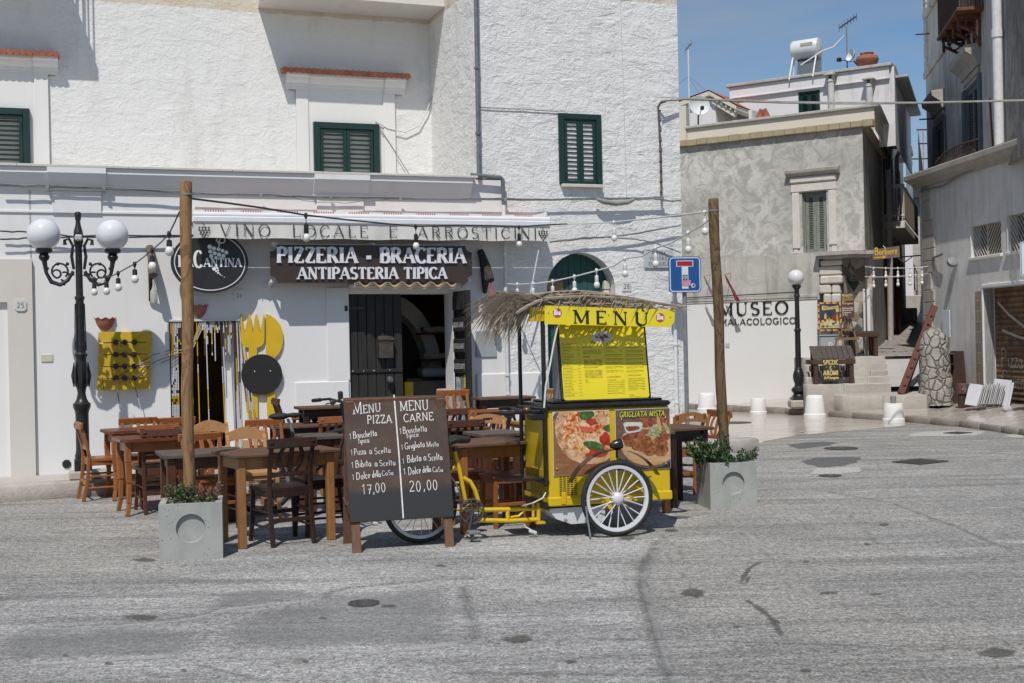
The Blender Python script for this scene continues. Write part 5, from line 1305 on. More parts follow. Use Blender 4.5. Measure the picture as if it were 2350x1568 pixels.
# right-hand side of the alley, edge on
AR=thing('alley_wall','grey shaded wall on the right side of the alley behind the stone quoins','wall',(8.83,27.2,0),math.atan2(26,8.9))
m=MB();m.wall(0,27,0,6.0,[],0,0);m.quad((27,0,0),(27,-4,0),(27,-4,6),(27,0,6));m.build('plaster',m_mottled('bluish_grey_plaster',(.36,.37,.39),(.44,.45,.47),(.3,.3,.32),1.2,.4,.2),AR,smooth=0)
# steps with an iron rail up the end of the alley
o=thing('stair_block','steep stone stair with a black handrail at the end of the alley','stair',(at(2108,690,52).x,52,2.2),0)
m=MB()
for i in range(14):m.box(-.1-.0,1.5,i*.3,i*.3+.32,0,.9+i*.28,.01)
m.build('steps',M_STEP,o)
m=MB();m.box(-.9,-.11,.2,3.8,0,3.1,.02);m.build('stair_wall',M_WHOUSE,o)
m=MB()
for i in range(13):m.cyl((-.05,i*.3,.9+i*.28),(-.05,i*.3,1.85+i*.28),.02,5)
m.tube([(-.05,-.1,1.8),(-.05,3.7,5.3)],.03,6);m.build('handrail',M_BLACK,o)
# lantern and barber sign hung over the alley
p=AL.w(6.2,.04,3.52)
o=thing('alley_lantern','black iron wall lantern on a long arm over the alley','lantern',p,AL.a-R(35))
ln=1.35
m=MB();m.bar((0,0,0),(0,-ln,0),.03,.03);m.tube([(0,0,-.45),(0,-.35,-.2),(0,-.7,-.02)],.012,6);m.tube([(0,-ln+.02,0),(0,-ln,.07),(0,-ln,.1)],.02,6);m.build('arm',M_BLACK,o)
m=MB();y=-ln
for sx,sy in ((-1,-1),(1,-1),(1,1),(-1,1)):m.bar((sx*.07,y+sy*.07,.12),(sx*.125,y+sy*.125,.45),.016,.016)
for r_,z in ((.085,.12),(.145,.455)):m.box(-r_,r_,y-r_,y+r_,z-.012,z+.012)
m.add([(-.15,y-.15,.468),(.15,y-.15,.468),(.15,y+.15,.468),(-.15,y+.15,.468),(-.06,y-.06,.58),(.06,y-.06,.58),(.06,y+.06,.58),(-.06,y+.06,.58)],[(0,1,5,4),(1,2,6,5),(2,3,7,6),(3,0,4,7),(4,5,6,7)])
m.lathe([(.05,.58),(.06,.62),(.03,.66),(.02,.7)],(0,y,0),10);m.build('frame',M_BLACK,o)
m=MB();m.add([(-.065,y-.065,.135),(.065,y-.065,.135),(.065,y+.065,.135),(-.065,y+.065,.135),(-.118,y-.118,.44),(.118,y-.118,.44),(.118,y+.118,.44),(-.118,y+.118,.44)],[(0,1,5,4),(1,2,6,5),(2,3,7,6),(3,0,4,7)]);m.build('glass',flat('frosted_lantern_glass',(.5,.49,.46),.3),o,smooth=0)
a=at(2002,597,27.0);b=at(2064,568,27.0)
o=thing('barber_sign','small weathered plank sign reading Barbiere with a yellow arrow at the alley mouth','sign',(a.x,27.0,a.z),0)
wd_=b.x-a.x;hh=b.z-a.z
m=MB();m.prism([(0,.0),(wd_,.05),(wd_-.005,hh+.03),(-.005,hh-.04)],-.02,.02);m.build('board',wood('grey_board',(.13,.10,.08),(.2,.165,.135),(2,8,14),.8,0,.3),o,smooth=0)
M_YEL=flat('yellow_sign_paint',(.72,.42,.04),.6,(.6,.34,.03),20)
m=MB();strokes(m,'Barbiere',.04,.105,.15,.14,.14,.05,0,-.022,0,width=wd_-.09,slope=.03);m.ribbon([(.03,.045),(wd_*.40,.058)],.022,-.0225,0);m.add([(wd_*.38,-.023,.02),(wd_*.38,-.023,.095),(wd_*.5,-.023,.06)],[(0,1,2)]);m.build('lettering',M_YEL,o,smooth=0,fix=False)
# ------------------------------------------------------------ things on and before the pizzeria front
def fw(x,y,off=0.0):
 s,z=FA.hit(x,y,off); return FA.w(s,off,z)
def fthing(name,label,cat,s,off,z,group=None): return thing(name,label,cat,FA.w(s,off,z),FA.a,group)
M_LAMPB=flat('black_lamp_iron',(.010,.010,.011),.38,(.022,.022,.023),18,.25,50)
def m_globe():
 t=NT('opal_globe');t.set(Base_Color=(.66,.665,.70),Roughness=.18,Subsurface_Weight=.15,Coat_Weight=.4); return t.m
M_GLOBE=m_globe()
# --- double street lamp on the left
pl=gnd(191,1080,.27);SC_=14.05/2900
lamp=thing('street_lamp','ornate black street lamp with two white globes at the left','street lamp',(pl.x,pl.y,.27),FA.a)
m=MB();kr=.56
m.box(-.092,.092,-.092,.092,0,.13,.008)
m.lathe([(r_*kr,z) for r_,z in ((.14,.13),(.155,.16),(.135,.20),(.128,.24),(.125,.62),(.135,.66),(.165,.70),(.17,.74),(.13,.76),(.10,.79),(.075,.86),(.085,.89),(.10,.93),(.122,1.0),(.126,1.06),(.118,1.13),(.10,1.20),(.10,1.25),(.125,1.27),(.125,1.29),(.095,1.31),(.095,1.42),(.088,1.44),(.078,1.87),(.078,1.89),(.095,1.90),(.095,1.925),(.07,1.94),(.066,2.2),(.064,2.47),(.08,2.49),(.08,2.51))],(0,0,0),16)
for k in range(8):
 a=k*math.pi/4
 m.tube([(.078*math.cos(a),.078*math.sin(a),.93),(.088*math.cos(a),.088*math.sin(a),1.05),(.072*math.cos(a),.072*math.sin(a),1.2)],[.008,.02,.006],6)
 m.tube([(.060*math.cos(a),.060*math.sin(a),1.33),(.049*math.cos(a),.049*math.sin(a),1.85)],.006,5)
m.lathe([(.05,0),(.052,.03),(.045,.04),(.045,.10),(.05,.11),(.03,.12)],(0,-.08,.38),10,Matrix.Rotation(R(90),3,'X'))
m.box(-.05,.05,-.05,.05,2.51,2.63,.012)
m.lathe([(.052,2.63),(.046,2.66),(.034,2.70),(.026,2.74),(.026,2.775),(.032,2.785),(.032,2.80),(.036,2.815),(.038,2.84),(.028,2.865),(.0,2.872)],(0,0,0),14)
m.build('post',M_LAMPB,lamp)
gd=73/2*SC_
for sx in (-1,1):
 a=MB();ex=.36
 a.tube([(sx*x,0,z) for x,z in ((.06,2.34),(.12,2.24),(.2,2.19),(.29,2.22),(.34,2.32),(.36,2.46))],[.018,.022,.024,.024,.02,.03],8)
 a.tube([(sx*x,0,z) for x,z in ((.055,2.36),(.075,2.5),(.06,2.62),(.10,2.70),(.145,2.68),(.14,2.63))],[.016,.018,.016,.016,.018,.022],7)
 for cx,cz,rr_,a0,a1 in ((.20,2.34,.085,-60,230),(.235,2.31,.045,20,300),(.15,2.28,.05,60,330)):
  a.tube([(sx*(cx+rr_*math.cos(R(t))),0,cz+rr_*math.sin(R(t))) for t in range(a0,a1,24)],.011,6)
 for x,z in ((.27,2.22),(.16,2.2),(.33,2.37),(.12,2.42),(.22,2.42)):a.ball((sx*x,0,z),.02,8,6)
 a.tube([(sx*.05,0,2.31),(sx*.1,0,2.3)],.018,6)
 a.lathe([(.02,2.44),(.05,2.47),(.06,2.5),(.045,2.53),(.085,2.545),(.09,2.57),(.085,2.59)],(sx*ex,0,0),14);a.xf(0,Matrix.Translation((0,0,-.13)));a.build('arm',M_LAMPB,lamp)
 g=MB();g.ball((sx*ex,0,2.445+gd*.96),gd,32,22);g.build('globe',M_GLOBE,lamp,smooth=80)
c=MB();c.box(-.04,.04,-.10,-.06,2.54,2.61,.015);c.build('white_box',flat('grey_white_plastic',(.5,.5,.5),.5),lamp)
bs=MB();bs.box(-.15,.26,-.14,.16,-.09,0,.015);tag(bs.build('plinth_stone',M_KERB,None,(pl.x,pl.y,.27),FA.a),'rough stone slab under the foot of the double globe lamp','stone')
# --- cables strung over the front
def strand(name,label,pts,r,mt,kids=None):
 m=MB();m.tube(pts,r,6); return tag(m.build(name,mt,None,smooth=60),label,'cable')
def px_line(pts,off,n=6,sagp=0.0):
 W=[fw(x,y,off) for x,y in pts];out=[]
 for a,b in zip(W[:-1],W[1:]):
  out+=[a.lerp(b,i/n)+Vector((0,0,random.Random(int(a.x*999)+i).uniform(-.006,.006)-sagp*math.sin(math.pi*i/n))) for i in range(n)]
 return out+[W[-1]]
L1=[(0,425),(110,428),(240,432),(420,443),(600,449),(760,453),(920,456),(1160,459),(1370,457),(1520,455)]
m=MB();m.tube(px_line(L1,.10),.012,6);m.tube([p+Vector((0,-.005,.016)) for p in px_line(L1,.10,6,.01)],.009,6)
for x,y in L1[1:]:q=fw(x,y,.1);m.obox(q,.02,.02,.02)
cm=tag(m.build('cable',M_CABLEG,None,smooth=60),'long grey cable bundle clipped along the front under the cornice','cable')
m=MB();m.tube([fw(x,y,.12) for x,y in ((1370,457),(1385,463),(1415,467),(1440,464),(1455,458))],[.02,.035,.036,.034,.02],8);tag(m.build('cable_joint',flat('grey_joint_sleeve',(.28,.29,.27),.5),None,smooth=60),'thick drooping grey cable joint right of the awning','cable joint')
strand('cable','frayed cable loop sagging below the cable joint to the corner',px_line([(1455,458),(1500,456),(1540,462),(1562,460)],.11),.012,M_CABLEG)
strand('cable','loose thin cable drooping from the cable bundle above the awning',px_line([(668,452),(700,462),(790,466),(880,458),(940,456)],.10),.004,M_CABLEG)
for k,(p,lab) in enumerate((([(0,530),(70,534),(180,543),(300,546),(415,543)],'dark cable passing behind the lamp globes'),([(0,549),(70,547),(260,540),(415,541)],'second brown cable crossing behind the lamp globes'),
 ([(1262,556),(1330,549),(1430,541),(1500,529),(1562,517)],'grey twisted cable from the awning end up to the corner'),([(1262,556),(1340,545),(1400,545),(1460,549),(1500,557),(1562,580)],'brown cable dipping from the awning to the street sign'))):
 strand('cable',lab,px_line(p,.09,5),.009 if k!=2 else .012,M_CABLE if k<2 else M_CABLEG)
strand('cable','thin white cable looping from the balcony to the middle shutters',[FA.w(*((lambda h:(h[0],.2,h[1]))(FA.hit(x,y,.2)))) if 0 else FA.w(FA.hit(x,y,-REC+.05)[0],-REC+.05,FA.hit(x,y,-REC+.05)[1]) for x,y in ((862,279),(890,295),(930,304),(960,290),(980,255),(998,200),(1010,130),(1016,60),(1018,0),(1019,-60))],.008,M_CABLEW)
strand('cable','thin grey cable slanting from the middle shutters to the terrace ledge',[FA.w(FA.hit(x,y,-REC+.05)[0],-REC+.05,FA.hit(x,y,-REC+.05)[1]) for x,y in ((862,281),(895,330),(940,402))],.006,M_CABLEG)
strand('cable','thin cable across the rough block to the right hand shutters',px_line([(1092,245),(1180,250),(1280,256)],.02,4),.006,M_CABLEG)
strand('cable','thin cable running down the rough wall between shutters and corner',px_line([(1423,0),(1426,90),(1430,200),(1434,330),(1437,450)],.02,4),.005,M_CABLEW)
# bracket pipe and the long suspended cable over the street
bp=FA.hit(1512,232,.15);bq=FA.hit(1518,460,.05)
o=fthing('cable_bracket','thin service pipe with a bent head near the corner carrying the street cable','pipe',bq[0],.0,bq[1])
m=MB();h=bp[1]-bq[1];m.tube([(0,-.05,0),(-.0,-.05,h*.5),(-.02,-.05,h-.06),(.0,-.08,h-.01),(.05,-.14,h)],.016,8);m.build('pipe',flat('brown_grey_pipe',(.12,.10,.09),.6),o)
m=MB()
for i in range(9):m.cyl((0,-.05,.1+i*.14),(0,-.05,.12+i*.14),.021,8)
m.build('clip',M_CABLE,o)
A_=FA.w(bp[0]+.03,.15,bp[1]);B_=RU.w(*((lambda h:(h[0],.3,h[1]))(RU.hit(2356,231,.3))))
m=MB();m.tube([A_]+[at(x,y,A_.y+(B_.y-A_.y)*(x-1516)/840.) for x,y in ((1570,228),(1680,232),(1800,236),(1950,238),(2100,237),(2230,234))]+[B_],.014,6)
m.tube([A_+Vector((0,0,.05))]+[at(x,y,A_.y+(B_.y-A_.y)*(x-1516)/840.) for x,y in ((1570,225),(1680,229),(1800,233),(1950,235),(2100,234.5),(2230,232))]+[B_+Vector((0,0,.02))],.006,5)
sc_=tag(m.build('street_cable',flat('pale_cable',(.40,.39,.36),.5,(.3,.28,.25),12),None,smooth=60),'pale suspended cable crossing the street to the weathered building','cable')
# --- awning
aw=fthing('awning','rolled white awning with a hand painted valance over the sign','awning',0,0,0)
AO=.42
a0=FA.hit(444,545,AO);a1=FA.hit(1263,555,AO)
z0=(a0[1]+a1[1])/2;vb=z0;vt=vb+(FA.hit(800,515,AO)[1]-FA.hit(800,548,AO)[1])+.005
M_CANV=m_plaster('canvas',(.62,.61,.58),(.48,.47,.45),.35,.25)
m=MB();rows=[];nx,nz=90,6;rnd=random.Random(7)
for j in range(nz+1):
 row=[]
 for i in range(nx+1):
  s=a0[0]+(a1[0]-a0[0])*i/nx;f=j/nz
  y=-AO+.012*math.sin(i*.55+1.3*math.sin(i*.17))*f+.006*math.sin(i*1.7)*f
  row.append((s,y,vt+(vb-vt)*f+(.006*math.sin(i*.4) if j==nz else 0)))
 rows.append(row)
m.grid(rows);m.build('valance',M_CANV,aw,smooth=60,fix=False)
m=MB();m.box(a0[0]-.01,a1[0]+.01,-AO-.02,-AO+.07,vt,vt+.085,.018);m.cyl((a0[0],-AO+.03,vt+.095),(a1[0],-AO+.03,vt+.095),.04,14);m.build('front_bar',flat('white_bar',(.70,.71,.73),.3,(.64,.65,.67),5),aw)
def m_stripe():
 t=NT('striped_canvas');X=t.xyz(t.co())[0];f=t.math('FRACT',t.math('MULTIPLY',X,2.3));g_=t.math('FRACT',t.math('MULTIPLY',X,34.0))
 band=t.ramp(f,[(.0,0.),(.39,0.),(.4,1.),(.98,1.),(1.,0.)]);fine=t.ramp(g_,[(.45,0.),(.5,1.)])
 t.set(Base_Color=t.mix(t.math('MULTIPLY',band,fine),(.55,.50,.44),(.30,.06,.06)),Roughness=.9); return t.m
m=MB();m.tube([(a0[0]+.01,-AO+.10,vt+.128),(a1[0]-.01,-AO+.10,vt+.128)],.036,12);m.quad((a0[0]+.01,-AO+.10,vt+.16),(a1[0]-.01,-AO+.10,vt+.16),(a1[0]-.01,-.01,vt+.17),(a0[0]+.01,-.01,vt+.17));m.build('roll',m_stripe(),aw,smooth=50)
m=MB()
for s in (a0[0]+.02,a1[0]-.02):m.box(s-.02,s+.02,-AO+.08,0,vt+.08,vt+.2,.01)
for s0_ in (a0[0]+.9,a1[0]-.9):m.bar((s0_,-.02,vt+.06),(s0_+.35,-AO+.06,vt+.05),.03,.04)
m.build('bracket',M_PIPEW,aw)
m=MB();xs=FA.hit(468,0,AO)[0]
x1_=FA.hit(503,530,AO-.0)[0];x2_=FA.hit(1232,535,AO)[0];hh=(vt-vb)*.80;zb=vb+(vt-vb)*.12
strokes(m,'VINO  LOCALE  E  ARROSTICINI',x1_,zb,hh,.115,.055,.22,.10,-AO-.017,0,width=x2_-x1_)
def grapes(m,cx,cz,s,y):
 k=0
 for r_,n in enumerate((4,4,3,2,1)):
  for i in range(n):
   x=cx+(i-(n-1)/2)*s*.26;z=cz+s*.25-r_*s*.2
   m.add([(x+.095*s*math.cos(t),y-.0002*(k%2),z+.095*s*math.sin(t)) for t in [j*math.pi/4 for j in range(8)]],[tuple(range(8))]);k+=1
 m.ribbon([(cx,cz+s*.34),(cx+.05*s,cz+s*.55)],.05*s,y,0);m.add([(cx-.02*s,y,cz+.45*s),(cx-.2*s,y,cz+.6*s),(cx-.02*s,y,cz+.6*s)],[(0,1,2)])
for px in (468,1245):grapes(m,FA.hit(px,525,AO)[0],zb+hh*.45,hh*.95,-AO-.0175)
m.build('lettering',flat('faded_black_paint',(.03,.03,.035),.8,(.07,.07,.08),18),aw,smooth=0,fix=False)
strand('cord','white pull cord hanging from the right end of the awning',[FA.w(a1[0]-.12,AO-.05,vb),FA.w(FA.hit(1199,720,.1)[0],.25,FA.hit(1199,720,.25)[1])],.01,M_CABLEW)
# --- brown main sign
SO=.30
s0=FA.hit(621,600,SO);s1=FA.hit(1083,600,SO);st_=FA.hit(850,563,SO)[1];sb_=FA.hit(850,649,SO)[1]
M_BRN=flat('brown_sign_panel',(.038,.026,.022),.45,(.048,.033,.028),4)
sg=fthing('pizzeria_sign','large dark brown sign reading PIZZERIA - BRACERIA ANTIPASTERIA TIPICA in white','sign',0,0,0)
x0,x1=s0[0],s1[0];r=.085
def notch(cx,cz,a0_,a1_): return [(cx+r*math.cos(R(a0_+(a1_-a0_)*i/6)),cz+r*math.sin(R(a0_+(a1_-a0_)*i/6))) for i in range(7)]
poly_=notch(x0,sb_,90,0)+notch(x1,sb_,180,90)+notch(x1,st_,270,180)+notch(x0,st_,0,-90)
m=MB();m.prism(poly_,-SO,-SO+.035);m.build('panel',M_BRN,sg,smooth=30)
m=MB();cxm=(x0+x1)/2
b0=FA.hit(635,603,SO);b1=FA.hit(1068,608,SO);t0=FA.hit(635,567,SO)
letters(sg,'PIZZERIA - BRACERIA',b0[0],b0[1]-.002,t0[1]-b0[1],b1[0]-b0[0],-SO-.022,.02,.06,.24,.10,.30,flat('white_letter',(.72,.72,.76),.4,(.66,.66,.70),8))
b0=FA.hit(682,640,SO);b1=FA.hit(1025,641,SO);t0=FA.hit(682,613,SO)
letters(sg,'ANTIPASTERIA TIPICA',b0[0],(b0[1]+b1[1])/2,t0[1]-b0[1],b1[0]-b0[0],-SO-.022,.02,.06,.24,.10,.30,bpy.data.materials['white_letter'])
m=MB();m.box(x0+.08,x1-.1,-SO+.045,-SO+.085,st_-.02,st_+.018,.005)
for s in (x0+.06,cxm,x1-.12):m.box(s-.03,s+.03,-SO+.04,-SO+.1,st_-.02,st_+.035,.004)
for s in (x0-.01,x1-.05):m.bar((s+.03,-SO+.05,sb_+.03),(s+.03,0,sb_-.02),.035,.035);m.box(s,s+.06,-.012,0,sb_-.06,sb_+.03)
m.build('frame',M_PIPEW,sg)
# pantiles over the door
tl=fthing('door_canopy','short canopy of pale clay pantiles above the doorway','canopy',0,0,0)
m=MB();za=FA.hit(900,655,.28)[1];xa,xb=FA.hit(812,655,.28)[0],FA.hit(1045,655,.28)[0];n=7;wv=(xb-xa)/n;rows=[]
for yy,zz in ((-.30,za),(-.30,za+.02),(-.02,za+.17)):
 rows.append([(xa+wv*i/8,yy,zz+.032*math.sin(2*math.pi*i/8)) for i in range(n*8+1)])
m.grid(rows);rows=[[(p[0],p[1],p[2]-.018) for p in r_] for r_ in (rows[0],rows[2])];m.grid(rows);m.build('tiles',M_TILEP,tl,smooth=60,fix=False)
m=MB();m.box(xa,xb-.05,-.22,-.0,za-.02,za+.03,.01);m.build('support',M_TRIM,tl)
# --- oval sign
OO=.24
c=FA.hit(482,602,OO);ax=(FA.hit(571,602,OO)[0]-FA.hit(393,602,OO)[0])/2;az=(FA.hit(482,531,OO)[1]-FA.hit(482,672,OO)[1])/2
ov=fthing('oval_sign','oval black sign with white grapes and the lettering La Cantina','sign',c[0],0,c[1])
E_= lambda k,n=48:[(ax*k*math.cos(2*math.pi*i/n),az*k*math.sin(2*math.pi*i/n)) for i in range(n)]
m=MB();m.prism(E_(1),-OO,-OO+.05);m.build('panel',flat('black_panel',(.014,.014,.017),.5,(.022,.022,.025),5),ov,smooth=30)
m=MB();m.box(-.3,-.26,-OO+.05,0,-.03,.03);m.box(.26,.3,-OO+.05,0,-.03,.03);m.build('bracket',M_BLACK,ov)
m=MB();y=-OO-.003
m.ribbon([(ax*.91*math.cos(R(t)),az*.91*math.sin(R(t))) for t in range(-250,82,6)],.010,y,0);m.ribbon([(ax*.91*math.cos(R(t)),az*.91*math.sin(R(t))) for t in range(96,110,3)],.010,y,0)
u=ax/89.0 # metres per photo pixel
def disc(m,cx,cz,r_,yy,n=14):m.add([(cx+r_*math.cos(2*math.pi*i/n),yy,cz+r_*math.sin(2*math.pi*i/n)) for i in range(n)],[tuple(range(n))])
for gx,gz,gr in ((0,36,5.2),(9.5,32,5),(20,30.5,4.6),(29,27,4.4),(38,23,4.6),(1,25,4.8),(11,21,4.8),(21,18,5),(31,15,4.6),(3,14.5,4.6),(14,10.5,4.2),(25,11,2.4),(9,-15,4.7),(16.5,-14,2.6),(13.5,-21,2.4),(18,-19.5,2.2),(18,-25,2.4),(22,-28,1.5),(24,-30,1.1),(27,-31.5,1.0),(32,-35,1.0)):
 disc(m,gx*u,gz*u,gr*u,y-.001)
m.ribbon([(20.5*u,36*u),(22*u,41*u),(21*u,45*u)]+[((27-12*(1-t/500)*math.cos(R(t*1.2)))*u+0,(51+9*(1-t/700)*math.sin(R(t*1.2)))*u) for t in range(0,400,20)],.012,y,0)
strokes(m,'L',-73*u,-11*u,27*u,.2,.08,.06,.3,y);strokes(m,'A',-55*u,-11*u,20*u,.2,.08,.06,.3,y)
strokes(m,'C',-37*u,-13*u,40*u,.16,.08,.06,0,y,sx=.62);strokes(m,'ANTINA',-15*u,-11*u,20.5*u,.22,.09,.05,.30,y,width=88*u)
m.build('lettering',bpy.data.materials['white_lettering'],ov,smooth=0,fix=False)
# --- number plates and street name
M_PLATE=flat('marble_plate',(.50,.52,.53),.4,(.42,.44,.45),7);M_PLATEW=flat('white_plate',(.60,.60,.59),.45,(.52,.52,.5),7)
def plate(name,label,cat,x0,y0,x1,y1,lines,mt,off=.012,th=.012,ch=.0,col=None,sx=1.0,oct_=0):
 a=FA.hit(x0,y0,off);b=FA.hit(x1,y1,off);w_=b[0]-a[0];h=a[1]-b[1]
 o=fthing(name,label,cat,a[0],off-.012,b[1]);m=MB()
 if oct_:c_=w_*.2;m.prism([(c_,0),(w_-c_,0),(w_,c_),(w_,h-c_),(w_-c_,h),(c_,h),(0,h-c_),(0,c_)],-th,0)
 else:m.box(0,w_,-th,0,0,h,.003)
 m.build('plate',mt,o);t=MB()
 for tx,fx,fz,fh_ in lines:
  ww=text_w(tx,fh_*h,.12);strokes(t,tx,w_*fx-ww*sx/2,h*fz,h*fh_,.12,.085,.12,0,-th-.002,0,sx=sx)
 t.build('lettering',col or flat('black_figures',(.03,.03,.03),.6),o,smooth=0,fix=False); return o
plate('house_number','grey octagonal house number plate 25 beside the left door','house number',34,688,61,714,(('25',.5,.28,.45),),M_PLATEW,.062,.015,oct_=1)
plate('house_number','faint square house number plate 26 below the oval sign','house number',537,665,561,690,(('26',.5,.30,.38),),M_TRIM,.012)
plate('house_number','square house number plate 28 right of the arched door','house number',1428,646,1449,669,(('28',.5,.26,.48),),M_PLATEW,.012)
sn=plate('street_name_plate','grey marble street name plate reading PIAZZA VITTORIO EMANUELE','street sign',1478,573,1545,615,(('PIAZZA',.5,.70,.19),('VITTORIO',.5,.42,.19),('EMANUELE',.5,.13,.19)),M_PLATE,.02,.02,sx=.95)
a=fw(1448,0);m=MB();q=FA.hit(1396,500,.02);
# --- terracotta wall pots
def wallpot(px,py,wpx,hpx,label):
 a=FA.hit(px,py,.02);b=FA.hit(px+wpx,py+hpx,.02);w_=(b[0]-a[0])/2;h=a[1]-b[1]
 o=fthing('wall_pot',label,'wall pot',a[0]+w_,0,b[1]);m=MB();rows=[]
 for f,k in ((0,.06),(.12,.38),(.35,.68),(.65,.88),(.93,.97),(1.0,1.08),(1.0,.98),(.7,.85),(.5,.6)):
  rows.append([(w_*k*math.cos(R(180+180*i/16))*(1+.03*math.cos(i*2.4)),w_*.8*k*math.sin(R(180+180*i/16)),h*f+(.012*math.cos(i*1.57) if f>.9 else 0)) for i in range(17)])
 m.grid(rows);m.build('bowl',M_TERRA,o,smooth=50); return o
wallpot(218,731,47,29,'half round terracotta wall pot above the yellow pallet rack');wallpot(437,701,40,30,'half round terracotta wall pot below the oval sign')
# --- fork, knife and plate cut-out
M_YCUT=flat('yellow_cutout_paint',(.66,.43,.010),.5,(.58,.37,.01),5)
fo=fthing('cutlery_cutout','yellow wooden fork and knife cut-out holding a black round plate','sign',0,0,0)
def P_(pts,off=.03): return [FA.hit(x,y,off) for x,y in pts]
z8= lambda X,Y:((600+X/2.613)/1.743,(1150+Y/2.613)/1.743)
fork=[z8(*p) for p in ((945,278),(952,276),(988,480),(1030,285),(1042,280),(1050,300),(1075,480),(1102,285),(1115,280),(1122,300),(1152,480),(1188,280),(1196,290),(1196,540),(1185,590),(1160,615),(1118,632),(1118,720),(1128,1362),(1042,1362),(1032,720),(1032,632),(990,622),(960,595),(948,540))]
m=MB();m.prism(P_(fork)[::-1],-.035,-.012);m.build('fork',M_YCUT,fo,smooth=0)
knife=[z8(*p) for p in ((1212,278),(1250,288),(1310,330),(1360,390),(1385,460),(1392,540),(1380,620),(1350,690),(1304,735),(1305,1000),(1306,1358),(1228,1358),(1222,1100),(1215,700))]
m=MB();m.prism(P_(knife)[::-1],-.035,-.012);m.build('knife',M_YCUT,fo,smooth=0)
cc=FA.hit(*z8(1169,911),.05);rr_=(FA.hit(*z8(1383,911),.05)[0]-FA.hit(*z8(955,911),.05)[0])/2
m=MB();m.prism([(cc[0]+rr_*math.cos(2*math.pi*i/40),cc[1]+rr_*math.sin(2*math.pi*i/40)) for i in range(40)],-.058,-.037);pl2=m.build('plate',flat('matt_black_disc',(.010,.010,.010),.7,(.016,.016,.016),5),fo,smooth=30)
m=MB()
for dx in (-.35,.42):m.ball((cc[0]+dx*rr_,-.06,cc[1]+.15*rr_),.012,8,6)
m.build('screw',bpy.data.materials['steel'],pl2)
# --- pallet rack with bottles
rk=fthing('pallet_rack','yellow painted pallet bottle rack on the wall beside the lamp','rack',0,0,0)
M_YPAL=wood('yellow_pallet_paint',(.60,.40,.025),(.52,.33,.02),(2,9,9),.6,.05,.25)
zr= lambda X,Y:(X/2.24/1.743,(1300+Y/2.24)/1.743)
for x0_,y0_,x1_,y1_ in ((880,65,1362,150),(880,168,1358,256),(878,275,1355,362),(876,382,1350,470),(870,488,1347,573)):
 a=FA.hit(*zr(x0_,y0_),.10);b=FA.hit(*zr(x1_,y1_),.10);m=MB();m.box(a[0],b[0],-.10,-.078,b[1],a[1],.003);m.build('slat',M_YPAL,rk)
a=FA.hit(*zr(925,65),.08);b=FA.hit(*zr(1310,573),.08);m=MB()
for xx in (a[0],(a[0]+b[0])/2-.04,b[0]-.07):m.box(xx,xx+.08,-.076,-.002,b[1],a[1],.003)
m.build('bearer',M_YPAL,rk)
M_BOTTLE=flat('dark_green_bottle',(.006,.008,.006),.08,(.01,.012,.008),3)
proto=None
for j,Y in enumerate((155,265,370,476)):
 for i,X in enumerate((1037,1118,1203)):
  a=FA.hit(*zr(X,Y),.16)
  lab='dark wine bottle neck poking out of the yellow pallet rack, row %s, %s'%(('one','two','three','four')[j],('left','middle','right')[i])
  if proto is None:
   proto=fthing('wine_bottle',lab,'bottle',a[0],.0,a[1],'bottles in the yellow pallet rack')
   m=MB();m.lathe([(.0,-.30),(.036,-.30),(.038,-.28),(.038,-.08),(.03,-.04),(.016,.0),(.014,.06),(.0155,.062),(.0155,.078),(.0,.08)],(0,-.11,0),14,Matrix.Rotation(R(90),3,'X'));m.build('glass',M_BOTTLE,proto)
   m=MB();m.lathe([(.034,.0),(.0345,.012),(.03,.02)],(0,-.125,0),14,Matrix.Rotation(R(90),3,'X'));m.build('holder_ring',M_BLACK,proto)
  else:copy_tree(proto,FA.w(a[0],0,a[1]),FA.a,lab)
# --- bead curtain
cu=fthing('bead_curtain','curtain of white, yellow and brown link chains hanging in the open doorway','curtain',0,0,0)
MW_,MY_,MBR=flat('white_beads',(.62,.62,.64),.3,(.5,.5,.52),30),flat('yellow_beads',(.60,.38,.015),.3,(.5,.3,.01),30),flat('brown_beads',(.05,.03,.022),.3,(.08,.05,.04),30)
m=MB();m.box(CURT[0],CURT[1],-.03,.0,CURT[3]-.005,CURT[3]+.02,.004);m.build('rail',MW_,cu)
rnd=random.Random(11);top=CURT[3]-.01
def chain(mbs,pts,seq,lw=.012,ll=.034):
 """flat links along a polyline; seq says the colour of every metre"""
 P=[Vector(p) for p in pts];d=0.0;seg=[(b-a).length for a,b in zip(P[:-1],P[1:])];tot=sum(seg);k=0
 while d<tot-ll:
  u=d;i=0
  while i<len(seg)-1 and u>seg[i]:u-=seg[i];i+=1
  t=(P[i+1]-P[i]).normalized();q=P[i]+t*(u+ll/2)
  mb=mbs[seq(d/tot)]
  mb.bar(q-t*ll*.47,q+t*ll*.47,lw,.006,0.0,side=(1,0,0) if abs(t.x)<.8 else (0,0,1));d+=ll;k+=1
ends=[MB(),MB(),MB()]
def seqr(r):
 cuts=sorted(r.random() for _ in range(5));cols=[r.choice((0,0,1,2,0,2)) for _ in range(6)]
 return lambda f:cols[sum(f>c for c in cuts)]
n=46
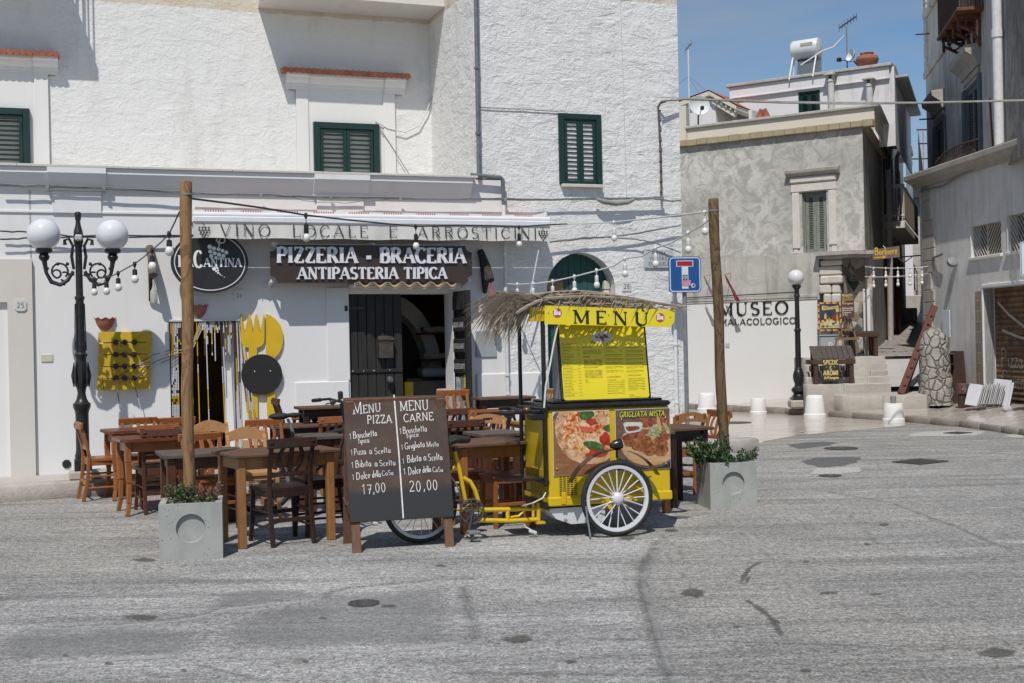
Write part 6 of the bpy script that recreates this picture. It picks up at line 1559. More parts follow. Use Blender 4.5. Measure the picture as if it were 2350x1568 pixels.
for i in range(n):
 x=CURT[0]+.02+(CURT[1]-CURT[0]-.04)*i/(n-1);f=i/(n-1)
 full=f<.10 or f>.93 or rnd.random()<.22
 ln=(top-.35) if full else rnd.uniform(.10,.55) if .45<f<.9 else (rnd.uniform(.1,.35) if f<.25 else .0)
 if ln<=0: continue
 sq=(lambda q:(lambda fr:1 if q<2 and fr<.25 else (2 if rnd.random()<.12 else (1 if .55<fr<.62 else 0))))(i) if f<.1 else seqr(rnd)
 xx=x+(rnd.uniform(.01,.05) if full and f>.15 else 0)
 chain(ends,[(x,-.012,top),((x+xx)/2,-.014,top-ln*.5),(xx,-.016,top-ln)],sq)
gx=FA.hit(462,760,.02)[0]
for k in range(4): # strands swept aside to the pallet rack
 e=FA.hit(*zr((1036,1190,1200,1205)[k],(476,372,480,378)[k]),.16)
 mid=FA.hit(350+k*4,815+k*7,.08)
 chain(ends,[(CURT[0]+.36+k*.02,-.012,top),(FA.hit(440,780+k*3,.03)[0],-.03,FA.hit(440,790+k*5,.03)[1]),(mid[0],-.09,mid[1]-.0),(e[0],-.17,e[1]+.0)],seqr(rnd),.008)
for k in range(3):
 e=FA.hit(*zr((1040,1190,915)[k],(480,480,470)[k]),.17);chain(ends,[(e[0],-.17,e[1]),(e[0]+(.04,.10,.02)[k],-.12,e[1]-(.38,.42,.16)[k])],seqr(rnd),.010)
for k in range(5):
 xt=CURT[1]-.01+k*.004;chain(ends,[(xt,-.02,top),(xt+.03+k*.012,-.04,top-.6),(xt+.10+k*.02,-.06,.45)],seqr(rnd))
for mb,mt,nm in zip(ends,(MW_,MY_,MBR),('white_strand','yellow_strand','brown_strand')):tag(mb.build(nm,mt,cu,smooth=0,fix=False),kind='stuff')
m=MB();m.box(CURT[1]-.16,CURT[1]-.04,.25,.3,.17,CURT[3]-.02,.004);m.build('door_edge',M_WPAINT,PB)
# --- log brackets holding bottle lamps
M_LOG=wood('weathered_log',(.09,.075,.06),(.17,.145,.12),(9,9,2),.9,0,.5);M_LOGD=wood('charred_log',(.025,.022,.02),(.07,.06,.05),(9,9,2),.9,0,.5)
def m_glass(name,c,al=.6):
 t=NT(name);t.set(Base_Color=c,Roughness=.1,Transmission_Weight=.35,IOR=1.3,Coat_Weight=.5); return t.m
def log_lamp(a,b,c_,bt,label,mt,col):
 o=fthing('bottle_lamp',label,'lamp',0,0,0);m=MB()
 p=FA.hit(*a,.02);q=FA.hit(*b,.30);m.tube([(p[0],-.03,p[1]),((p[0]+q[0])/2+.01,-.17,(p[1]+q[1])/2),(q[0],-.30,q[1])],[.045,.05,.052],10);m.build('log_arm',mt,o)
 r_=FA.hit(*c_,.02);m=MB();m.tube([(r_[0],-.03,r_[1]),(q[0]-.02,-.24,q[1]+.02)],.03,8);m.tube([(p[0]+.0,-.02,p[1]),(r_[0],-.02,r_[1])],.025,8);m.build('log_brace',M_LOGD,o)
 h=(FA.hit(q[0],0)[1]);m=MB();z=q[1]-.07
 m.lathe([(.012,.02),(.013,-.05),(.02,-.085),(.040,-.12),(.042,-.24),(.036,-.26)],(q[0]+bt,-.31,z),14);m.build('bottle_shade',m_glass('tinted_bottle_'+label[:4],col),o,smooth=60)
 m=MB();m.cyl((q[0]+bt,-.31,z),(q[0]+bt,-.31,q[1]),.006,6);m.build('wire',M_CABLE,o)
log_lamp((343,568),(352,632),(347,690),.0,'clear bottle lamp hanging from a grey log bracket by the oval sign',M_LOG,(.55,.56,.48))
log_lamp((1102,577),(1126,644),(1112,670),.005,'red bottle lamp hanging from a dark log bracket right of the sign',M_LOGD,(.62,.12,.10))
# --- tap, vent hole, junction box
t_=FA.hit(246,888,.04);o=fthing('wall_tap','small chrome tap sticking out of the white wall by the lamp','tap',t_[0],0,t_[1])
m=MB();m.cyl((0,0,0),(0,-.09,0),.011,8);m.tube([(0,-.07,0),(0,-.10,-.01),(0,-.105,-.04)],.009,8);m.bar((-.035,-.05,.03),(.04,-.05,.03),.012,.01);m.build('spout',flat('chrome',(.5,.5,.5),.2,metal=.9),o)
v_=FA.hit(153,1065,.0);m=MB();m.lathe([(.048,.012),(.05,.0),(.043,.0),(.042,-.06),(.0,-.06)],(0,0,0),18,Matrix.Rotation(R(90),3,'X'))
tag(m.build('vent_hole',flat('dark_pipe_mouth',(.02,.016,.013),.9),None,FA.w(v_[0],0.002,v_[1]),FA.a),'round dark pipe mouth low in the white wall at the left','vent')
a=FA.hit(94,814,.01);m=MB();m.box(0,.13,-.012,0,-.085,0,.003);tag(m.build('blank_plate',flat('cream_plastic',(.60,.57,.47),.5),None,FA.w(a[0],0,a[1]),FA.a),'small cream cover plate on the wall left of the lamp','cover plate')
a=FA.hit(1485,422,.0);m=MB();m.box(0,.16,-.015,0,-.14,0,.003);tag(m.build('blank_plate',M_TRIM,None,FA.w(FA.hit(1498,430)[0],0,FA.hit(1498,428)[1]),FA.a),'square white cover plate near the top corner of the rough wall','cover plate')
# --- wooden posts stand in their planters; see below. festoon strings
M_BULB=flat('white_bulb',(.70,.70,.66),.25,(.64,.64,.60),6)
def festoon(name,label,pts,bulbs,mt,capt,r=.008,drop=.12):
 o=thing(name,label,'string lights',pts[0]);O=Vector(pts[0])
 m=MB();m.tube([Vector(p)-O for p in pts],r,6);m.build('wire',mt,o,smooth=60);pr=None
 for b in bulbs:
  q=Vector(b)-O
  if pr is None:
   m=MB();m.cyl((0,0,.02),(0,0,-drop*.45),.004,5);m.lathe([(.012,.025),(.02,.0),(.008,-.03)],(0,0,0),8);m.lathe([(.008,-drop*.42),(.022,-drop*.5),(.024,-drop*.95),(.02,-drop)],(0,0,0),12);pr=m.build('socket',capt,o)
   m2=MB();m2.lathe([(.02,-drop),(.033,-drop-.022),(.036,-drop-.04),(.03,-drop-.062),(.014,-drop-.075),(.0,-drop-.077)],(0,0,0),14);pb=m2.build('bulb',M_BULB,pr,smooth=70);pr.location=q
  else:
   c=pr.copy();COL.objects.link(c);c.parent=o;c.location=q;d=pb.copy();COL.objects.link(d);d.parent=c
 return o
PLC=gnd(438,1290);PO=Vector((-2.44,9.79,0));PR=Vector((2.02,12.06,0)) # posts
lampP=lamp.location
def between(p,q,pts): # photo points, at distances running evenly from p to q
 n=len(pts);x0,x1=pts[0][0],pts[-1][0]
 out=[]
 for x,y in pts:
  f=(x-x0)/(x1-x0) if x1!=x0 else 0;out.append(at(x,y,p.y+(q.y-p.y)*f))
 return out
Lp=Vector((lampP.x,lampP.y-.1,0));Pp=Vector((PO.x,PO.y,0))
b1=[(216,641),(244,638),(271,628),(309,607),(349,575),(388,538)]
w1=between(Lp,Pp,[(190,632),(203,637),(216,640),(244,637),(258,633),(271,627),(290,616),(309,606),(330,590),(349,574),(370,556),(388,537),(402,508),(412,486)])
festoon('string_lights','black string of small white bulbs from the double lamp to the near post',w1,between(Lp,Pp,[(190,632)]+b1+[(412,486)])[1:-1],M_CABLE,M_BLACK,.006,.10)
Rp=Vector((PR.x,PR.y,0));mid_=FA.w(FA.hit(1300,515,.55)[0],.55,0)
Pq=Vector((PO.x,PO.y,0))
w2=between(Pq,mid_,[(440,456),(520,466),(600,477),(702,494),(800,505),(880,513),(954,520),(1050,517),(1120,518),(1191,521),(1240,517),(1302,514)])
festoon('string_lights','black bulb string sagging in front of the awning from the near post',w2,between(Pq,mid_,[(440,456),(702,495),(954,521),(1191,522),(1302,514)])[1:-1],M_CABLE,M_BLACK,.009,.17)
w3=between(mid_,Rp,[(1302,514),(1350,513),(1409,510),(1480,503),(1560,494),(1617,487),(1650,483)])
festoon('string_lights','white bulb string from the end of the black one to the far post',w3,between(mid_,Rp,[(1302,514),(1409,511),(1617,488),(1650,483)])[1:-1],M_CABLEW,M_PIPEW,.009,.15)
A2=FA.w(FA.hit(1165,653,.15)[0],.15,0)
w4=between(A2,Rp,[(1165,652),(1187,653),(1230,651),(1268,646),(1318,635),(1368,622),(1410,610),(1434,594),(1475,588),(1504,570),(1540,558),(1579,536),(1610,518),(1640,496)])
festoon('string_lights','white bulb string swooping across the arched door up to the far post',w4,between(A2,Rp,[(1165,652),(1187,653),(1223,651),(1268,646),(1318,635),(1369,621),(1434,594),(1504,570),(1579,535),(1640,496)])[1:-1],M_CABLEW,M_PIPEW,.008,.13)
# ------------------------------------------------------------ tables and chairs on the pavement edge
W_OR=wood('orange_varnished_wood',(.245,.085,.026),(.33,.125,.04),(11,11,2),.34,.28,.1)
W_LT=wood('light_beech',(.40,.21,.085),(.48,.27,.12),(11,11,2),.42,.15,.1)
W_DK=wood('black_brown_wood',(.017,.009,.007),(.045,.020,.014),(11,11,2),.36,.3,.12)
W_BR=wood('dark_brown_wood',(.06,.022,.012),(.105,.04,.02),(11,11,2),.38,.25,.12)
W_PINE=wood('pine_leg',(.235,.105,.032),(.34,.165,.055),(16,16,1.2),.45,.15,.15)
W_TOP=wood('brown_stained_top',(.095,.050,.032),(.145,.085,.058),(2,9,9),.72,.15,.1,3.0,.2)
W_GREYT=wood('weathered_grey_top',(.075,.062,.052),(.14,.12,.10),(2,12,9),.85,.2,.3,3.0,.15)
W_REDT=wood('red_brown_varnish',(.10,.034,.018),(.17,.06,.03),(2,9,9),.28,.15,.1)
def chair_proto(style,mt,seatmt=None):
 """local +y is the way the sitter faces"""
 o=thing('wooden_chair','chair','chair');sw,sd,sh,H=.40,.39,.45,.83
 hw=sw/2;yb,yf=-sd/2,sd/2
 m=MB();pts=[]
 for (x,y) in ((-hw+.02,yb),(hw-.02,yb),(hw+.01,yf-.04),(hw-.02,yf+.005),(-hw+.02,yf+.005),(-hw-.01,yf-.04)):pts.append((x,y))
 m.slab(pts,sh-.028,sh);m.box(-hw+.03,hw-.03,yf-.035,yf-.012,sh-.075,sh-.029,.004);m.box(-hw+.03,hw-.03,yb+.0,yb+.022,sh-.075,sh-.029,.004)
 for s in (-1,1):m.box(s*(hw-.03)-.011,s*(hw-.03)+.011,yb+.023,yf-.036,sh-.075,sh-.029,.004)
 m.build('seat',seatmt or mt,o,smooth=30)
 for s in (-1,1):
  m=MB();x=s*(hw-.025)
  m.bar((x,yf-.025,sh-.03),(x+s*.008,yf-.02,.2),.036,.036,.005,(1,0,0));m.bar((x+s*.008,yf-.02,.202),(x+s*.02,yf-.0,0),.034,.034,.004,(1,0,0));m.build('leg',mt,o)
  m=MB();P=[(0,-.065),(.14,-.035),(.30,-.01),(.46,.0),(.60,-.018),(.72,-.05),(H-.015,-.085)]
  for (za,ya),(zb,y2) in zip(P[:-1],P[1:]):m.bar((x,yb+ya,za),(x-s*0,yb+y2,zb+.002),.034,.036 if zb<.5 else .028,.004,(1,0,0))
  m.build('leg',mt,o)
 for s in (-1,1):
  for z in (.14,.26):
   m=MB();m.cyl((s*(hw-.02),yb-.02,z),(s*(hw-.015),yf-.02,z),.010,8);m.build('stretcher',mt,o,smooth=60)
 m=MB();m.bar((-hw+.03,yf-.02,.22),(hw-.03,yf-.02,.22),.02,.03,.003);m.build('stretcher',mt,o)
 m=MB();m.bar((-hw+.03,yb-.03,.20),(hw-.03,yb-.03,.20),.018,.034,.003);m.build('stretcher',mt,o)
 yt=yb-.075
 if style=='bistro':
  m=MB();rows=[]
  m.obox((0,yb-.072,H-.03),hw+.012,.014,.038,Matrix.Rotation(R(-10),3,'X'),.006);m.build('top_rail',mt,o)
  m=MB();m.obox((0,yb-.006,sh+.105),hw-.03,.010,.018,Matrix.Rotation(R(-4),3,'X'),.004);m.build('lower_rail',mt,o)
  for k,dx in ((-1,.075),(0,0),(1,.075)):
   m=MB();n=5
   prev=None
   for i in range(n+1):
    f=i/n;z=sh+.12+(H-.06-sh-.12)*f;x=k*(.045+dx*(math.sin(math.pi*f*.95)*.55+f*.25));y=yb-.008-.058*f**1.3
    q=Vector((x,y,z))
    if prev is not None:m.bar(prev,q+(q-prev).normalized()*.003,.034 if k else .042,.012,.003,(1,0,0))
    prev=q
   m.build('slat',mt,o)
 elif style=='crest':
  m=MB();top=[(-hw+.01+(sw-.02)*i/12,H-.035+.055*math.sin(math.pi*i/12)**1.5) for i in range(13)]
  bot=[(-hw+.01+(sw-.02)*i/12,H-.125+.028*math.sin(math.pi*i/12)) for i in range(13)]
  st=m.mark();m.prism(bot+top[::-1],-.011,.011);m.xf(st,Matrix.Translation((0,yb-.066,0)));m.build('top_rail',mt,o,smooth=40)
  m=MB();m.obox((0,yb-.006,sh+.105),hw-.03,.010,.018,None,.004);m.build('lower_rail',mt,o)
  for k in (-1,0,1):m=MB();m.bar((k*.075,yb-.01,sh+.12),(k*.095,yb-.06,H-.11),.03 if k else .06,.012,.003,(1,0,0));m.build('slat',mt,o)
 else:
  m=MB();N=14;top=[(-hw-.005+(sw+.01)*i/N,H-.035+.045*math.sin(math.pi*i/N)) for i in range(N+1)];bot=[(-hw-.005+(sw+.01)*i/N,H-.115+.025*math.sin(math.pi*i/N)) for i in range(N+1)]
  # two halves leave a hand hole between them
  hz=H-.045
  up=[(p[0],p[1]) for p in top]
  st=m.mark()
  m.prism([bot[i] for i in range(0,6)]+[(-.055,hz-.014),(-.055,hz+.014)]+[top[i] for i in range(5,-1,-1)],-.012,.012)
  m.prism([bot[i] for i in range(9,N+1)]+[top[i] for i in range(N,8,-1)]+[(.055,hz+.014),(.055,hz-.014)],-.012,.012)
  m.prism([bot[5],bot[6],bot[7],bot[8],bot[9],(.055,hz-.014),(-.055,hz-.014)],-.0118,.0118);m.prism([(-.055,hz+.014),(.055,hz+.014),top[9],top[8],top[7],top[6],top[5]],-.0118,.0118)
  m.xf(st,Matrix.Translation((0,yb-.066,0)));m.build('top_rail',mt,o,smooth=30)
  for z in (sh+.10,sh+.20):m=MB();m.obox((0,yb-.01-(z-sh-.1)*.2,z),hw-.02,.010,.024,None,.004);m.build('lower_rail',mt,o)
 return o
PRO={}
def chair(x,y,yaw,style,mt,label,z=0.0,seatmt=None,sc=1.0):
 p=gnd(x,y,z);k=(style,mt.name)
 if k not in PRO:
  PRO[k]=chair_proto(style,mt,seatmt);o=PRO[k];o.location=p;o.rotation_euler=(0,0,R(yaw-90));o['label']=label
 else:o=copy_tree(PRO[k],p,R(yaw-90),label)
 o['group']='wooden chairs of the pizzeria';o.scale=(1,1,sc); return o
C_=chair
C_(243,1144,28,'bistro',W_OR,'orange wooden chair in profile beside the foot of the double lamp')
C_(366,1172,116,'bistro',W_BR,'dark brown chair with its back to us, left of the near post',sc=.98)
C_(350,1160,122,'bistro',W_OR,'orange chair half hidden right behind the dark brown chair left of the post')
C_(330,1136,296,'bistro',W_OR,'orange chair at the wall side of the leftmost table, under the pallet rack')
C_(424,1136,300,'bistro',W_OR,'orange chair near the bead curtain, behind the near post')
C_(498,1158,296,'crest',W_LT,'light wood chair with arched top rail before the bead curtain',sc=1.0)
C_(490,1206,305,'bistro',W_OR,'orange chair turned towards us between near post and pine legged table',sc=.98)
C_(584,1192,296,'crest',W_LT,'light wood chair with arched top rail across the pine legged table')
C_(647,1243,122,'bistro',W_DK,'nearest black brown chair, its back to us at the pine legged table',sc=1.03)
C_(742,1222,205,'bistro',W_DK,'black chair in profile between the pine legged table and the menu board',sc=1.05)
C_(694,1112,120,'bistro',W_OR,'orange chair by the wall right of the cutlery cut-out')
C_(733,1117,125,'bistro',W_BR,'dark brown chair beyond the bicycle saddle, between two orange chairs')
C_(753,1130,122,'bistro',W_OR,'orange chair half hidden by the bicycle stem left of the menu board')
C_(690,1082,20,'bistro',W_BR,'brown chair in profile at the dark table along the wall',.18)
C_(630,1150,300,'bistro',W_OR,'orange chair farther back behind the bicycle saddle')
C_(1060,1054,292,'bistro',W_OR,'orange chair standing in the doorway beside the open door leaf',.18)
C_(1220,1052,200,'bistro',W_LT,'light wood chair at the wall table behind the cart posts',.18)
C_(1036,1099,120,'bistro',W_BR,'dark brown chair just right of the menu board top, farther one')
C_(1094,1104,118,'bistro',W_OR,'orange chair in front of the open door leaf')
C_(1116,1117,116,'bistro',W_DK,'black brown chair between the orange chair and the handlebar of the cart')
C_(1046,1153,118,'bistro',W_BR,'dark brown chair just right of the menu board, behind the cart saddle')
C_(1143,1138,292,'handle',W_LT,'light wood chair with a hand hole in its top rail behind the cart')
C_(1192,1159,205,'bistro',W_OR,'orange brown chair next to the rear post of the cart')
C_(1184,1082,250,'bistro',W_OR,'orange chair by the wall behind the cart handlebar')
C_(1553,1128,118,'handle',W_PINE,'brown ladder back chair with a hand hole right of the cart')
C_(1606,1128,206,'bistro',W_OR,'reddish chair with slatted back behind the right planter')
def stool(x,y,yaw,label):
 p=gnd(x,y);o=thing('wooden_stool',label,'stool',p,R(yaw),'orange stools under the tables');m=MB();m.box(-.17,.17,-.17,.17,.43,.455,.006);m.box(-.15,.15,-.15,.15,.38,.429,.004);m.build('seat',W_OR,o)
 for sx in (-1,1):
  for sy in (-1,1):m=MB();m.bar((sx*.135,sy*.135,.43),(sx*.145,sy*.145,0),.036,.036,.004);m.build('leg',W_OR,o)
 for s in (-1,1):m=MB();m.bar((-.13,s*.14,.2),(.13,s*.14,.2),.02,.03,.003);m.build('stretcher',W_OR,o)
stool(1158,1206,24,'orange wooden stool under the table left of the cart box');stool(1060,1198,24,'orange wooden stool behind the yellow seat tube of the cart')
def table(x,y,ang,w_,d_,style,label,corner=False,z0=0.0,H=.75):
 """x, y: the photo place of the foot of the front left leg (or of that corner of the top)"""
 p=gnd(x,y,H+z0 if corner else z0);ins=.0 if corner else .07
 A_=R(ang);ex=Vector((math.cos(A_),math.sin(A_),0));ey=Vector((-math.sin(A_),math.cos(A_),0))
 c=p+ex*(w_/2-ins)+ey*(d_/2-ins)
 o=thing('table',label,'table',(c.x,c.y,z0),A_,'wooden tables of the pizzeria')
 top,leg,th={'pine':(W_TOP,W_PINE,.028),'orange':(W_REDT,W_OR,.03),'dark':(W_TOP,W_DK,.03),'grey':(W_GREYT,W_BR,.035),'brown':(W_TOP,W_OR,.03)}[style]
 hw,hd=w_/2,d_/2;m=MB()
 if style=='orange':k=.06;m.slab([(-hw+k,-hd),(hw-k,-hd),(hw,-hd+k),(hw,hd-k),(hw-k,hd),(-hw+k,hd),(-hw,hd-k),(-hw,-hd+k)],H-th,H)
 else:m.box(-hw,hw,-hd,hd,H-th,H,.006)
 m.build('tabletop',top,o)
 a=.075;m=MB();bz=H-th-.10
 for s in (-1,1):m.box(-hw+a,hw-a,s*(hd-a)-.011,s*(hd-a)+.011,bz,H-th-.001,.003);m.box(s*(hw-a)-.011,s*(hw-a)+.011,-hd+a+.012,hd-a-.012,bz,H-th-.001,.003)
 m.build('apron',W_PINE if style=='pine' else leg,o)
 for sx in (-1,1):
  for sy in (-1,1):
   m=MB();X,Y=sx*(hw-a),sy*(hd-a)
   if style=='orange':
    P=[(H-th-.001,0,.06),(.52,.004,.056),(.32,-.008,.045),(.12,-.0,.04),(0,.022,.046)]
    for (za,oa,wa),(zb,ob,wb) in zip(P[:-1],P[1:]):m.bar((X+sx*oa,Y+sy*oa,za),(X+sx*ob,Y+sy*ob,zb-.002 if zb else 0),wa,wa,.006,(1,0,0))
   else:m.bar((X,Y,H-th-.001),(X,Y,0),.062 if style!='grey' else .075,.062 if style!='grey' else .075,.006,(1,0,0))
   m.build('leg',leg,o)
 return o
T_=table
T_(265,1150,27,.95,.60,'orange','leftmost red brown table with shaped legs by the wall',H=.74)
T_(296,1185,27,.95,.60,'orange','second red brown table with shaped legs, in front of the leftmost one',H=.74)
T_(374,1046,22,.74,.62,'grey','weathered grey topped table with dark legs behind the near post',True,0.0,.68)
T_(556,1260,30,.90,.64,'pine','nearest table with brown top and straight pine legs')
T_(648,1140,22,.9,.6,'dark','dark table with the bicycle saddle in front of it')
T_(700,1003,24,.40,.5,'grey','small weathered table top left of the menu board',True)
T_(690,936,20.3,.75,.42,'dark','dark table along the wall left of the black door',True,.18)
T_(1102,914,20.3,.72,.36,'dark','dark table along the wall right of the open door',True,.18)
T_(1052,1022,27,.78,.62,'brown','brown table with orange legs behind the seat of the cart',True)
T_(1107,997,24,.46,.5,'grey','dark grey topped table before the chair with the hand hole',True)
T_(1020,985,24,.5,.5,'dark','dark table just right of the menu board',True)
T_(1536,985,24,.50,.62,'dark','dark table right of the cart with a chair on either side',True)
p=gnd(1531,1177)-Vector((math.cos(R(18)),math.sin(R(18)),0))*.66;_v=(p-Vector((0,0,CAM_H)));T_(*proj(p),18,.80,.6,'brown','table behind the cart showing one red brown leg at its right')
# ------------------------------------------------------------ planters, posts and plants
def m_conc():
 t=NT('cast_concrete');P=t.co();n=t.noise(P,4,6,.65,.3);pores=t.vor(P,34);big=t.noise(t.co((3,3,.8)),2,5,.6)
 sel=t.ramp(t.noise(P,9,3,.6),[(.46,0.),(.60,1.)])
 hole=t.math('MULTIPLY',t.ramp(pores,[(.10,1.),(.18,0.)]),sel)
 col=t.mix(t.ramp(n,[(.35,0.),(.7,1.)]),(.29,.30,.285),(.38,.385,.37));col=t.mix(t.ramp(big,[(.55,0.),(.8,.6)]),col,(.19,.19,.175))
 t.set(Base_Color=t.mix(hole,col,(.06,.06,.055)),Roughness=.88);t.bump(t.math('SUBTRACT',t.math('MULTIPLY',n,.3),hole),.6,.008); return t.m
M_CONC=m_conc()
M_SOIL=flat('soil',(.05,.038,.028),.95,(.09,.07,.05),20,.8,40)
def m_post(name,c,d,k_):
 t=NT(name);P=t.co((1,1,.13))
 w_=t.noise(t.co((1.2,1.2,.35)),3.2,4,.6,.8);rg=t.math('FRACT',t.math('MULTIPLY',w_,9.0));f=t.noise(t.co((34,34,1.2)),2,5,.65)
 kn=t.vor(t.co((6,6,1.7)),1.3);k=t.ramp(kn,[(.04,1.),(.12,0.)]);ring=t.ramp(t.math('FRACT',t.math('MULTIPLY',kn,14.0)),[(.0,1.),(.35,0.),(1.,.8)]);nearkn=t.ramp(kn,[(.1,1.),(.34,0.)])
 g_=t.ramp(rg,[(.0,0.),(.55,.25),(.86,1.),(1.,.0)]);g_=t.math('MAXIMUM',g_,t.math('MULTIPLY',ring,nearkn))
 col=t.mix(g_,c,d);col=t.mix(t.math('MULTIPLY',t.ramp(f,[(.4,0.),(.7,1.)]),.55),col,tuple(x*.55 for x in c));col=t.mix(k,col,k_)
 t.set(Base_Color=col,Roughness=.78);t.bump(t.math('ADD',f,t.math('MULTIPLY',g_,.5)),.35,.004); return t.m
M_POST=m_post('pale_impregnated_post',(.30,.175,.075),(.13,.066,.024),(.08,.035,.014));M_POST2=m_post('dark_impregnated_post',(.165,.105,.045),(.045,.024,.010),(.03,.014,.007))
def planter(fl,fr,w_,d_,h,label,rot=0.0):
 a=gnd(*fl);b=gnd(*fr);ang=math.atan2(b.y-a.y,b.x-a.x)+rot;ex=Vector((math.cos(ang),math.sin(ang),0));ey=Vector((-ex.y,ex.x,0))
 w_=(b-a).length;c=a+ex*w_/2+ey*d_/2
 o=thing('concrete_planter',label,'planter',(c.x,c.y,0),ang);hw,hd=w_/2,d_/2;r=w_*.235;n=32;m=MB();cz=h*.56
 # front face with a sunk disc
 ring=[(r*math.cos(2*math.pi*i/n),cz+r*math.sin(2*math.pi*i/n)) for i in range(n)]
 def sq(t):
  x,z=math.cos(t),math.sin(t);k=max(abs(x)/hw,(z/(h-cz) if z>0 else -z/cz)); return (x/k,cz+z/k)
 ang_=sorted(set([2*math.pi*i/n for i in range(n)]))
 outer=[sq(t) for t in ang_]
 vs=[(x,-hd,z) for x,z in outer]+[(x,-hd,z) for x,z in ring]+[(x*.965,-hd+.028,cz+(z-cz)*.965) for x,z in ring]
 fs=[(i,(i+1)%n,(i+1)%n+n,i+n) for i in range(n)]+[(i+n,(i+1)%n+n,(i+1)%n+2*n,i+2*n) for i in range(n)]+[tuple(range(2*n,3*n))]
 m.add(vs,fs)
 # corner fill between the fan and the square corners
 for sx,zc in ((-hw,0),(hw,0),(-hw,h),(hw,h)):
  q=sorted(range(n),key=lambda i:math.hypot(outer[i][0]-sx,outer[i][1]-zc))[:2];m.add([(sx,-hd,zc),(outer[q[0]][0],-hd,outer[q[0]][1]),(outer[q[1]][0],-hd,outer[q[1]][1])],[(0,1,2)])
 t_=.05;
 for (xa,ya,xb,yb) in ((-hw,-hd,-hw,hd),(-hw,hd,hw,hd),(hw,hd,hw,-hd)):m.quad((xa,ya,0),(xb,yb,0),(xb,yb,h),(xa,ya,h))
 I=[(-hw+t_,-hd+t_),(hw-t_,-hd+t_),(hw-t_,hd-t_),(-hw+t_,hd-t_)];O_=[(-hw,-hd),(hw,-hd),(hw,hd),(-hw,hd)]
 for i in range(4):
  j=(i+1)%4;m.quad((*O_[i],h),(*O_[j],h),(*I[j],h),(*I[i],h));m.quad((*I[i],h),(*I[j],h),(*I[j],h-.09),(*I[i],h-.09))
 ob=m.build('body',M_CONC,o,smooth=0)
 m=MB();m.quad((*I[0],h-.06),(*I[1],h-.06),(*I[2],h-.06),(*I[3],h-.06));m.build('soil',M_SOIL,o,smooth=0)
 return o,c,ex,ey
o1,c1,ex1,ey1=planter((366,1289),(512,1281),.47,.46,.425,'grey concrete planter with a sunk disc, nearest at the left')
o2,c2,ex2,ey2=planter((1631,1170.5),(1738.5,1166.3),.47,.47,.43,'grey concrete planter with a sunk disc, right of the cart')
PO_=at(432,1130,c1.y+.02);PR_=at(1663,1040,c2.y+.05)
def post(b,t,r,label,dist,mt):
 o=thing('wooden_post',label,'post',(b.x,b.y,.25));tp=at(t[0],t[1],dist);m=MB();v=tp-Vector((b.x,b.y,.25));n=16;rd=random.Random(int(b.x*100));k=[]
 pts=[v*(i/n)+Vector((.006*math.sin(i*.8),0,0)) for i in range(n)]+[v-v.normalized()*.012,v]
 m.tube(pts,[r*(1+.03*math.sin(i*1.3+1)) for i in range(n)]+[r,r*.86],18);m.build('trunk',mt,o,smooth=50)
 return o,tp
op1,tp1=post(PO_,(427,416),.046,'pale wooden post standing in the near left planter',PO_.y,M_POST)
op2,tp2=post(PR_,(1637,456),.049,'darker wooden post standing in the planter right of the cart',PR_.y,M_POST2)
for o_,(x,y),r,d_ in ((op1,(428,447),.048,PO_.y),(op2,(1638,484),.051,PR_.y)):
 q=at(x,y,d_)-o_.location;m=MB()
 for k in range(2):m.tube([(q.x+r*math.cos(a),q.y+r*math.sin(a),q.z+.006*k+.004*math.sin(a)) for a in [i*math.pi/6 for i in range(12)]],.004,5,closed=True)
 m.build('wire_tie',M_CABLEG,o_)
def m_leaf(name,c,c2):
 t=NT(name);P=t.co();n=t.noise(P,11,3,.6);t.set(Base_Color=t.mix(t.ramp(n,[(.38,0.),(.64,1.)]),c,c2),Roughness=.5,Specular_IOR_Level=.35)
 return t.m
M_LF1=m_leaf('shrub_leaf',(.035,.085,.030),(.075,.14,.055));M_LF2=m_leaf('sedum_leaf',(.07,.11,.035),(.13,.15,.05));M_LF3=m_leaf('purple_sedum_leaf',(.10,.045,.05),(.16,.085,.06))
M_TWIG=flat('twig',(.16,.12,.07),.9);M_STRAW=flat('dry_grass',(.42,.33,.18),.9)
def leaf_plant(name,label,cat,c,stems,mt,seed,ls=.022,spread=.12,height=.2,rise=.6,leaves=26):
 o=thing(name,label,cat,c);rd=random.Random(seed);st=MB();lf=MB()
 for s in range(stems):
  a=rd.uniform(0,6.283);b=rd.uniform(.0,spread*.5);base=Vector((b*math.cos(a),b*math.sin(a),0));tipr=rd.uniform(.3,1)*spread;hh=height*rd.uniform(.45,1.0)
  tip=base+Vector((tipr*math.cos(a+rd.uniform(-.5,.5)),tipr*math.sin(a),hh));mid=base.lerp(tip,.5)+Vector((rd.uniform(-.02,.02),rd.uniform(-.02,.02),hh*.12));P=[base,mid,tip];st.tube(P,[.004,.003,.0015],4)
  for k in range(leaves):
   f=rd.uniform(.18,1.0);q=base.lerp(mid,f*2) if f<.5 else mid.lerp(tip,f*2-1);d=Vector((rd.uniform(-1,1),rd.uniform(-1,1),rd.uniform(-.3,1))).normalized();l=ls*rd.uniform(.6,1.25);u=d.cross(Vector((rd.uniform(-1,1),rd.uniform(-1,1),.5))).normalized()*l*.38;q=q+d*.004
   lf.add([q,q+d*l*.5+u,q+d*l,q+d*l*.5-u],[(0,1,2,3)])
 st.build('stem',M_TWIG,o,smooth=60);lf.build('foliage',mt,o,smooth=0,fix=False); return o
zt_=.425-.06
def inp(c,ex,ey,u,v,z=zt_):p=c+ex*u+ey*v; return (p.x,p.y,z)
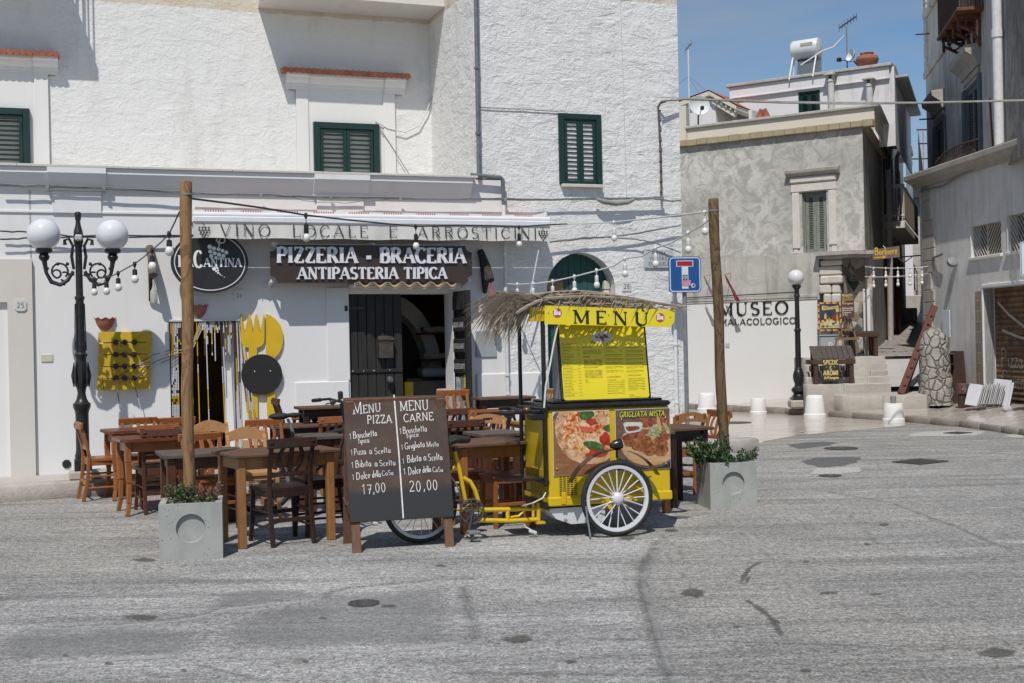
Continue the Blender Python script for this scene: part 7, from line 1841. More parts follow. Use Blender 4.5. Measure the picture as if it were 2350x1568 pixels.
leaf_plant('shrub','small grey green shrub left of the near post in the left planter','plant',inp(c1,ex1,ey1,-.10,-.05),20,M_LF1,3,.022,.11,.20,leaves=34)
leaf_plant('succulent','yellow green succulent right of the near post in the left planter','plant',inp(c1,ex1,ey1,.06,-.08),22,M_LF2,4,.020,.12,.13,leaves=34)
leaf_plant('succulent','purple tinged succulent at the right corner of the left planter','plant',inp(c1,ex1,ey1,.13,-.04),18,M_LF3,5,.022,.10,.19,leaves=30)
o=thing('dry_grass','tuft of dry pale grass blades at the foot of the near post','grass',inp(c1,ex1,ey1,-.02,-.12));m=MB();rd=random.Random(2)
for i in range(24):a=rd.uniform(-1,1);m.tube([(a*.02,0,0),(a*.05,-.02,.06*rd.uniform(.6,1.2)),(a*.10,-.05,.07*rd.uniform(.2,1.2))],[.0016,.0014,.0006],3)
m.build('blades',M_STRAW,o,smooth=0)
leaf_plant('shrub','bushy grey green shrub spilling over the left of the right planter','plant',inp(c2,ex2,ey2,-.17,-.02),40,M_LF1,6,.03,.19,.30,leaves=46)
leaf_plant('shrub','low green shrub at the right side of the right planter','plant',inp(c2,ex2,ey2,.13,-.03),22,M_LF1,7,.024,.15,.18,leaves=36)
leaf_plant('shrub','small green shrub in front of the far post in the right planter','plant',inp(c2,ex2,ey2,-.0,-.12),16,M_LF1,9,.024,.11,.13,leaves=36)
# ------------------------------------------------------------ menu board
bl,br_=gnd(821,1270),gnd(1033,1256);back_=gnd(789,1254)
angb=math.atan2(br_.y-bl.y,br_.x-bl.x);bw=(br_-bl).length+.075
ab=thing('menu_board','brown wooden sandwich board chalked with two set menus, in front of the cart','menu board',((bl.x+br_.x)/2,(bl.y+br_.y)/2,0),angb)
def m_board():
 t=NT('stained_plywood');P=t.co((2,6,1.0));Z=t.xyz(t.co())[2];n=t.noise(P,3,6,.65,.4);w_=t.noise(t.co((1.5,1,2.5)),1.6,5,.6)
 col=t.mix(t.ramp(n,[(.35,0.),(.7,1.)]),(.052,.030,.021),(.085,.052,.038))
 zz=t.math('ADD',Z,t.math('MULTIPLY',w_,.12));blk=t.ramp(zz,[(.50,1.),(.56,.0)]);blk2=t.math('MULTIPLY',t.ramp(zz,[(.62,0.),(.64,1.),(.72,1.),(.76,0.)]),.8)
 col=t.mix(t.math('MAXIMUM',blk,0.0),col,(.022,.021,.022));col=t.mix(t.math('MULTIPLY',blk2,t.ramp(t.noise(t.co((2.4,1,1)),1.1,3,.5),[(.4,0.),(.55,1.)])),col,(.024,.022,.023))
 t.set(Base_Color=col,Roughness=.55); return t.m
lean=R(13.5);H_=1.25
Mt=Matrix.Rotation(-lean,4,'X') # front leaf leans back
def lean_build(mb,name,mt,parent,**k):
 mb.xf(0,Mt); return mb.build(name,mt,parent,**k)
hw=bw/2;z0_,z1_=.235,1.215
m=MB();m.box(-hw-.01,hw+.01,-.012,.006,z0_,z1_,.003);pn=lean_build(m,'panel',m_board(),ab)
W_BOARD=wood('board_leg_wood',(.11,.055,.03),(.19,.10,.06),(12,12,1.5),.6,0,.25)
for s in (-1,1):m=MB();m.box(s*(hw-.035)-.035,s*(hw-.035)+.035,.007,.035,.0,z1_-.02,.004);lean_build(m,'leg',W_BOARD,ab)
M2=Matrix.Translation((0,H_*math.sin(lean)*2*.92,0))@Matrix.Rotation(lean,4,'X')
for s in (-1,1):m=MB();m.box(s*(hw-.035)-.035,s*(hw-.035)+.035,-.03,-.002,.0,z1_-.02,.004);m.xf(0,M2);m.build('leg',W_BOARD,ab)
m=MB();m.box(-hw,hw,-.001,.012,z0_,z1_-.01,.003);m.xf(0,M2);m.build('back_panel',W_BOARD,ab)
m=MB();p0=Mt@Vector((-hw,.02,.42));p1=M2@Vector((-hw,-.02,.40));m.tube(sag(p0,p1,.05,10),.006,5);m.build('chain',bpy.data.materials['steel'],ab)
# chalk writing: photo places on the leaf
_O=ab.location.copy();_d=Vector((math.cos(angb),math.sin(angb),0));_in=Vector((-_d.y,_d.x,0));_up=(_in*math.sin(lean)+Vector((0,0,math.cos(lean))))
_nn=_d.cross(_up)
def onb(x,y):
 r=Vector(ray(x,y));q=_O+(-_nn*-.014 if 0 else Vector((0,0,0)))-Vector((0,0,0));C0=Vector((0,0,CAM_H));t=(q-C0).dot(_nn)/r.dot(_nn);p=C0+r*t-q; return p.dot(_d),p.dot(_up)
zb4= lambda X,Y:(745.8+X*.2745,860.6+Y*.2745)
hand=random.Random(6);wr=MB()
def chalk(t,xl,yl,xr,yr,hpx,th=.11,serif=0.0,jit=True,sq=None):
 a=onb(*zb4(xl,yl));b=onb(*zb4(xr,yr));c_=onb(*zb4(xl,yl-hpx));h=c_[1]-a[1]
 st=wr.mark();strokes(wr,t,a[0],a[1],h,th,th,.07,serif,-.0145,0,width=b[0]-a[0],slope=(b[1]-a[1])/(b[0]-a[0]),jit=hand if jit else None)
chalk('M',230,335,312,330,105,.07,.2);chalk('ENU',316,325,466,308,70,.09,.2);chalk('PIZZA',350,412,560,403,68,.10,.16)
chalk('MENU',625,308,865,294,84,.08,.2);chalk('CARNE',655,400,905,380,68,.10,.12)
for t,x0_,y0_,x1_,y1_,h in (('1',200,540,222,540,44),('Bruschetta',232,538,432,512,58),('tipica',275,578,368,568,52),('1',212,674,232,672,44),('Pizza',240,674,342,666,56),('a',370,664,392,662,60),('Scelta',410,668,548,650,52),
 ('1',218,778,240,776,46),('Bibita',250,778,386,766,60),('a',414,768,438,766,60),('Scelta',452,766,588,758,50),('1',224,880,246,878,46),('Dolce',258,880,378,864,62),('della',394,860,464,854,56),('CaSa',472,846,570,836,42),
 ('1',620,498,642,496,46),('Bruschetta',648,496,850,474,56),('tipica',678,534,780,520,50),('1',632,630,654,628,42),('Grigliata',664,628,832,604,56),('Mista',846,608,948,598,48),
 ('1',644,744,664,742,42),('Bibita',682,740,804,720,62),('a',822,718,846,716,60),('Scelta',860,722,980,712,58),('1',652,836,676,834,50),('Dolce',692,838,800,824,62),('della',814,820,884,814,56),('CaSa',896,816,984,812,42)):
 chalk(t,x0_,y0_,x1_,y1_,h,.085)
chalk('17',308,1002,392,998,80,.07);chalk(',',402,990,412,990,90,.07);chalk('00',418,988,510,984,78,.07)
chalk('20',704,980,806,974,88,.07);chalk(',',822,962,834,962,90,.07);chalk('00',848,964,944,962,82,.07)
k0,k1=onb(*zb4(574,170)),onb(*zb4(652,1200));wr.ribbon([k0,((k0[0]+k1[0])/2+.004,(k0[1]+k1[1])/2),k1],.011,-.0152,0)
lean_build(wr,'lettering',flat('chalk_white',(.72,.72,.70),.8,(.55,.55,.54),30),pn,smooth=0,fix=False)
# ------------------------------------------------------------ electric bicycle behind the board
bk=gnd(726,1172);bc=thing('bicycle','black electric bicycle leaning behind the menu board and the tables','bicycle',(bk.x,bk.y,0),R(22))
def wheel(mb_t,mb_r,mb_s,c,R_,tr,ax,spokes=18):
 """ax: unit axle direction"""
 ax=Vector(ax).normalized();u=ax.orthogonal().normalized() if abs(ax.z)>.5 else Vector((0,0,1));v=ax.cross(u).normalized();c=Vector(c)
 P= lambda r,a,o=0:c+(u*math.cos(a)+v*math.sin(a))*r+ax*o
 mb_t.tube([P(R_-tr,2*math.pi*i/40) for i in range(40)],tr,10,closed=True)
 for i in range(40):
  a0_,a1_=2*math.pi*i/40,2*math.pi*(i+1)/40;rr0,rr1,hw_=R_-tr*1.75,R_-tr*2.9,tr*.75
  mb_r.add([P(rr0,a0_,-hw_),P(rr0,a1_,-hw_),P(rr0,a1_,hw_),P(rr0,a0_,hw_),P(rr1,a0_,-hw_*.8),P(rr1,a1_,-hw_*.8),P(rr1,a1_,hw_*.8),P(rr1,a0_,hw_*.8)],[(0,1,2,3),(4,7,6,5),(0,4,5,1),(3,2,6,7)])
 for i in range(spokes):
  a=2*math.pi*i/spokes;s=1 if i%2 else -1;mb_s[0].cyl(P(.03,a+.25*s,.028*s),P(R_-tr*2.6,a,0),mb_s[1],5)
 return P
M_RUB=flat('rubber',(.012,.012,.012),.75,(.022,.022,.022),30,.3,60);M_ALU=flat('aluminium',(.45,.46,.47),.35,(.36,.37,.38),12,metal=.7);M_BIKE=flat('satin_black_frame',(.012,.012,.014),.35,(.02,.02,.022),8)
for x in (-.52,.50):
 t_,r_,s_=MB(),MB(),MB();wheel(t_,r_,(s_,.003),(0,0,0),.31,.028,(0,1,0));w_=t_.build('wheel',M_RUB,bc,loc=(x,0,.31));r_.build('rim',M_ALU,w_);s_.cyl((0,-.05,0),(0,.05,0),.03,10);s_.build('spokes',M_ALU,w_)
m=MB();m.tube([(-.52,0,.31),(-.12,0,.30),(-.22,0,.78)],.018,8);m.tube([(-.12,0,.30),(.30,0,.66)],.034,10);m.tube([(-.2,0,.68),(.30,0,.78)],.02,8);m.tube([(-.52,0,.31),(-.2,0,.68)],.012,6);m.tube([(.50,0,.31),(.37,0,.62),(.31,0,.84),(.27,0,1.03)],[.02,.024,.024,.018],8);m.build('frame',M_BIKE,bc)
m=MB();m.tube([(-.21,0,.76),(-.26,0,.90)],.015,8);m.build('seat_post',M_ALU,bc)
m=MB();m.ball((-.34,0,.93),.075,12,8,(1.4,1.0,.45));m.ball((-.2,0,.935),.04,10,8,(2.2,.8,.6));m.build('saddle',M_RUB,bc,smooth=80)
m=MB();m.tube([(.12,-.30,1.06),(.20,-.18,1.07),(.27,-.06,1.045),(.27,.06,1.045),(.20,.18,1.07),(.12,.30,1.06)],.013,8);hb=m.build('handlebar',M_BIKE,bc,smooth=60)
m=MB()
for s in (-1,1):m.tube([(.13,s*.28,1.06),(.08,s*.40,1.05)],.019,8)
m.build('grip',M_RUB,hb)
m=MB()
for s in (-1,1):m.tube([(.2,s*.2,1.06),(.24,s*.27,1.03),(.20,s*.36,1.01)],.007,5);m.tube([(.26,s*.12,1.05),(.34,s*.12,1.0),(.36,s*.02,.8)],.004,4)
m.build('brake_lever',M_BIKE,hb)
m=MB();m.box(.24,.28,-.05,.03,1.07,1.15,.012);m.build('display',M_BLACK,hb)
m=MB();st=m.mark();m.box(-.20,.20,-.048,.048,-.055,.055,.025);m.xf(st,Matrix.Translation((.08,0,.515))@Matrix.Rotation(R(-40),4,'Y'));bt_=m.build('battery',flat('black_battery',(.016,.014,.018),.4,(.03,.015,.02),9),bc)
m=MB();strokes(m,'ENG',-.14,-.022,.045,.14,.14,.18,0,0,0,sx=1.3);m.xf(0,Matrix.Translation((.08,-.0495,.515))@Matrix.Rotation(R(-40),4,'Y'));m.build('lettering',bpy.data.materials['white_lettering'],bt_,smooth=0,fix=False)
# ------------------------------------------------------------ road sign
sp=at(1580,1016,17.1);sp.z=.17;DS=sp.y
rs_=thing('road_sign','blue square dead end road sign on a grey post by the rough corner','road sign',(sp.x,sp.y,.17),R(6))
tp_=at(1571,592,DS);m=MB();lx_=tp_.x-sp.x;m.cyl((0,.05,0),(lx_,.05,tp_.z-.17),.030,12);m.build('post',flat('galvanised_post',(.21,.22,.23),.5,(.15,.15,.155),8,.2),rs_)
a=at(1533,590,DS);b=at(1610,671,DS);w_=b.x-a.x;h=a.z-b.z;cx=(a.x+b.x)/2-sp.x;cz=(a.z+b.z)/2-.17
def rrect(w_,h,r,n=5): return [(sx*(w_/2-r)+r*math.cos(R(t)),sz*(h/2-r)+r*math.sin(R(t))) for sx,sz,a_ in ((1,1,0),(-1,1,90),(-1,-1,180),(1,-1,270)) for t in [a_+90*i/n for i in range(n+1)]]
m=MB();m.prism([(cx+x,cz+z) for x,z in rrect(w_,h,.05)],-.012,.01);sgp=m.build('panel',flat('sign_blue',(.006,.07,.26),.3,(.008,.085,.29),3),rs_,smooth=30)
M_SW=flat('sign_white',(.62,.66,.66),.35,(.56,.6,.6),6);M_SR=flat('sign_red',(.36,.010,.022),.35,(.30,.01,.02),5)
m=MB();m.ribbon([(cx+x,cz+z) for x,z in rrect(w_-.035,h-.035,.04)],.013,-.0135,0,True);m.build('border',M_SW,sgp,smooth=0)
m=MB();px_=w_/77.0;m.box(cx-7.7*px_,cx+7.7*px_,-.0145,-.0125,cz-33*px_,cz+18.4*px_);m.box(cx-20.5*px_,cx+20*px_,-.0145,-.0125,cz+18.6*px_,cz+33*px_);tt=m.build('dead_end_symbol',M_SW,sgp,smooth=0)
m=MB();m.box(cx-18.6*px_,cx+18.2*px_,-.0165,-.015,cz+20.3*px_,cz+31.3*px_);m.build('red_bar',M_SR,tt,smooth=0)
m=MB();m.box(cx-5.8*px_,cx+5.8*px_,-.0165,-.015,cz-13.5*px_,cz-.5*px_);s1=m.build('sticker',M_BLACK,sgp,smooth=0)
m=MB();qx,qz=cx,cz-6.8*px_
for r0,r1 in ((4.6,3.6),(2.2,1.4)):m.ribbon([(qx+(r0+r1)/2*px_*math.cos(t),qz+(r0+r1)/2*px_*math.sin(t)) for t in [i*math.pi/10 for i in range(20)]],(r0-r1)*px_,-.0175,0,True)
disc(m,qx,qz,.8*px_,-.0177);m.build('target_mark',M_SW,s1,smooth=0)
m=MB();n=10;m.prism([(cx+(-9+23*i/n)*px_*.96,cz+(-14.5+1.4*abs(math.sin(i*1.6)))*px_) for i in range(n+1)]+[(cx+13*px_,cz-25*px_),(cx+4*px_,cz-27.5*px_),(cx-8*px_,cz-26.5*px_)],-.0185,-.0155);m.build('sticker',flat('pink_sticker',(.55,.26,.33),.5,(.48,.2,.28),20),sgp,smooth=0)
m=MB();disc(m,cx+19*px_,cz-26*px_,5.2*px_,-.016);s2=m.build('sticker',M_SW,sgp,smooth=0);m=MB();disc(m,cx+19.6*px_,cz-26.2*px_,3.0*px_,-.0168);disc(m,cx+21*px_,cz-23.5*px_,1.4*px_,-.0171);m.build('blue_mark',bpy.data.materials['sign_blue'],s2,smooth=0)
# edge of a second sign at the right of the frame
e0=at(2341,555,20.2);e1=at(2352,634,20.2);o=thing('road_sign','white road sign with a red ring cut off by the right edge of the frame','road sign',(e0.x+.30,20.2,.1),R(-4))
h=e0.z-e1.z;m=MB();m.prism([(x,e0.z-h/2-.1+z) for x,z in rrect(.6,h,.04)],-.012,.01);pnl=m.build('panel',M_SW,o,smooth=30)
m=MB();m.ribbon([(.19*math.cos(t),e0.z-.1-h*.33+.19*math.sin(t)) for t in [i*math.pi/16 for i in range(32)]],.05,-.0145,0,True);m.build('ring',flat('sign_magenta',(.42,.01,.06),.4),pnl,smooth=0)
m=MB();m.ribbon([(x,e0.z-h/2-.1+z) for x,z in rrect(.57,h-.03,.035)],.01,-.0140,0,True);m.build('border',bpy.data.materials['sign_blue'],pnl,smooth=0)
m=MB();m.cyl((0,.04,0),(0,.04,e0.z-.1),.03,10);m.build('post',bpy.data.materials['galvanised_post'],o)
# ------------------------------------------------------------ the yellow cargo tricycle with the pizza menu
wc=gnd(1418,1232);AC=R(16.9)
_nc=Vector((math.sin(AC),-math.cos(AC),0))
CT=Frame((wc-_nc*.13).x,(wc-_nc*.13).y,AC) # plane of the box front
z6= lambda X,Y:(1176+X*.2378,889.3+Y*.2378)
z7= lambda X,Y:((1950+X/2.614)/1.743,(1100+Y/2.614)/1.743)
z5= lambda X,Y:(1004+X*.2745,860.6+Y*.2745)
ch= lambda p,off=0.0:CT.hit(p[0],p[1],off)
cart=thing('cargo_tricycle','yellow cargo tricycle with pizza posters, a big spoked wheel and a palm thatched menu roof','tricycle',CT.o,AC)
M_CY=flat('yellow_cart_paint',(.62,.43,.008),.32,(.56,.38,.008),4);M_CYB=flat('yellow_tube_paint',(.64,.43,.010),.28,(.56,.36,.01),6);M_MENU=flat('menu_yellow',(.76,.63,.022),.32,(.72,.59,.02),4)
M_BLKP=flat('black_lacquer',(.010,.010,.012),.25,(.016,.016,.018),8);M_WSPK=flat('white_wheel_paint',(.64,.65,.67),.35,(.56,.57,.58),10)
bx0,bx1=ch((1261,1100))[0],ch((1538,1050))[0];bz0=ch((1262,1163))[1];bz1=ch((1262,941))[1];BD=.64
m=MB();m.box(bx0,bx1,0,BD,bz0,bz1,.012);m.box(bx0-.012,bx1+.012,-.012,BD+.012,bz0-.002,bz0+.075,.01);body=m.build('box_body',M_CY,cart)
m=MB();zt=ch((1264,928))[1];m.box(bx0-.02,bx1+.01,-.03,BD+.03,bz1+.002,zt,.022);m.box(bx0+.06,bx1-.04,.04,BD-.04,zt+.001,zt+.02,.008);m.build('lid',M_BLKP,cart)
# louvres
def grille(x0,x1,z0,z1,face):
 g=MB();nv=max(3,int((x1-x0)/.028));nh=max(3,int((z1-z0)/.0155))
 for i in range(nv+1):x=x0+(x1-x0)*i/nv;g.box(x-.003,x+.003,-.005,-.001,z0,z1)
 for j in range(nh+1):z=z0+(z1-z0)*j/nh;g.box(x0,x1,-.0045,-.0012,z-.0028,z+.0028)
 if face:g.xf(0,Matrix.Translation((bx0-.0,0,0))@Matrix.Rotation(R(-90),4,'Z'))
 gg=g.build('louvre',M_CY,body);k=MB();k.quad((x0,-.0008,z0),(x1,-.0008,z0),(x1,-.0008,z1),(x0,-.0008,z1))
 if face:k.xf(0,Matrix.Translation((bx0-.0,0,0))@Matrix.Rotation(R(-90),4,'Z'))
 k.build('louvre_back',M_DARKIN,gg,smooth=0)
a=ch(z6(447,838));b=ch(z6(628,1080));grille(a[0],b[0],b[1],a[1],False)
grille(-.50,-.03,b[1],a[1]+.02,True)
# posters: flat printed panels, their pictures built as thin layers
def clip(poly,r):
 def cut(ps,ins,inter):
  out=[]
  for i in range(len(ps)):
   p,q=ps[i-1],ps[i]
   if ins(q):
    if not ins(p):out.append(inter(p,q))
    out.append(q)
   elif ins(p):out.append(inter(p,q))
  return out
 x0,x1,z0,z1=r;L_= lambda p,q,t:(p[0]+(q[0]-p[0])*t,p[1]+(q[1]-p[1])*t)
 for ins,it in ((lambda p:p[0]>=x0, lambda p,q:L_(p,q,(x0-p[0])/(q[0]-p[0]))),(lambda p:p[0]<=x1, lambda p,q:L_(p,q,(x1-p[0])/(q[0]-p[0]))),
     (lambda p:p[1]>=z0, lambda p,q:L_(p,q,(z0-p[1])/(q[1]-p[1]))),(lambda p:p[1]<=z1, lambda p,q:L_(p,q,(z1-p[1])/(q[1]-p[1])))):
  poly=cut(poly,ins,it)
  if len(poly)<3: return []
 return poly
def print_mat(name,stops,sc=14,dist=1.0,rough=.3,stretch=(1,1,1),seed=0.0):
 t=NT(name);f=t.noise(t.co(stretch,loc=(seed,0,seed)),sc,5,.65,dist)
 t.set(Base_Color=t.ramp(f,stops),Roughness=rough); return t.m
class Poster:
 def __init__(self,name,x0,x1,z0,z1,base,y=-.010):
  self.r=(x0+.004,x1-.004,z0+.004,z1-.004);self.y=y-.0016;m=MB();m.box(x0,x1,y,y+.006,z0,z1,.001)
  self.o=m.build(name,flat('poster_white_edge',(.6,.6,.58),.4),cart,smooth=0);self.k=0;self.add('print',[(x0,z0),(x1,z0),(x1,z1),(x0,z1)],base)
 def add(self,name,poly,mt):
  p=clip(poly,self.r)
  if len(p)<3: return
  m=MB();m.add([(x,self.y-self.k*.0003,z) for x,z in p],[tuple(range(len(p)))]);m.build(name,mt,self.o,smooth=0,fix=False);self.k+=1
def blob(cx,cz,rx,rz,seed=0,n=22,jag=.12,rot=0.0):
 rd=random.Random(seed);ph=[rd.uniform(0,6.28) for _ in range(4)];o=[]
 for i in range(n):
  t=2*math.pi*i/n;k=1+jag*(math.sin(2*t+ph[0])*.5+math.sin(3*t+ph[1])*.5+math.sin(5*t+ph[2])*.35);x,z=rx*k*math.cos(t),rz*k*math.sin(t)
  o.append((cx+x*math.cos(rot)-z*math.sin(rot),cz+x*math.sin(rot)+z*math.cos(rot)))
 return o
P6= lambda X,Y:ch(z6(X,Y),.01)
k6=(P6(900,500)[0]-P6(400,500)[0])/500.0 # metres per zoom unit
PW=print_mat('printed_wood',[(.3,(.30,.14,.06)),(.5,(.22,.095,.04)),(.7,(.36,.18,.085))],5,.5,.3,(1.2,1,9));PDW=print_mat('printed_dark_wood',[(.3,(.10,.055,.04)),(.55,(.17,.10,.07)),(.75,(.055,.03,.022))],4,.4,.3,(1.2,1,8))
PCR=print_mat('printed_crust',[(.30,(.20,.08,.035)),(.44,(.50,.27,.13)),(.6,(.66,.44,.27)),(.75,(.75,.60,.45))],17,.8);PCH=print_mat('printed_cheese',[(.32,(.36,.03,.012)),(.42,(.50,.09,.02)),(.49,(.62,.33,.12)),(.58,(.70,.52,.33)),(.75,(.74,.62,.48))],19,1.2)
PSA=print_mat('printed_sauce',[(.35,(.28,.015,.008)),(.6,(.46,.05,.02))],22,1);PBA=print_mat('printed_basil',[(.35,(.018,.06,.012)),(.55,(.05,.13,.03)),(.72,(.16,.25,.10))],16,.8);PTO=print_mat('printed_tomato',[(.35,(.42,.03,.015)),(.6,(.60,.12,.07))],20,.6)
PME=print_mat('printed_meat',[(.30,(.05,.015,.008)),(.45,(.20,.06,.02)),(.58,(.34,.13,.045)),(.72,(.50,.27,.13))],24,1.4);PSU=print_mat('printed_sausage',[(.35,(.12,.025,.012)),(.5,(.24,.06,.025)),(.7,(.42,.17,.09))],15,.8);PBD=print_mat('printed_board',[(.35,(.44,.25,.12)),(.6,(.58,.36,.19)),(.75,(.36,.19,.08))],4,.4,.3,(1,1,9))
PGR=print_mat('printed_herbs',[(.35,(.10,.12,.03)),(.5,(.32,.30,.14)),(.65,(.52,.50,.36)),(.78,(.25,.06,.02))],26,1.2);PWH=flat('printed_white',(.62,.60,.56),.3);PBL=flat('printed_black',(.03,.028,.028),.3)
a=P6(385,238);b=P6(948,828)
pz=Poster('pizza_poster',a[0],b[0],b[1],a[1],PW);pz.o['label']='printed close-up of a pizza on a wooden board'
E2= lambda X,Y,rx,ry,s=0,j=.03,rot=0.0,n=26:blob(P6(X,Y)[0],P6(X,Y)[1],rx*k6,ry*k6,s,n,j,rot)
pz.add('white_corner',[P6(385,238),P6(640,238),P6(420,330),P6(385,460)],PWH)
pz.add('plate_rim',E2(745,430,385,365,1,.02),PDW);pz.add('board',E2(735,470,372,335,1,.02),PW);pz.add('crust',E2(760,400,352,318,2,.04),PCR);pz.add('cheese',E2(790,385,300,262,3,.06),PCH)
for i,(X,Y,rx,ry) in enumerate(((690,265,80,28),(700,345,55,40),(770,330,60,35),(590,560,60,40),(800,620,110,55),(680,600,60,40),(900,500,60,60),(560,440,40,50))):pz.add('sauce_patch',E2(X,Y,rx,ry,i+5,.2),PSA if i%2==0 else PCH)
pz.add('mozzarella',E2(850,300,60,40,30,.15),PCR);pz.add('tomato_slice',E2(712,405,62,26,31,.06,-.25),PTO);pz.add('basil_leaf',E2(712,262,70,48,32,.10),PBA);pz.add('basil_leaf',E2(785,560,105,34,33,.08,-.25),PBA);pz.add('basil_leaf',E2(925,392,50,28,34,.08),PBA)
a=P6(988,215);b=P6(1530,780)
gp=Poster('grill_poster',a[0],b[0],b[1],a[1],PDW);gp.o['label']='printed picture of grilled meat titled GRIGLIATA MISTA'
gp.add('table_shadow',[P6(980,700),P6(1540,690),P6(1540,800),P6(980,800)],PBL);gp.add('board_edge',E2(1325,560,292,210,40,.02),PDW);gp.add('board',E2(1325,545,290,200,40,.02),PBD)
for i,(X,Y,rx,ry,mt) in enumerate(((1290,330,75,55,PME),(1440,320,90,60,PME),(1480,440,70,70,PME),(1375,410,70,55,PGR),(1340,335,40,40,PSU),(1150,520,80,50,PME),(1260,545,105,70,PME),(1400,560,100,75,PME),(1330,600,90,50,PME),(1430,610,70,50,PME),(1340,440,28,24,PGR))):gp.add('meat',E2(X,Y,rx,ry,50+i,.16),mt)
gp.add('bone',E2(1412,350,16,80,71,.08,.2),PBD);gp.add('sausage',E2(1185,452,138,32,72,.05,.22),PSU);gp.add('pepper',E2(1480,395,22,60,74,.06,.5),PGR)
gp.add('bowl',[P6(1065,350),P6(1090,335),P6(1235,335),P6(1255,350),P6(1248,400),P6(1225,425),P6(1110,445),P6(1088,425)],PWH);gp.add('bowl_sauce',[P6(1088,385),P6(1110,375),P6(1205,372),P6(1228,385),P6(1215,408),P6(1120,425),P6(1098,410)],PSU)
for nm,th_,mt,dy in (('title_outline',.30,M_BLACK,0),('title',.16,flat('title_yellow',(.55,.55,.06),.4),.0012)):
 m=MB();q0=P6(1028,290);q1=P6(1462,283);strokes(m,'GRIGLIATA MISTA',q0[0],q0[1],50*k6,th_,th_,.10,0,gp.y-gp.k*.0003-.0006-dy,0,width=q1[0]-q0[0],slope=.0,shear=.15);m.build(nm,mt,gp.o,smooth=0,fix=False)
m=MB()
for X,Y in ((435,292),(905,262),(630,770),(428,785),(1050,308),(1474,292),(1480,734)):q=P6(X,Y);m.ball((q[0],-.014,q[1]),.009,8,6)
m.build('bolt',bpy.data.materials['steel'],cart)
# wheels of the box
for off,nm in ((.13,'wheel'),(-.80,'wheel')):
 t_,r_,s_=MB(),MB(),MB();wheel(t_,r_,(s_,.0055),(0,0,0),.311,.024,(0,1,0),20)
 c=ch((1418,1144),off);w_=t_.build(nm,M_RUB,cart,loc=(CT.loc(wc)[0]+(.0 if off>0 else .0),-off,.312),smooth=60);r_.build('rim',M_WSPK,w_);s_.lathe([(.0,-.06),(.03,-.055),(.05,-.03),(.05,.03),(.03,.05),(0,.05)],(0,0,0),16,Matrix.Rotation(R(90),3,'X'));s_.build('spokes',M_WSPK,w_,smooth=50)
m=MB();xw=CT.loc(wc)[0];m.cyl((xw,-.1,.312),(xw,.78,.312),.022,10);m.box(xw-.03,xw+.03,.0,BD,bz0-.05,bz0-.004);m.build('axle',M_CYB,cart)
M_FEN=flat('smoked_mudguard',(.020,.018,.018),.25,(.035,.03,.03),6)
m=MB();rows=[]
for yy in (-.175,-.075):rows.append([(xw-.012+.375*math.cos(R(t))*(1+.1*abs(math.cos(R(t)))),yy,.335+.375*math.sin(R(t))) for t in range(24,161,8)])
m.grid(rows);rows=[[(p[0],p[1],p[2]-.004) for p in r_] for r_ in rows];m.grid(rows);m.tube([(xw+.33,-.07,.47),(xw+.2,0,.4)],.006,5);m.build('mudguard',M_FEN,cart,smooth=60)
q=ch(z6(1000,552),.14);m=MB();m.lathe([(.0,-.055),(.02,-.05),(.036,-.02),(.044,.02),(.042,.045),(.0,.05)],(q[0],-.14,q[1]),16,Matrix.Rotation(R(80),3,'Y'));m.cyl((q[0]+.01,-.13,q[1]-.03),(q[0]+.012,-.12,q[1]-.11),.010,8);m.build('headlight',M_BLKP,cart)
m=MB();p=[ch(z6(*t),.16) for t in ((712,1150),(722,1260),(740,1360),(752,1440))];m.tube([(x,-.16,z) for x,z in p],.008,6);m.build('stand_strap',M_CABLEG,cart)
m=MB();a=ch(z6(345,1175),-.02);b=ch(z6(900,1300),-.02);poly=[(a[0],a[1]),(b[0],a[1]),(b[0],b[1]+.03),(b[0]-.04,b[1]+.004),(a[0]+.20,b[1]),(a[0]+.07,b[1]+.05)]
m.prism(poly,.03,.45);wtk=m.build('water_tank',flat('white_plastic_tank',(.60,.61,.62),.4,(.54,.55,.56),5),cart,smooth=30)
m=MB();q=ch(z6(520,1280),0);m.cyl((q[0],.03,q[1]),(q[0],.0,q[1]-.005),.012,8);m.build('tap',bpy.data.materials['steel'],wtk)
m=MB();q=ch(z6(487,1070),.0);m.box(q[0]-.018,q[0]+.018,-.03,-.013,q[1]-.045,q[1]+.05,.003);m.build('hook_plate',M_CY,body)
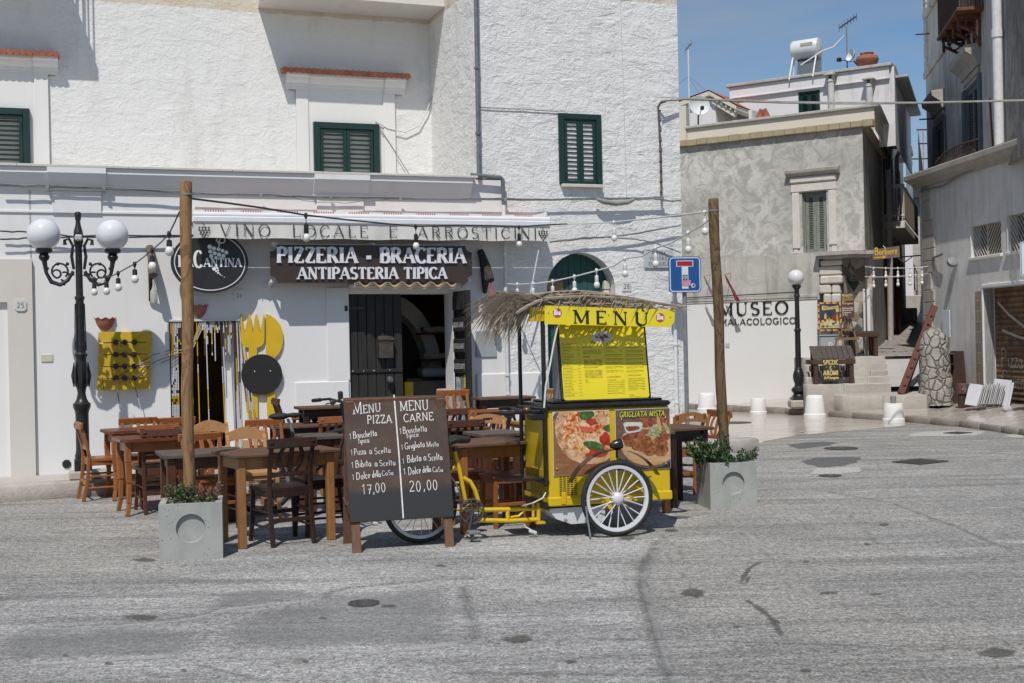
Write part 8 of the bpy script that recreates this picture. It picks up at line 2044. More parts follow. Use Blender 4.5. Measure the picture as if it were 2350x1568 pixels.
# posts and roof
m=MB();zr=ch(z7(600,330),.0)[1]
m.cyl((bx0-.03,.0,.42),(bx0-.03,.0,zr-.02),.019,10);m.build('front_post',M_BLKP,cart)
m=MB();m.cyl((bx0-.03,BD,.42),(bx0-.03,BD,zr-.02),.017,10);m.build('rear_post',M_BLKP,cart)
m=MB();m.box(bx0-.06,bx0-.005,-.02,BD+.02,bz1-.02,bz1+.02,.006);m.box(bx0-.03,bx0-.002,.0,BD,bz0-.03,bz0+.03,.004);m.build('post_frame',M_BLKP,cart)
a=ch(z7(597,320),.05);b=ch(z7(1955,368),.05);c_=ch(z7(1952,480),.05);d_=ch(z7(1915,548),.05);e_=ch(z7(595,515),.05)
m=MB();m.prism([e_,d_,c_,b,a],-.056,-.046);sgn=m.build('menu_sign',M_MENU,cart,smooth=0)
lm=MB();
for gch,X0,X1,Yt,Yb in (('M',893,1060,366,508),('E',1132,1242,374,514),('N',1314,1460,380,520),('U',1535,1678,388,527)):
 p0=ch(z7(X0,Yb),.058);p1=ch(z7(X1,Yb+(X1-X0)*.037),.058);pt=ch(z7(X0,Yt),.058);h=pt[1]-p0[1]
 strokes(lm,gch,p0[0]-.0,p0[1],h,.22,.10,.0,.26,-.058,0,width=(p1[0]-p0[0])*1.06,slope=(p1[1]-p0[1])/(p1[0]-p0[0]))
p=ch(z7(1615,362),.058);q=ch(z7(1640,382),.058);lm.ribbon([p,q],[.02,.010],-.0585,0)
lm.build('lettering',M_LETB,sgn,smooth=0,fix=False)
MPK=flat('pink_round_sticker',(.50,.05,.12),.35,(.45,.05,.11),8)
for X,Y in ((730,398),(1806,447)):
 q=ch(z7(X,Y),.058);m=MB();rr=48*(ch(z7(1000,400),.05)[0]-ch(z7(0,400),.05)[0])/1000;disc(m,q[0],q[1],rr,-.0575,22);s_=m.build('sticker',MPK,sgn,smooth=0);t=MB();font_mesh(t,'LOVE',q[0]-rr*.74,q[1]-rr*.35,rr*.82,-.0585,sx=.72,bold=.004);font_mesh(t,'V',q[0]-rr*.62,q[1]+rr*.22,rr*.7,-.0585,bold=.004);font_mesh(t,'ivi',q[0]-rr*.1,q[1]+rr*.22,rr*.5,-.0585,sx=.8);t.build('lettering',bpy.data.materials['white_lettering'],s_,smooth=0,fix=False)
m=MB();
for X,Y in ((638,398),(1268,420),(1912,440)):q=ch(z7(X,Y),.058);m.ball((q[0],-.057,q[1]),.006,6,5)
m.build('bolt',bpy.data.materials['steel'],sgn)
dz=b[1]-a[1];rx0,rx1=a[0]-.12,b[0]+.0
def rz(x): return a[1]+dz*(x-a[0])/(b[0]-a[0])
m=MB()
for y in (-.03,BD+.05):m.bar((rx0,y,rz(rx0)-.03),(rx1,y,rz(rx1)-.03),.03,.03)
for i in range(5):x=rx0+(rx1-rx0)*i/4;m.bar((x,-.03,rz(x)-.03),(x,BD+.05,rz(x)-.03),.025,.025)
m.box(rx0,rx0+.25,-.03,-.015,rz(rx0)-.13,rz(rx0)-.03)
m.tube([(rx0+.05,BD*.5,rz(rx0)+.10),(rx1-.12,BD*.5,rz(rx1)+.10)],.008,6)
for i in range(7):
 x=rx0+.1+(rx1-rx0-.25)*i/6;m.tube([(x,BD*.25,rz(x)-.02),(x+.02,BD*.5,rz(x)+.1),(x+.08,BD*.75,rz(x)-.02)],.006,5)
m.tube([(rx1-.12,BD*.5,rz(rx1)+.10),(rx1-.02,.2,rz(rx1)-.0)],.006,5);m.build('roof_frame',M_CYB,cart)
M_PALM=print_mat('dry_palm',[(.3,(.16,.125,.09)),(.5,(.29,.24,.18)),(.7,(.40,.345,.27))],7,.4,.85)
pm=MB();rd=random.Random(17)
for f in range(9):
 y0=-.06+f*(BD+.1)/8.0;lift=.06+.085*math.sin(math.pi*(f+1)/10.0)+rd.uniform(-.01,.01);xe=rx0-rd.uniform(.02,.16);xs=rx1+rd.uniform(-.1,.06)
 P=[]
 for i in range(16):
  u=i/15;x=xs+(xe-xs)*u;z=rz(x)+lift*(.35+.65*math.sin(math.pi*min(1,u*1.15)*.9))-(.0 if u<.82 else (u-.82)**1.5*1.6);P.append(Vector((x,y0+.03*math.sin(u*4+f),z)))
 pm.tube(P,[.008+.006*(i/15) for i in range(16)],5)
 for k in range(120):
  u=rd.uniform(.02,1.0)**.85;i=min(14,int(u*15));q=P[i].lerp(P[i+1],u*15-i if i<14 else min(1,u*15-i));s=rd.choice((-1,1));l=rd.uniform(.14,.30)*(1.15 if u>.8 else .85)
  d=Vector((-rd.uniform(.65,1.0),s*rd.uniform(.08,.75),-rd.uniform(-.05,.30)-(.5 if u>.88 else 0))).normalized()
  if q.y+d.y*l<-.10:d.y=abs(d.y)*.2;d.z=abs(d.z)*.5
  wv=d.cross(Vector((0,0,1))).normalized()*rd.uniform(.004,.008);e1=q+d*l*.55+Vector((0,0,.004));e2=q+d*l+Vector((0,0,-.03-.09*rd.random()-(.07 if u>.85 else 0)))
  pm.add([q-wv*.6,q+wv*.6,e1+wv,e1-wv,e2],[(0,1,2,3),(3,2,4)])
for k in range(330): # tails hanging off the left end
 x=rx0+rd.uniform(-.05,.18);y=rd.uniform(-.06,BD+.05);q=Vector((x,y,rz(x)+rd.uniform(.0,.07)));l=rd.uniform(.18,.46);an=rd.uniform(-.25,.95)
 d=Vector((-math.cos(an),rd.uniform(-.3,.2),-math.sin(an)*.75)).normalized();wv=d.cross(Vector((0,1,.3))).normalized()*rd.uniform(.003,.0075);e1=q+d*l*.5+Vector((0,0,.03));e2=q+d*l+Vector((0,0,-.05-.10*rd.random()))
 pm.add([q-wv,q+wv,e1+wv,e1-wv,e2],[(0,1,2,3),(3,2,4)])
for k in range(46): # short stubs at the front and right edge
 x=rx0+rd.random()*(rx1-rx0+.05);q=Vector((x,-.05+rd.uniform(0,.05),rz(x)+rd.uniform(.0,.035)));d=Vector((rd.choice((-1,1))*rd.uniform(.6,1),rd.uniform(-.25,.1),rd.uniform(-.1,.15))).normalized();l=rd.uniform(.08,.2);wv=Vector((0,.2,1))*rd.uniform(.003,.006)
 pm.add([q-wv,q+wv,q+d*l*.6+wv,q+d*l*.6-wv,q+d*l+Vector((0,0,-.02))],[(0,1,2,3),(3,2,4)])
tag(pm.build('palm_thatch',M_PALM,cart,smooth=0,fix=False),kind='stuff')
# leaning menu panel on the lid
off0=-.10;p0=ch((1294,921),off0);p1=ch((1490,917.5),off0);ln=R(9)
MX=Matrix.Translation((0,.10,zt+.022))@Matrix.Rotation(-ln,4,'X')
ub=p0[0];uw=p1[0]-p0[0];HB=.745
m=MB();m.box(ub-.02,ub+uw+.02,0,.025,0,HB+.02,.006);m.xf(0,MX);pb=m.build('menu_frame',M_BLKP,cart)
m=MB();m.prism([(ub+x,z) for x,z in [(uw/2+X,HB/2+Z) for X,Z in rrect(uw,HB,.02)]],-.006,-.0005);m.xf(0,MX);mp=m.build('menu_panel',M_MENU,pb,smooth=30)
m=MB();m.add([(ub-.012,.09,zt+.03),(ub-.012,.26,zt+.03),(ub-.012,.24,zt+.86)],[(0,1,2)]);m.add([(ub-.006,.10,zt+.03),(ub-.006,.36,zt+.03),(ub-.006,.25,zt+.88)],[(0,1,2)]);m.build('side_panel',flat('grey_acrylic',(.22,.22,.24),.3,(.3,.3,.32),3),pb,smooth=0)
_MW=cart.matrix_world.copy() if False else Matrix.Translation(CT.o)@Matrix.Rotation(AC,4,'Z')
_Mi=(_MW@MX).inverted()
def onm(x,y):
 o_=_Mi@Vector((0,0,CAM_H));d=_Mi.to_3x3()@Vector(ray(x,y));t=(-.0065-o_.y)/d.y;q=o_+d*t; return q.x,q.z
def on7(X,Y): return onm(*z7(X,Y))
mt_t=flat('menu_text_dark',(.10,.075,.02),.5);mt_r=flat('menu_text_red',(.34,.05,.02),.5)
tk,tr=MB(),MB();rd=random.Random(8)
def row(mb,t,X0,Y0,size,X1=None):
 x,z=on7(X0,Y0);s=MB();font_mesh(s,t,0,0,size,0);w_=max(v.x for v in s.v) if s.v else 1;sx=((on7(X1,Y0)[0]-x)/w_) if X1 else 1
 mb.add([(x+v.x*sx,-.0072,z+v.z) for v in s.v],s.f)
u7=(on7(1500,900)[0]-on7(900,900)[0])/600
def listing(X,Y,Xr,head,items,dY=29,lean_=0.0,desc=True,h=11):
 row(tr,head,X,Y,22*u7,X+(Xr-X)*min(.78,.075*len(head)));Y+=30
 for it in items:
  row(tk,it,X+lean_*(Y-735),Y,h*1.25*u7,X+lean_*(Y-735)+min(165,10.5*len(it)));row(tk,'€ %d,00'%rd.randint(4,10),Xr-38+lean_*(Y-735),Y,h*1.25*u7,Xr+lean_*(Y-735)-8)
  if desc:
   Y2=Y+11;row(tk,'pomodoro, mozzarella, basilico, olio' if rd.random()<.5 else 'pomodoro, mozzarella, funghi',X+lean_*(Y-735),Y2,8*u7,X+lean_*(Y-735)+rd.uniform(90,170))
  Y+=dY
listing(772,735,968,'LE NOSTRE PIZZE',['MARGHERITA','MARINARA','ROMANA','VEGETARIANA','VIENNESE','SALSICCIA','DIAVOLA','PARMIGIANA','4 STAGIONI','BOSCAIOLA','4 FORMAGGI','BUFALINA','TIROLESE','CRUDAIOLA','VALTELLINA','DANIELA','LA CANTINA'],31.2,.062)
listing(992,766,1188,'BEVANDE',['ACQUA MINERALE','ACQUA MINERALE 1/2','BIBITA IN LATTINA'],17,.06,False);listing(1000,866,1196,'BIRRE',['BIRRA ALLA SPINA','BIRRA ALLA SPINA','BIRRA PERONI','BIRRA ICHNUSA','BIRRA IN BOTTIGLIA'],14,.05,False);listing(1008,976,1200,'VINO LOCALE IN CARAFFA',['VINO ROSSO LOCALE','VINO ROSSO LOCALE','VINO BIANCO LOCALE','VINO BIANCO LOCALE','VINO FRIZZANTE','VINO FRIZZANTE'],15,.03,False)
row(tk,'CAFFE',1020,1106,13*u7,1050);row(tk,'DIGESTIVO',1022,1126,13*u7,1072)
listing(1222,770,1412,'I NOSTRI ANTIPASTI',['CAPRESE','CRUDO E MOZZARELLA','TAGLIERE DI SALUMI LOCALI','TAGLIERE DI FORMAGGI LOCALI','CARPACCIO DI BRESAOLA','TAGLIERE MISTO'],42,.06);listing(1246,1076,1436,'LA BRACERIA',['HAMBURGER','COSTATA DI BOVINO','BRACIOLA DI VITELLO','SALSICCIA ALLA GRIGLIA','PETTO DI POLLO','ARROSTICINI','GRIGLIATA MISTA'],23,.02,False)
listing(1440,770,1628,'LE NOSTRE BRUSCHETTE',['BRUSCHETTA CLASSICA','BRUSCHETTA CON SOTTOLI','BRUSCHETTA PROSCIUTTO','BRUSCHETTA DEL CANTINARO','BRUSCHETTA DELLA CASA','BRUSCHETTA CON BURRATA'],42,.055);listing(1464,1060,1650,'I NOSTRI CONTORNI',['INSALATA VERDE','PATATINE FRITTE','TRIS DI VERDURE GRIGLIATE','INSALATA DI POMODORI','CACIOCAVALLO AL FORNO'],27,.02,True);row(tr,'DOLCE',1484,1266,20*u7,1530);row(tk,'DOLCE TIPICO DELLA CASA',1486,1280,11*u7,1600);row(tr,'SERVIZIO E COPERTO',1200,1304,9*u7,1300)
tk.xf(0,MX);tr.xf(0,MX);tk.build('menu_text',mt_t,mp,smooth=0,fix=False);tr.build('menu_heading',mt_r,mp,smooth=0,fix=False)
c=on7(1195,650);rx,rz_=107*u7,60*u7
m=MB();m.add([(c[0]+rx*math.cos(t),-.0072,c[1]+rz_*math.sin(t)) for t in [i*math.pi/18 for i in range(36)]],[tuple(range(36))]);m.xf(0,MX);lg=m.build('oval_logo',flat('logo_white',(.62,.62,.60),.4),mp,smooth=0,fix=False)
m=MB()
for gx,gz in ((-36,20),(-26,28),(28,24),(38,14),(-6,-12),(8,-16),(0,-28),(14,-30),(10,-42),(-14,-4),(20,-6)):disc(m,c[0]+gx*u7,c[1]+gz*u7,8*u7,-.0078-.00002*gx,10)
m.xf(0,MX);m.build('logo_grapes',mt_r,lg,smooth=0,fix=False)
m=MB();font_mesh(m,'LA CANTINA',0,0,.03,0,bold=.0012);w_=max(v.x for v in m.v);m.v=[Vector((c[0]-70*u7+v.x*140*u7/w_,-.0086,c[1]-10*u7+v.z*1.05)) for v in m.v];m.xf(0,MX);m.build('logo_text',M_LETB,lg,smooth=0,fix=False)
m=MB()
for word,R0,a0_,a1_,flip in (('PIZZERIA',1.0,152,28,False),('BRACERIA',1.0,208,332,True)):
 n=len(word)
 for i,g in enumerate(word):
  t=R(a0_+(a1_-a0_)*(i+.5)/n);s=MB();h=24*u7;strokes(s,g,0,0,h,.2,.1,0,.2,0,0);wd=GLY[g][0]*h
  tx,tz=-math.sin(t)*(rx+14*u7),math.cos(t)*(rz_+12*u7);an=math.atan2(-tz,-tx) if not flip else math.atan2(tz,tx);ro=1.0
  px_,pz_=c[0]+(rx+(12 if not flip else 34)*u7)*math.cos(t),c[1]+(rz_+(10 if not flip else 34)*u7)*math.sin(t)
  m.add([(px_+(v.x-wd/2)*math.cos(an)-v.z*math.sin(an),-.0074+v.y,pz_+(v.x-wd/2)*math.sin(an)+v.z*math.cos(an)) for v in s.v],s.f)
m.xf(0,MX);m.build('logo_arc_text',mt_t,lg,smooth=0,fix=False)
# bicycle half of the cart
ob=CT.loc(gnd(965,1248))[1]
bh= lambda X,Y,o=ob:(lambda h:Vector((h[0],-o,h[1])))(CT.hit(*z5(X,Y),o))
rw=CT.loc(gnd(967,1248));t_,r_,s_=MB(),MB(),MB();wheel(t_,r_,(s_,.003),(0,0,0),.305,.022,(0,1,0),20)
w_=t_.build('rear_wheel',M_RUB,cart,loc=(rw[0],-ob,.307),smooth=60);r_.build('rim',M_ALU,w_);s_.cyl((0,-.05,0),(0,.05,0),.03,10);s_.build('spokes',M_ALU,w_)
m=MB();m.tube([bh(143,640),bh(180,780),bh(238,1075)],.018,10);m.tube([bh(215,862),bh(270,890),bh(312,960),bh(342,1060)],.019,10);m.tube([bh(150,755),bh(92,835),Vector((rw[0],-ob,.307))],.011,8);m.tube([Vector((rw[0],-ob-.05,.307)),bh(200,1128)],.013,8)
m.tube([bh(200,1128),bh(400,1128),bh(690,1122)],.019,10);m.tube([bh(335,1222),bh(360,1215),bh(600,1220),bh(850,1208)],.019,10);m.tube([bh(585,1130),bh(588,1210)],.018,10);m.tube([bh(610,1190),bh(680,1180),bh(730,1130),bh(745,1085)],.010,8);m.tube([bh(690,1122),bh(880,1125)],.014,8)
m.tube([bh(800,1075),bh(800,1210)],.013,8);m.tube([bh(845,1070),bh(845,1245)],.018,8);m.box(bh(820,1200).x,bh(895,1200).x,-ob-.03,-ob+.03,bh(820,1245).z,bh(820,1225).z);m.tube([bh(845,1110),(bx0+.2,-ob,bz0-.02)],.02,8);m.build('frame',M_CYB,cart,smooth=50)
m=MB();m.tube([bh(135,600),bh(148,655)],.014,8);m.build('seat_post',M_BLKP,cart)
m=MB();rows=[]
A0,A1=bh(62,560),bh(275,520)
for i in range(15):
 u=i/14;x=A0.x+(A1.x-A0.x)*u;wd=(.115*(1-u)**.55+.028)*(1 if u>.06 else .5+u*8)*(1 if u<.97 else .6);zc_=A0.z+(A1.z-A0.z)*u+.012*math.sin(u*5);hh=.035*(1-.35*u)*(.5 if u in (0,1) else 1)
 rows.append([(x,-ob+wd*math.cos(R(t)),zc_+hh*math.sin(R(t))*(1 if math.sin(R(t))>0 else 1.35)) for t in range(0,361,30)])
m.grid(rows);m.add(rows[0][:-1],[tuple(range(12))]);m.add(rows[-1][:-1],[tuple(range(12))]);m.build('saddle',M_RUB,cart,smooth=80)
cr=bh(288,1142,ob+.05);m=MB();rr=.098
m.tube([(cr.x+rr*math.cos(t),cr.y,cr.z+rr*math.sin(t)) for t in [i*math.pi/18 for i in range(36)]],.008,6,closed=True);m.tube([(cr.x+rr*.62*math.cos(t),cr.y+.01,cr.z+rr*.62*math.sin(t)) for t in [i*math.pi/12 for i in range(24)]],.006,5,closed=True)
for k in range(5):t=k*2*math.pi/5+.4;m.bar((cr.x,cr.y,cr.z),(cr.x+rr*math.cos(t),cr.y,cr.z+rr*math.sin(t)),.02,.008,0,(0,1,0))
pe=bh(262,1305,ob+.07);m.bar((cr.x,cr.y-.012,cr.z),(pe.x,pe.y,pe.z),.022,.014,.003,(0,1,0));m.lathe([(.0,-.02),(.022,-.02),(.022,.01),(0,.01)],cr,12,Matrix.Rotation(R(90),3,'X'));m.build('crankset',flat('dark_grey_metal',(.045,.05,.055),.45,(.08,.08,.085),20),cart)
m=MB();m.box(pe.x-.02,pe.x+.075,pe.y-.09,pe.y-.005,pe.z-.018,pe.z+.008,.006);m.build('pedal',bpy.data.materials['galvanised_post'],cart)
m=MB();m.tube([(cr.x,cr.y+.02,cr.z+rr*.9),(rw[0]+.02,cr.y+.03,.345)],.005,5);m.tube([(cr.x,cr.y+.02,cr.z-rr*.9),(rw[0]+.02,cr.y+.03,.27)],.005,5);m.build('chain',M_RUST,cart)
m=MB();rows=[[(rw[0]+.335*math.cos(R(t)),-ob+y,.307+.335*math.sin(R(t))) for t in range(-8,90,7)] for y in (-.03,.03)];m.grid(rows);m.build('rear_mudguard',M_BLKP,cart,smooth=60)
m=MB();a=bh(525,868,ob);b=bh(935,900,ob);m.box(a.x,bx0-.005,-ob-.17,-ob+.17,a.z-.012,a.z+.006,.005);m.box(bx0-.05,bx0,-.0,BD,a.z-.04,a.z-.013,.003);m.build('foot_tray',M_BLKP,cart)
m=MB();h0=bh(560,318,.02);h1=bh(880,322,.02);m.tube([(h0.x,-.06,h0.z),(h0.x+.16,-.04,h0.z),(bx0-.02,.02,h0.z-.005)],.015,8);m.tube([(h0.x+.10,BD*.75,h0.z+.01),(bx0-.02,BD*.75,h0.z)],.015,8);m.tube([(h0.x+.2,-.05,h0.z),(h0.x+.2,BD*.8,h0.z+.01)],.013,8);m.box(h0.x+.24,bx0-.04,-.03,.15,h0.z-.07,h0.z-.02,.01);hb=m.build('handlebar',M_BLKP,cart)
m=MB();m.tube([(h0.x-.05,-.065,h0.z+.002),(h0.x+.06,-.055,h0.z)],.02,8);m.build('grip',M_RUB,hb)
m=MB();q=bh(740,285,.02);m.ball((q.x,-.04,q.z-.005),.035,14,8,(1,1,.7));m.build('bell',flat('copper_bell',(.22,.11,.06),.35,metal=.7),hb)
m=MB();pts=[ch(z7(735,525),.03),ch(z7(700,700),.04),ch(z7(655,950),.04),ch(z7(612,1160),.04),ch(z7(590,1390),.03)];m.tube([(x,-.035,z) for x,z in pts],.008,6);m.build('white_cord',M_CABLEW,cart)
m=MB();m.tube([bh(905,985,.0),bh(880,1030,.02),bh(800,1070,.02),bh(700,1098,ob)],.006,6);m.tube([bh(715,1235,ob),bh(740,1275,ob),bh(775,1290,ob+.05)],.006,6);m.build('power_cord',M_CABLEW,cart)
m=MB();q=bh(800,1312,ob+.06);m.bar((q.x-.035,q.y,q.z+.012),(q.x+.03,q.y,q.z-.015),.03,.03,.008);m.build('plug',bpy.data.materials['white_plastic_tank'],cart)
# ------------------------------------------------------------ across the street: bollards, lamp, stall tables, signs
M_BOL=m_plaster('bollard_paint',(.70,.70,.69),(.4,.38,.35),.4,.25)
def bollard(x0,x1,yt,yb,label,taper,kind=0):
 xc=(x0+x1)/2;p=gnd(xc,yb-4);d=p.y;k=d/2900;r=(x1-x0)/2*k;h=(yb-yt)*k*1.0
 o=thing('bollard',label,'bollard',p,0,'white stone bollards along the far kerb');m=MB()
 m.lathe([(r,0),(r*1.01,.03),(r*.99,h*.20),(r*.90,h*.24),(r*(.9-taper*.7),h*.88),(r*(.88-taper*.7),h*.90),(r*(.86-taper),h*.985),(r*(.80-taper),h),(0,h)],(0,0,0),26);m.build('body',M_BOL,o,smooth=40)
 if kind:m=MB();m.cyl((0,0,h-.01),(0,0,h+.13),r*.26,12);m.build('iron_stub',M_CABLEG,o)
 return o
bollard(1600,1645,906,950,'white bollard right behind the far wooden post',.18);bollard(1721,1760,918,956,'smallest white bollard between the far post and the globe lamp',.06);bollard(1845,1896,911,966,'tapering white bollard just right of the globe lamp',.20);bollard(2026,2076,930,974,'white bollard with a dark iron stub on top',.03,1)
pl=gnd(1834,936,.15);k=pl.y/2900
lo=thing('street_lamp','black street lamp with a single white globe before the museum wall','street lamp',(pl.x,pl.y,.15),0)
m=MB();m.box(-.20,.20,-.2,.16,0,.16,.03);m.build('base_block',M_KERB,lo)
H_=(936-655)*k;m=MB();z0=.16
m.box(-.15,.15,-.15,.15,z0,z0+.05,.01);m.lathe([(.13,z0+.05),(.13,z0+.08),(.10,z0+.12),(.15,z0+.18),(.14,z0+.23),(.08,z0+.28),(.08,z0+.33),(.10,z0+.37),(.115,z0+.47),(.10,z0+.55),(.075,z0+.60),(.085,z0+.62),(.06,z0+.65),(.055,H_*.62),(.07,H_*.625),(.07,H_*.64),(.05,H_*.65),(.045,H_*.90),(.065,H_*.91),(.05,H_*.93),(.045,H_*.96),(.06,H_*.97),(.085,H_*.985),(.10,H_),(.0,H_)],(0,0,0),16);m.build('post',M_LAMPB,lo)
m=MB();m.ball((-.01,0,H_+17.5*k),18.6*k,28,20);m.build('globe',M_GLOBE,lo,smooth=80)
W_STALL=wood('dark_stall_wood',(.05,.026,.017),(.085,.045,.03),(3,10,10),.6,.1,.2);W_STALLT=wood('grey_brown_stall_top',(.06,.047,.040),(.095,.078,.068),(3,10,10),.7,.05,.2)
def stall(xl,xr,y,d,depth,ztop,zfoot,label,planks,tilt=.0):
 """front edge of the top between the photo places xl and xr at distance d"""
 a=at(xl,y,d);b=at(xr,y-3,d);W=b.x-a.x;o=thing('stall_table',label,'table',(a.x,d,zfoot),0);H=ztop-zfoot;m=MB()
 for i in range(planks):m.box(W*i/planks+.004,W*(i+1)/planks-.004,0,depth,H-.03,H,.004)
 m.xf(0,Matrix(((1,.12 if tilt else 0,0,0),(0,1,0,0),(0,tilt/depth,1,0),(0,0,0,1))));m.build('tabletop',W_STALLT,o);m=MB();m.box(0,W,-.012,.02,H-.12,H-.032,.004);m.box(0,.03,.021,depth,H-.12,H-.032,.004);m.box(W-.03,W,.021,depth,H-.12,H-.032,.004);m.build('apron',W_STALL,o)
 for x in (.03,W-.11):
  for y_ in (.01,depth-.1):m=MB();m.box(x+(.06 if tilt and y_>.1 else 0),x+.08+(.06 if tilt and y_>.1 else 0),y_,y_+.08,0,H-.035+tilt*y_/depth,.006);m.build('leg',W_STALL,o)
 return o,a,W
st1,sa,sw_=stall(1865,1963,824,24.75,.60,at(1914,822,24.75).z,.63,'lower slanted wooden stall table with the spice board on the alley steps',8,.24)
p0=at(1888,876,24.73);p1=at(1925,822,24.73);M_SB=flat('brown_painted_board',(.035,.02,.015),.6,(.05,.03,.022),6);M_SY=flat('pale_yellow_paint',(.62,.53,.22),.6,(.54,.45,.18),14)
sb=thing('spice_sign','brown board lettered SPEZIE E AROMI del Gargano hung on the stall table','sign',(p0.x,24.73,p0.z),0);w_=p1.x-p0.x;h=p1.z-p0.z
m=MB();m.box(0,w_,-.01,.0,0,h,.003);m.build('board',M_SB,sb);m=MB()
for t,fz,fh,x0,x1 in (('SPEZIE',.73,.19,.04,.93),('-',.58,.14,.2,.30),('E',.52,.14,.42,.56),('-',.58,.14,.66,.76),('AROMI',.27,.20,.04,.93),('del',.11,.13,.08,.30),('Gargano',.11,.13,.34,.96)):strokes(m,t,w_*x0,h*fz,h*fh,.2,.18,.10,0,-.012,0,width=w_*(x1-x0))
m.build('lettering',M_SY,sb,smooth=0,fix=False)
st2,*_=stall(1951,2018,761,26.1,.42,at(1980,760,26.1).z,1.14,'upper dark wooden stall table at the top of the alley steps',10)
# easel with two boards
ea=at(1938,838,25.9);eo=thing('easel','wooden easel standing behind the lower stall table','easel',(ea.x,25.9,1.0),0);W_EA=wood('easel_wood',(.17,.105,.06),(.24,.155,.09),(14,14,2),.7,0,.2)
zz= lambda X,Y:((3200+X/3.137)/1.743,(1150+Y/3.137)/1.743)
def eL(X,Y,d=25.9):p=at(*zz(X,Y),d); return Vector((p.x-ea.x,d-25.9,p.z-1.0))
m=MB();m.bar(eL(545,392),eL(430,770),.035,.03);m.bar(eL(632,392),eL(735,770),.035,.03);m.bar(eL(585,392,25.92),eL(600,780,26.0),.035,.03);m.bar(eL(490,535),eL(690,530),.03,.04);m.bar(eL(440,648),eL(740,640),.035,.05);m.build('frame',W_EA,eo)
def board_px(name,label,X0,Y0,X1,Y1,d,mt,th=.02,edge=None):
 a=at(*zz(X0,Y1),d);b=at(*zz(X1,Y0),d);o=thing(name,label,'sign',(a.x,d,a.z),0);w_=b.x-a.x;h=b.z-a.z;m=MB();m.box(0,w_,-th,0,0,h,.003);m.build('board',mt,o)
 if edge:
  m=MB()
  for r in ((0,w_,0,.02),(0,w_,h-.02,h),(0,.02,.021,h-.021),(w_-.02,w_,.021,h-.021)):m.box(r[0],r[1],-th-.006,-th+.004,r[2],r[3])
  m.build('edge',edge,o)
 return o,w_,h,th
b1,w_,h,th=board_px('product_sign','tall brown board lettered PRODOTTI DEL PARCO NAZIONALE DEL Gargano on the easel',515,68,672,385,25.86,flat('red_brown_board',(.10,.035,.022),.5,(.13,.045,.03),5),.02,flat('dark_green_edge',(.05,.075,.065),.6))
m=MB();m2=MB()
for t,fz,fh,x0,x1 in (('PRODOTTI',.85,.10,.07,.95),('DEL PARCO',.775,.05,.09,.93),('NAZIONALE',.705,.05,.09,.95),('DEL',.64,.05,.09,.36),('Gargano',.55,.09,.09,.92)):strokes(m,t,w_*x0,h*fz,h*fh,.18,.16,.10,0,-th-.002,0,width=w_*(x1-x0))
for t,fz in (('CaCiocavallo',.37),('Orecchiette',.285),('Capperi',.195),('Vino',.105)):strokes(m2,''.join(c if c in GLY else 'o' for c in t),w_*.08,h*fz,h*.06,.2,.18,.08,0,-th-.002,0,width=w_*min(.84,.1*len(t)))
m.build('lettering',M_SY,b1,smooth=0,fix=False);m2.build('small_lettering',M_CHALK,b1,smooth=0,fix=False)
b2,w_,h,th=board_px('produce_panel','painted panel of a fruit basket with a red and yellow checked border',225,183,512,550,26.5,flat('dark_slate_ground',(.03,.035,.045),.5,(.06,.065,.08),14),.02)
cols=[flat('border_red',(.38,.02,.025),.5),flat('border_cream',(.60,.50,.20),.5),flat('border_orange',(.58,.30,.02),.5)];mbs=[MB(),MB(),MB()];n=11;bwd=.035
for i in range(n):
 for (xa,xb,za,zb) in ((w_*i/n,w_*(i+1)/n,0,bwd),(w_*i/n,w_*(i+1)/n,h-bwd,h)):mbs[i%3].box(xa,xb,-th-.003,-th+.001,za,zb)
for i in range(13):
 for xa in (0,w_-bwd):mbs[(i+1)%3].box(xa,xa+bwd,-th-.0035,-th+.001,bwd+(h-2*bwd)*i/13,bwd+(h-2*bwd)*(i+1)/13)
for mb,mt in zip(mbs,cols):mb.build('border',mt,b2,smooth=0)
k_=[0]
def lay(name,pts,mt):m=MB();y=-th-.001-.0006*k_[0];m.add([(x*w_,y,z*h) for x,z in pts],[tuple(range(len(pts)))]);m.build(name,mt,b2,smooth=0,fix=False);k_[0]+=1
cr_=flat('painted_cream',(.62,.52,.24),.5);lay('table',[(.09,.10),(.91,.10),(.91,.22),(.09,.30)],cr_);lay('ribbon',[(.16,.80),(.20,.89),(.55,.84),(.88,.88),(.90,.66),(.78,.64),(.76,.76),(.45,.74),(.20,.72)],cr_)
gr_=flat('painted_green',(.04,.16,.05),.5);og=flat('painted_orange',(.56,.27,.02),.5);rd_=flat('painted_red',(.34,.02,.03),.5);br_b=flat('painted_brown',(.22,.08,.03),.5)
for nm,cx,cz,rx,ry,mt in (('leaf',.2,.32,.1,.04,gr_),('leaf',.62,.22,.08,.03,gr_),('basket',.45,.34,.30,.07,cr_),('bread',.32,.50,.05,.12,cr_),('grapes',.68,.46,.08,.12,rd_),('bottle',.82,.46,.05,.12,og),('bottle_neck',.82,.56,.022,.05,og),('pear',.30,.38,.06,.05,rd_),('fruit',.47,.41,.05,.05,og),('leaf',.45,.50,.06,.03,gr_),('fruit',.38,.19,.06,.05,br_b),('melon',.33,.24,.10,.06,cr_),('onion',.52,.22,.08,.06,PWH),('fish',.80,.22,.11,.04,PWH),('pear',.84,.30,.06,.06,cr_),('leaf',.20,.17,.07,.03,gr_)):lay(nm,blob(cx,cz,rx,ry,int(cx*99),16,.08),mt)
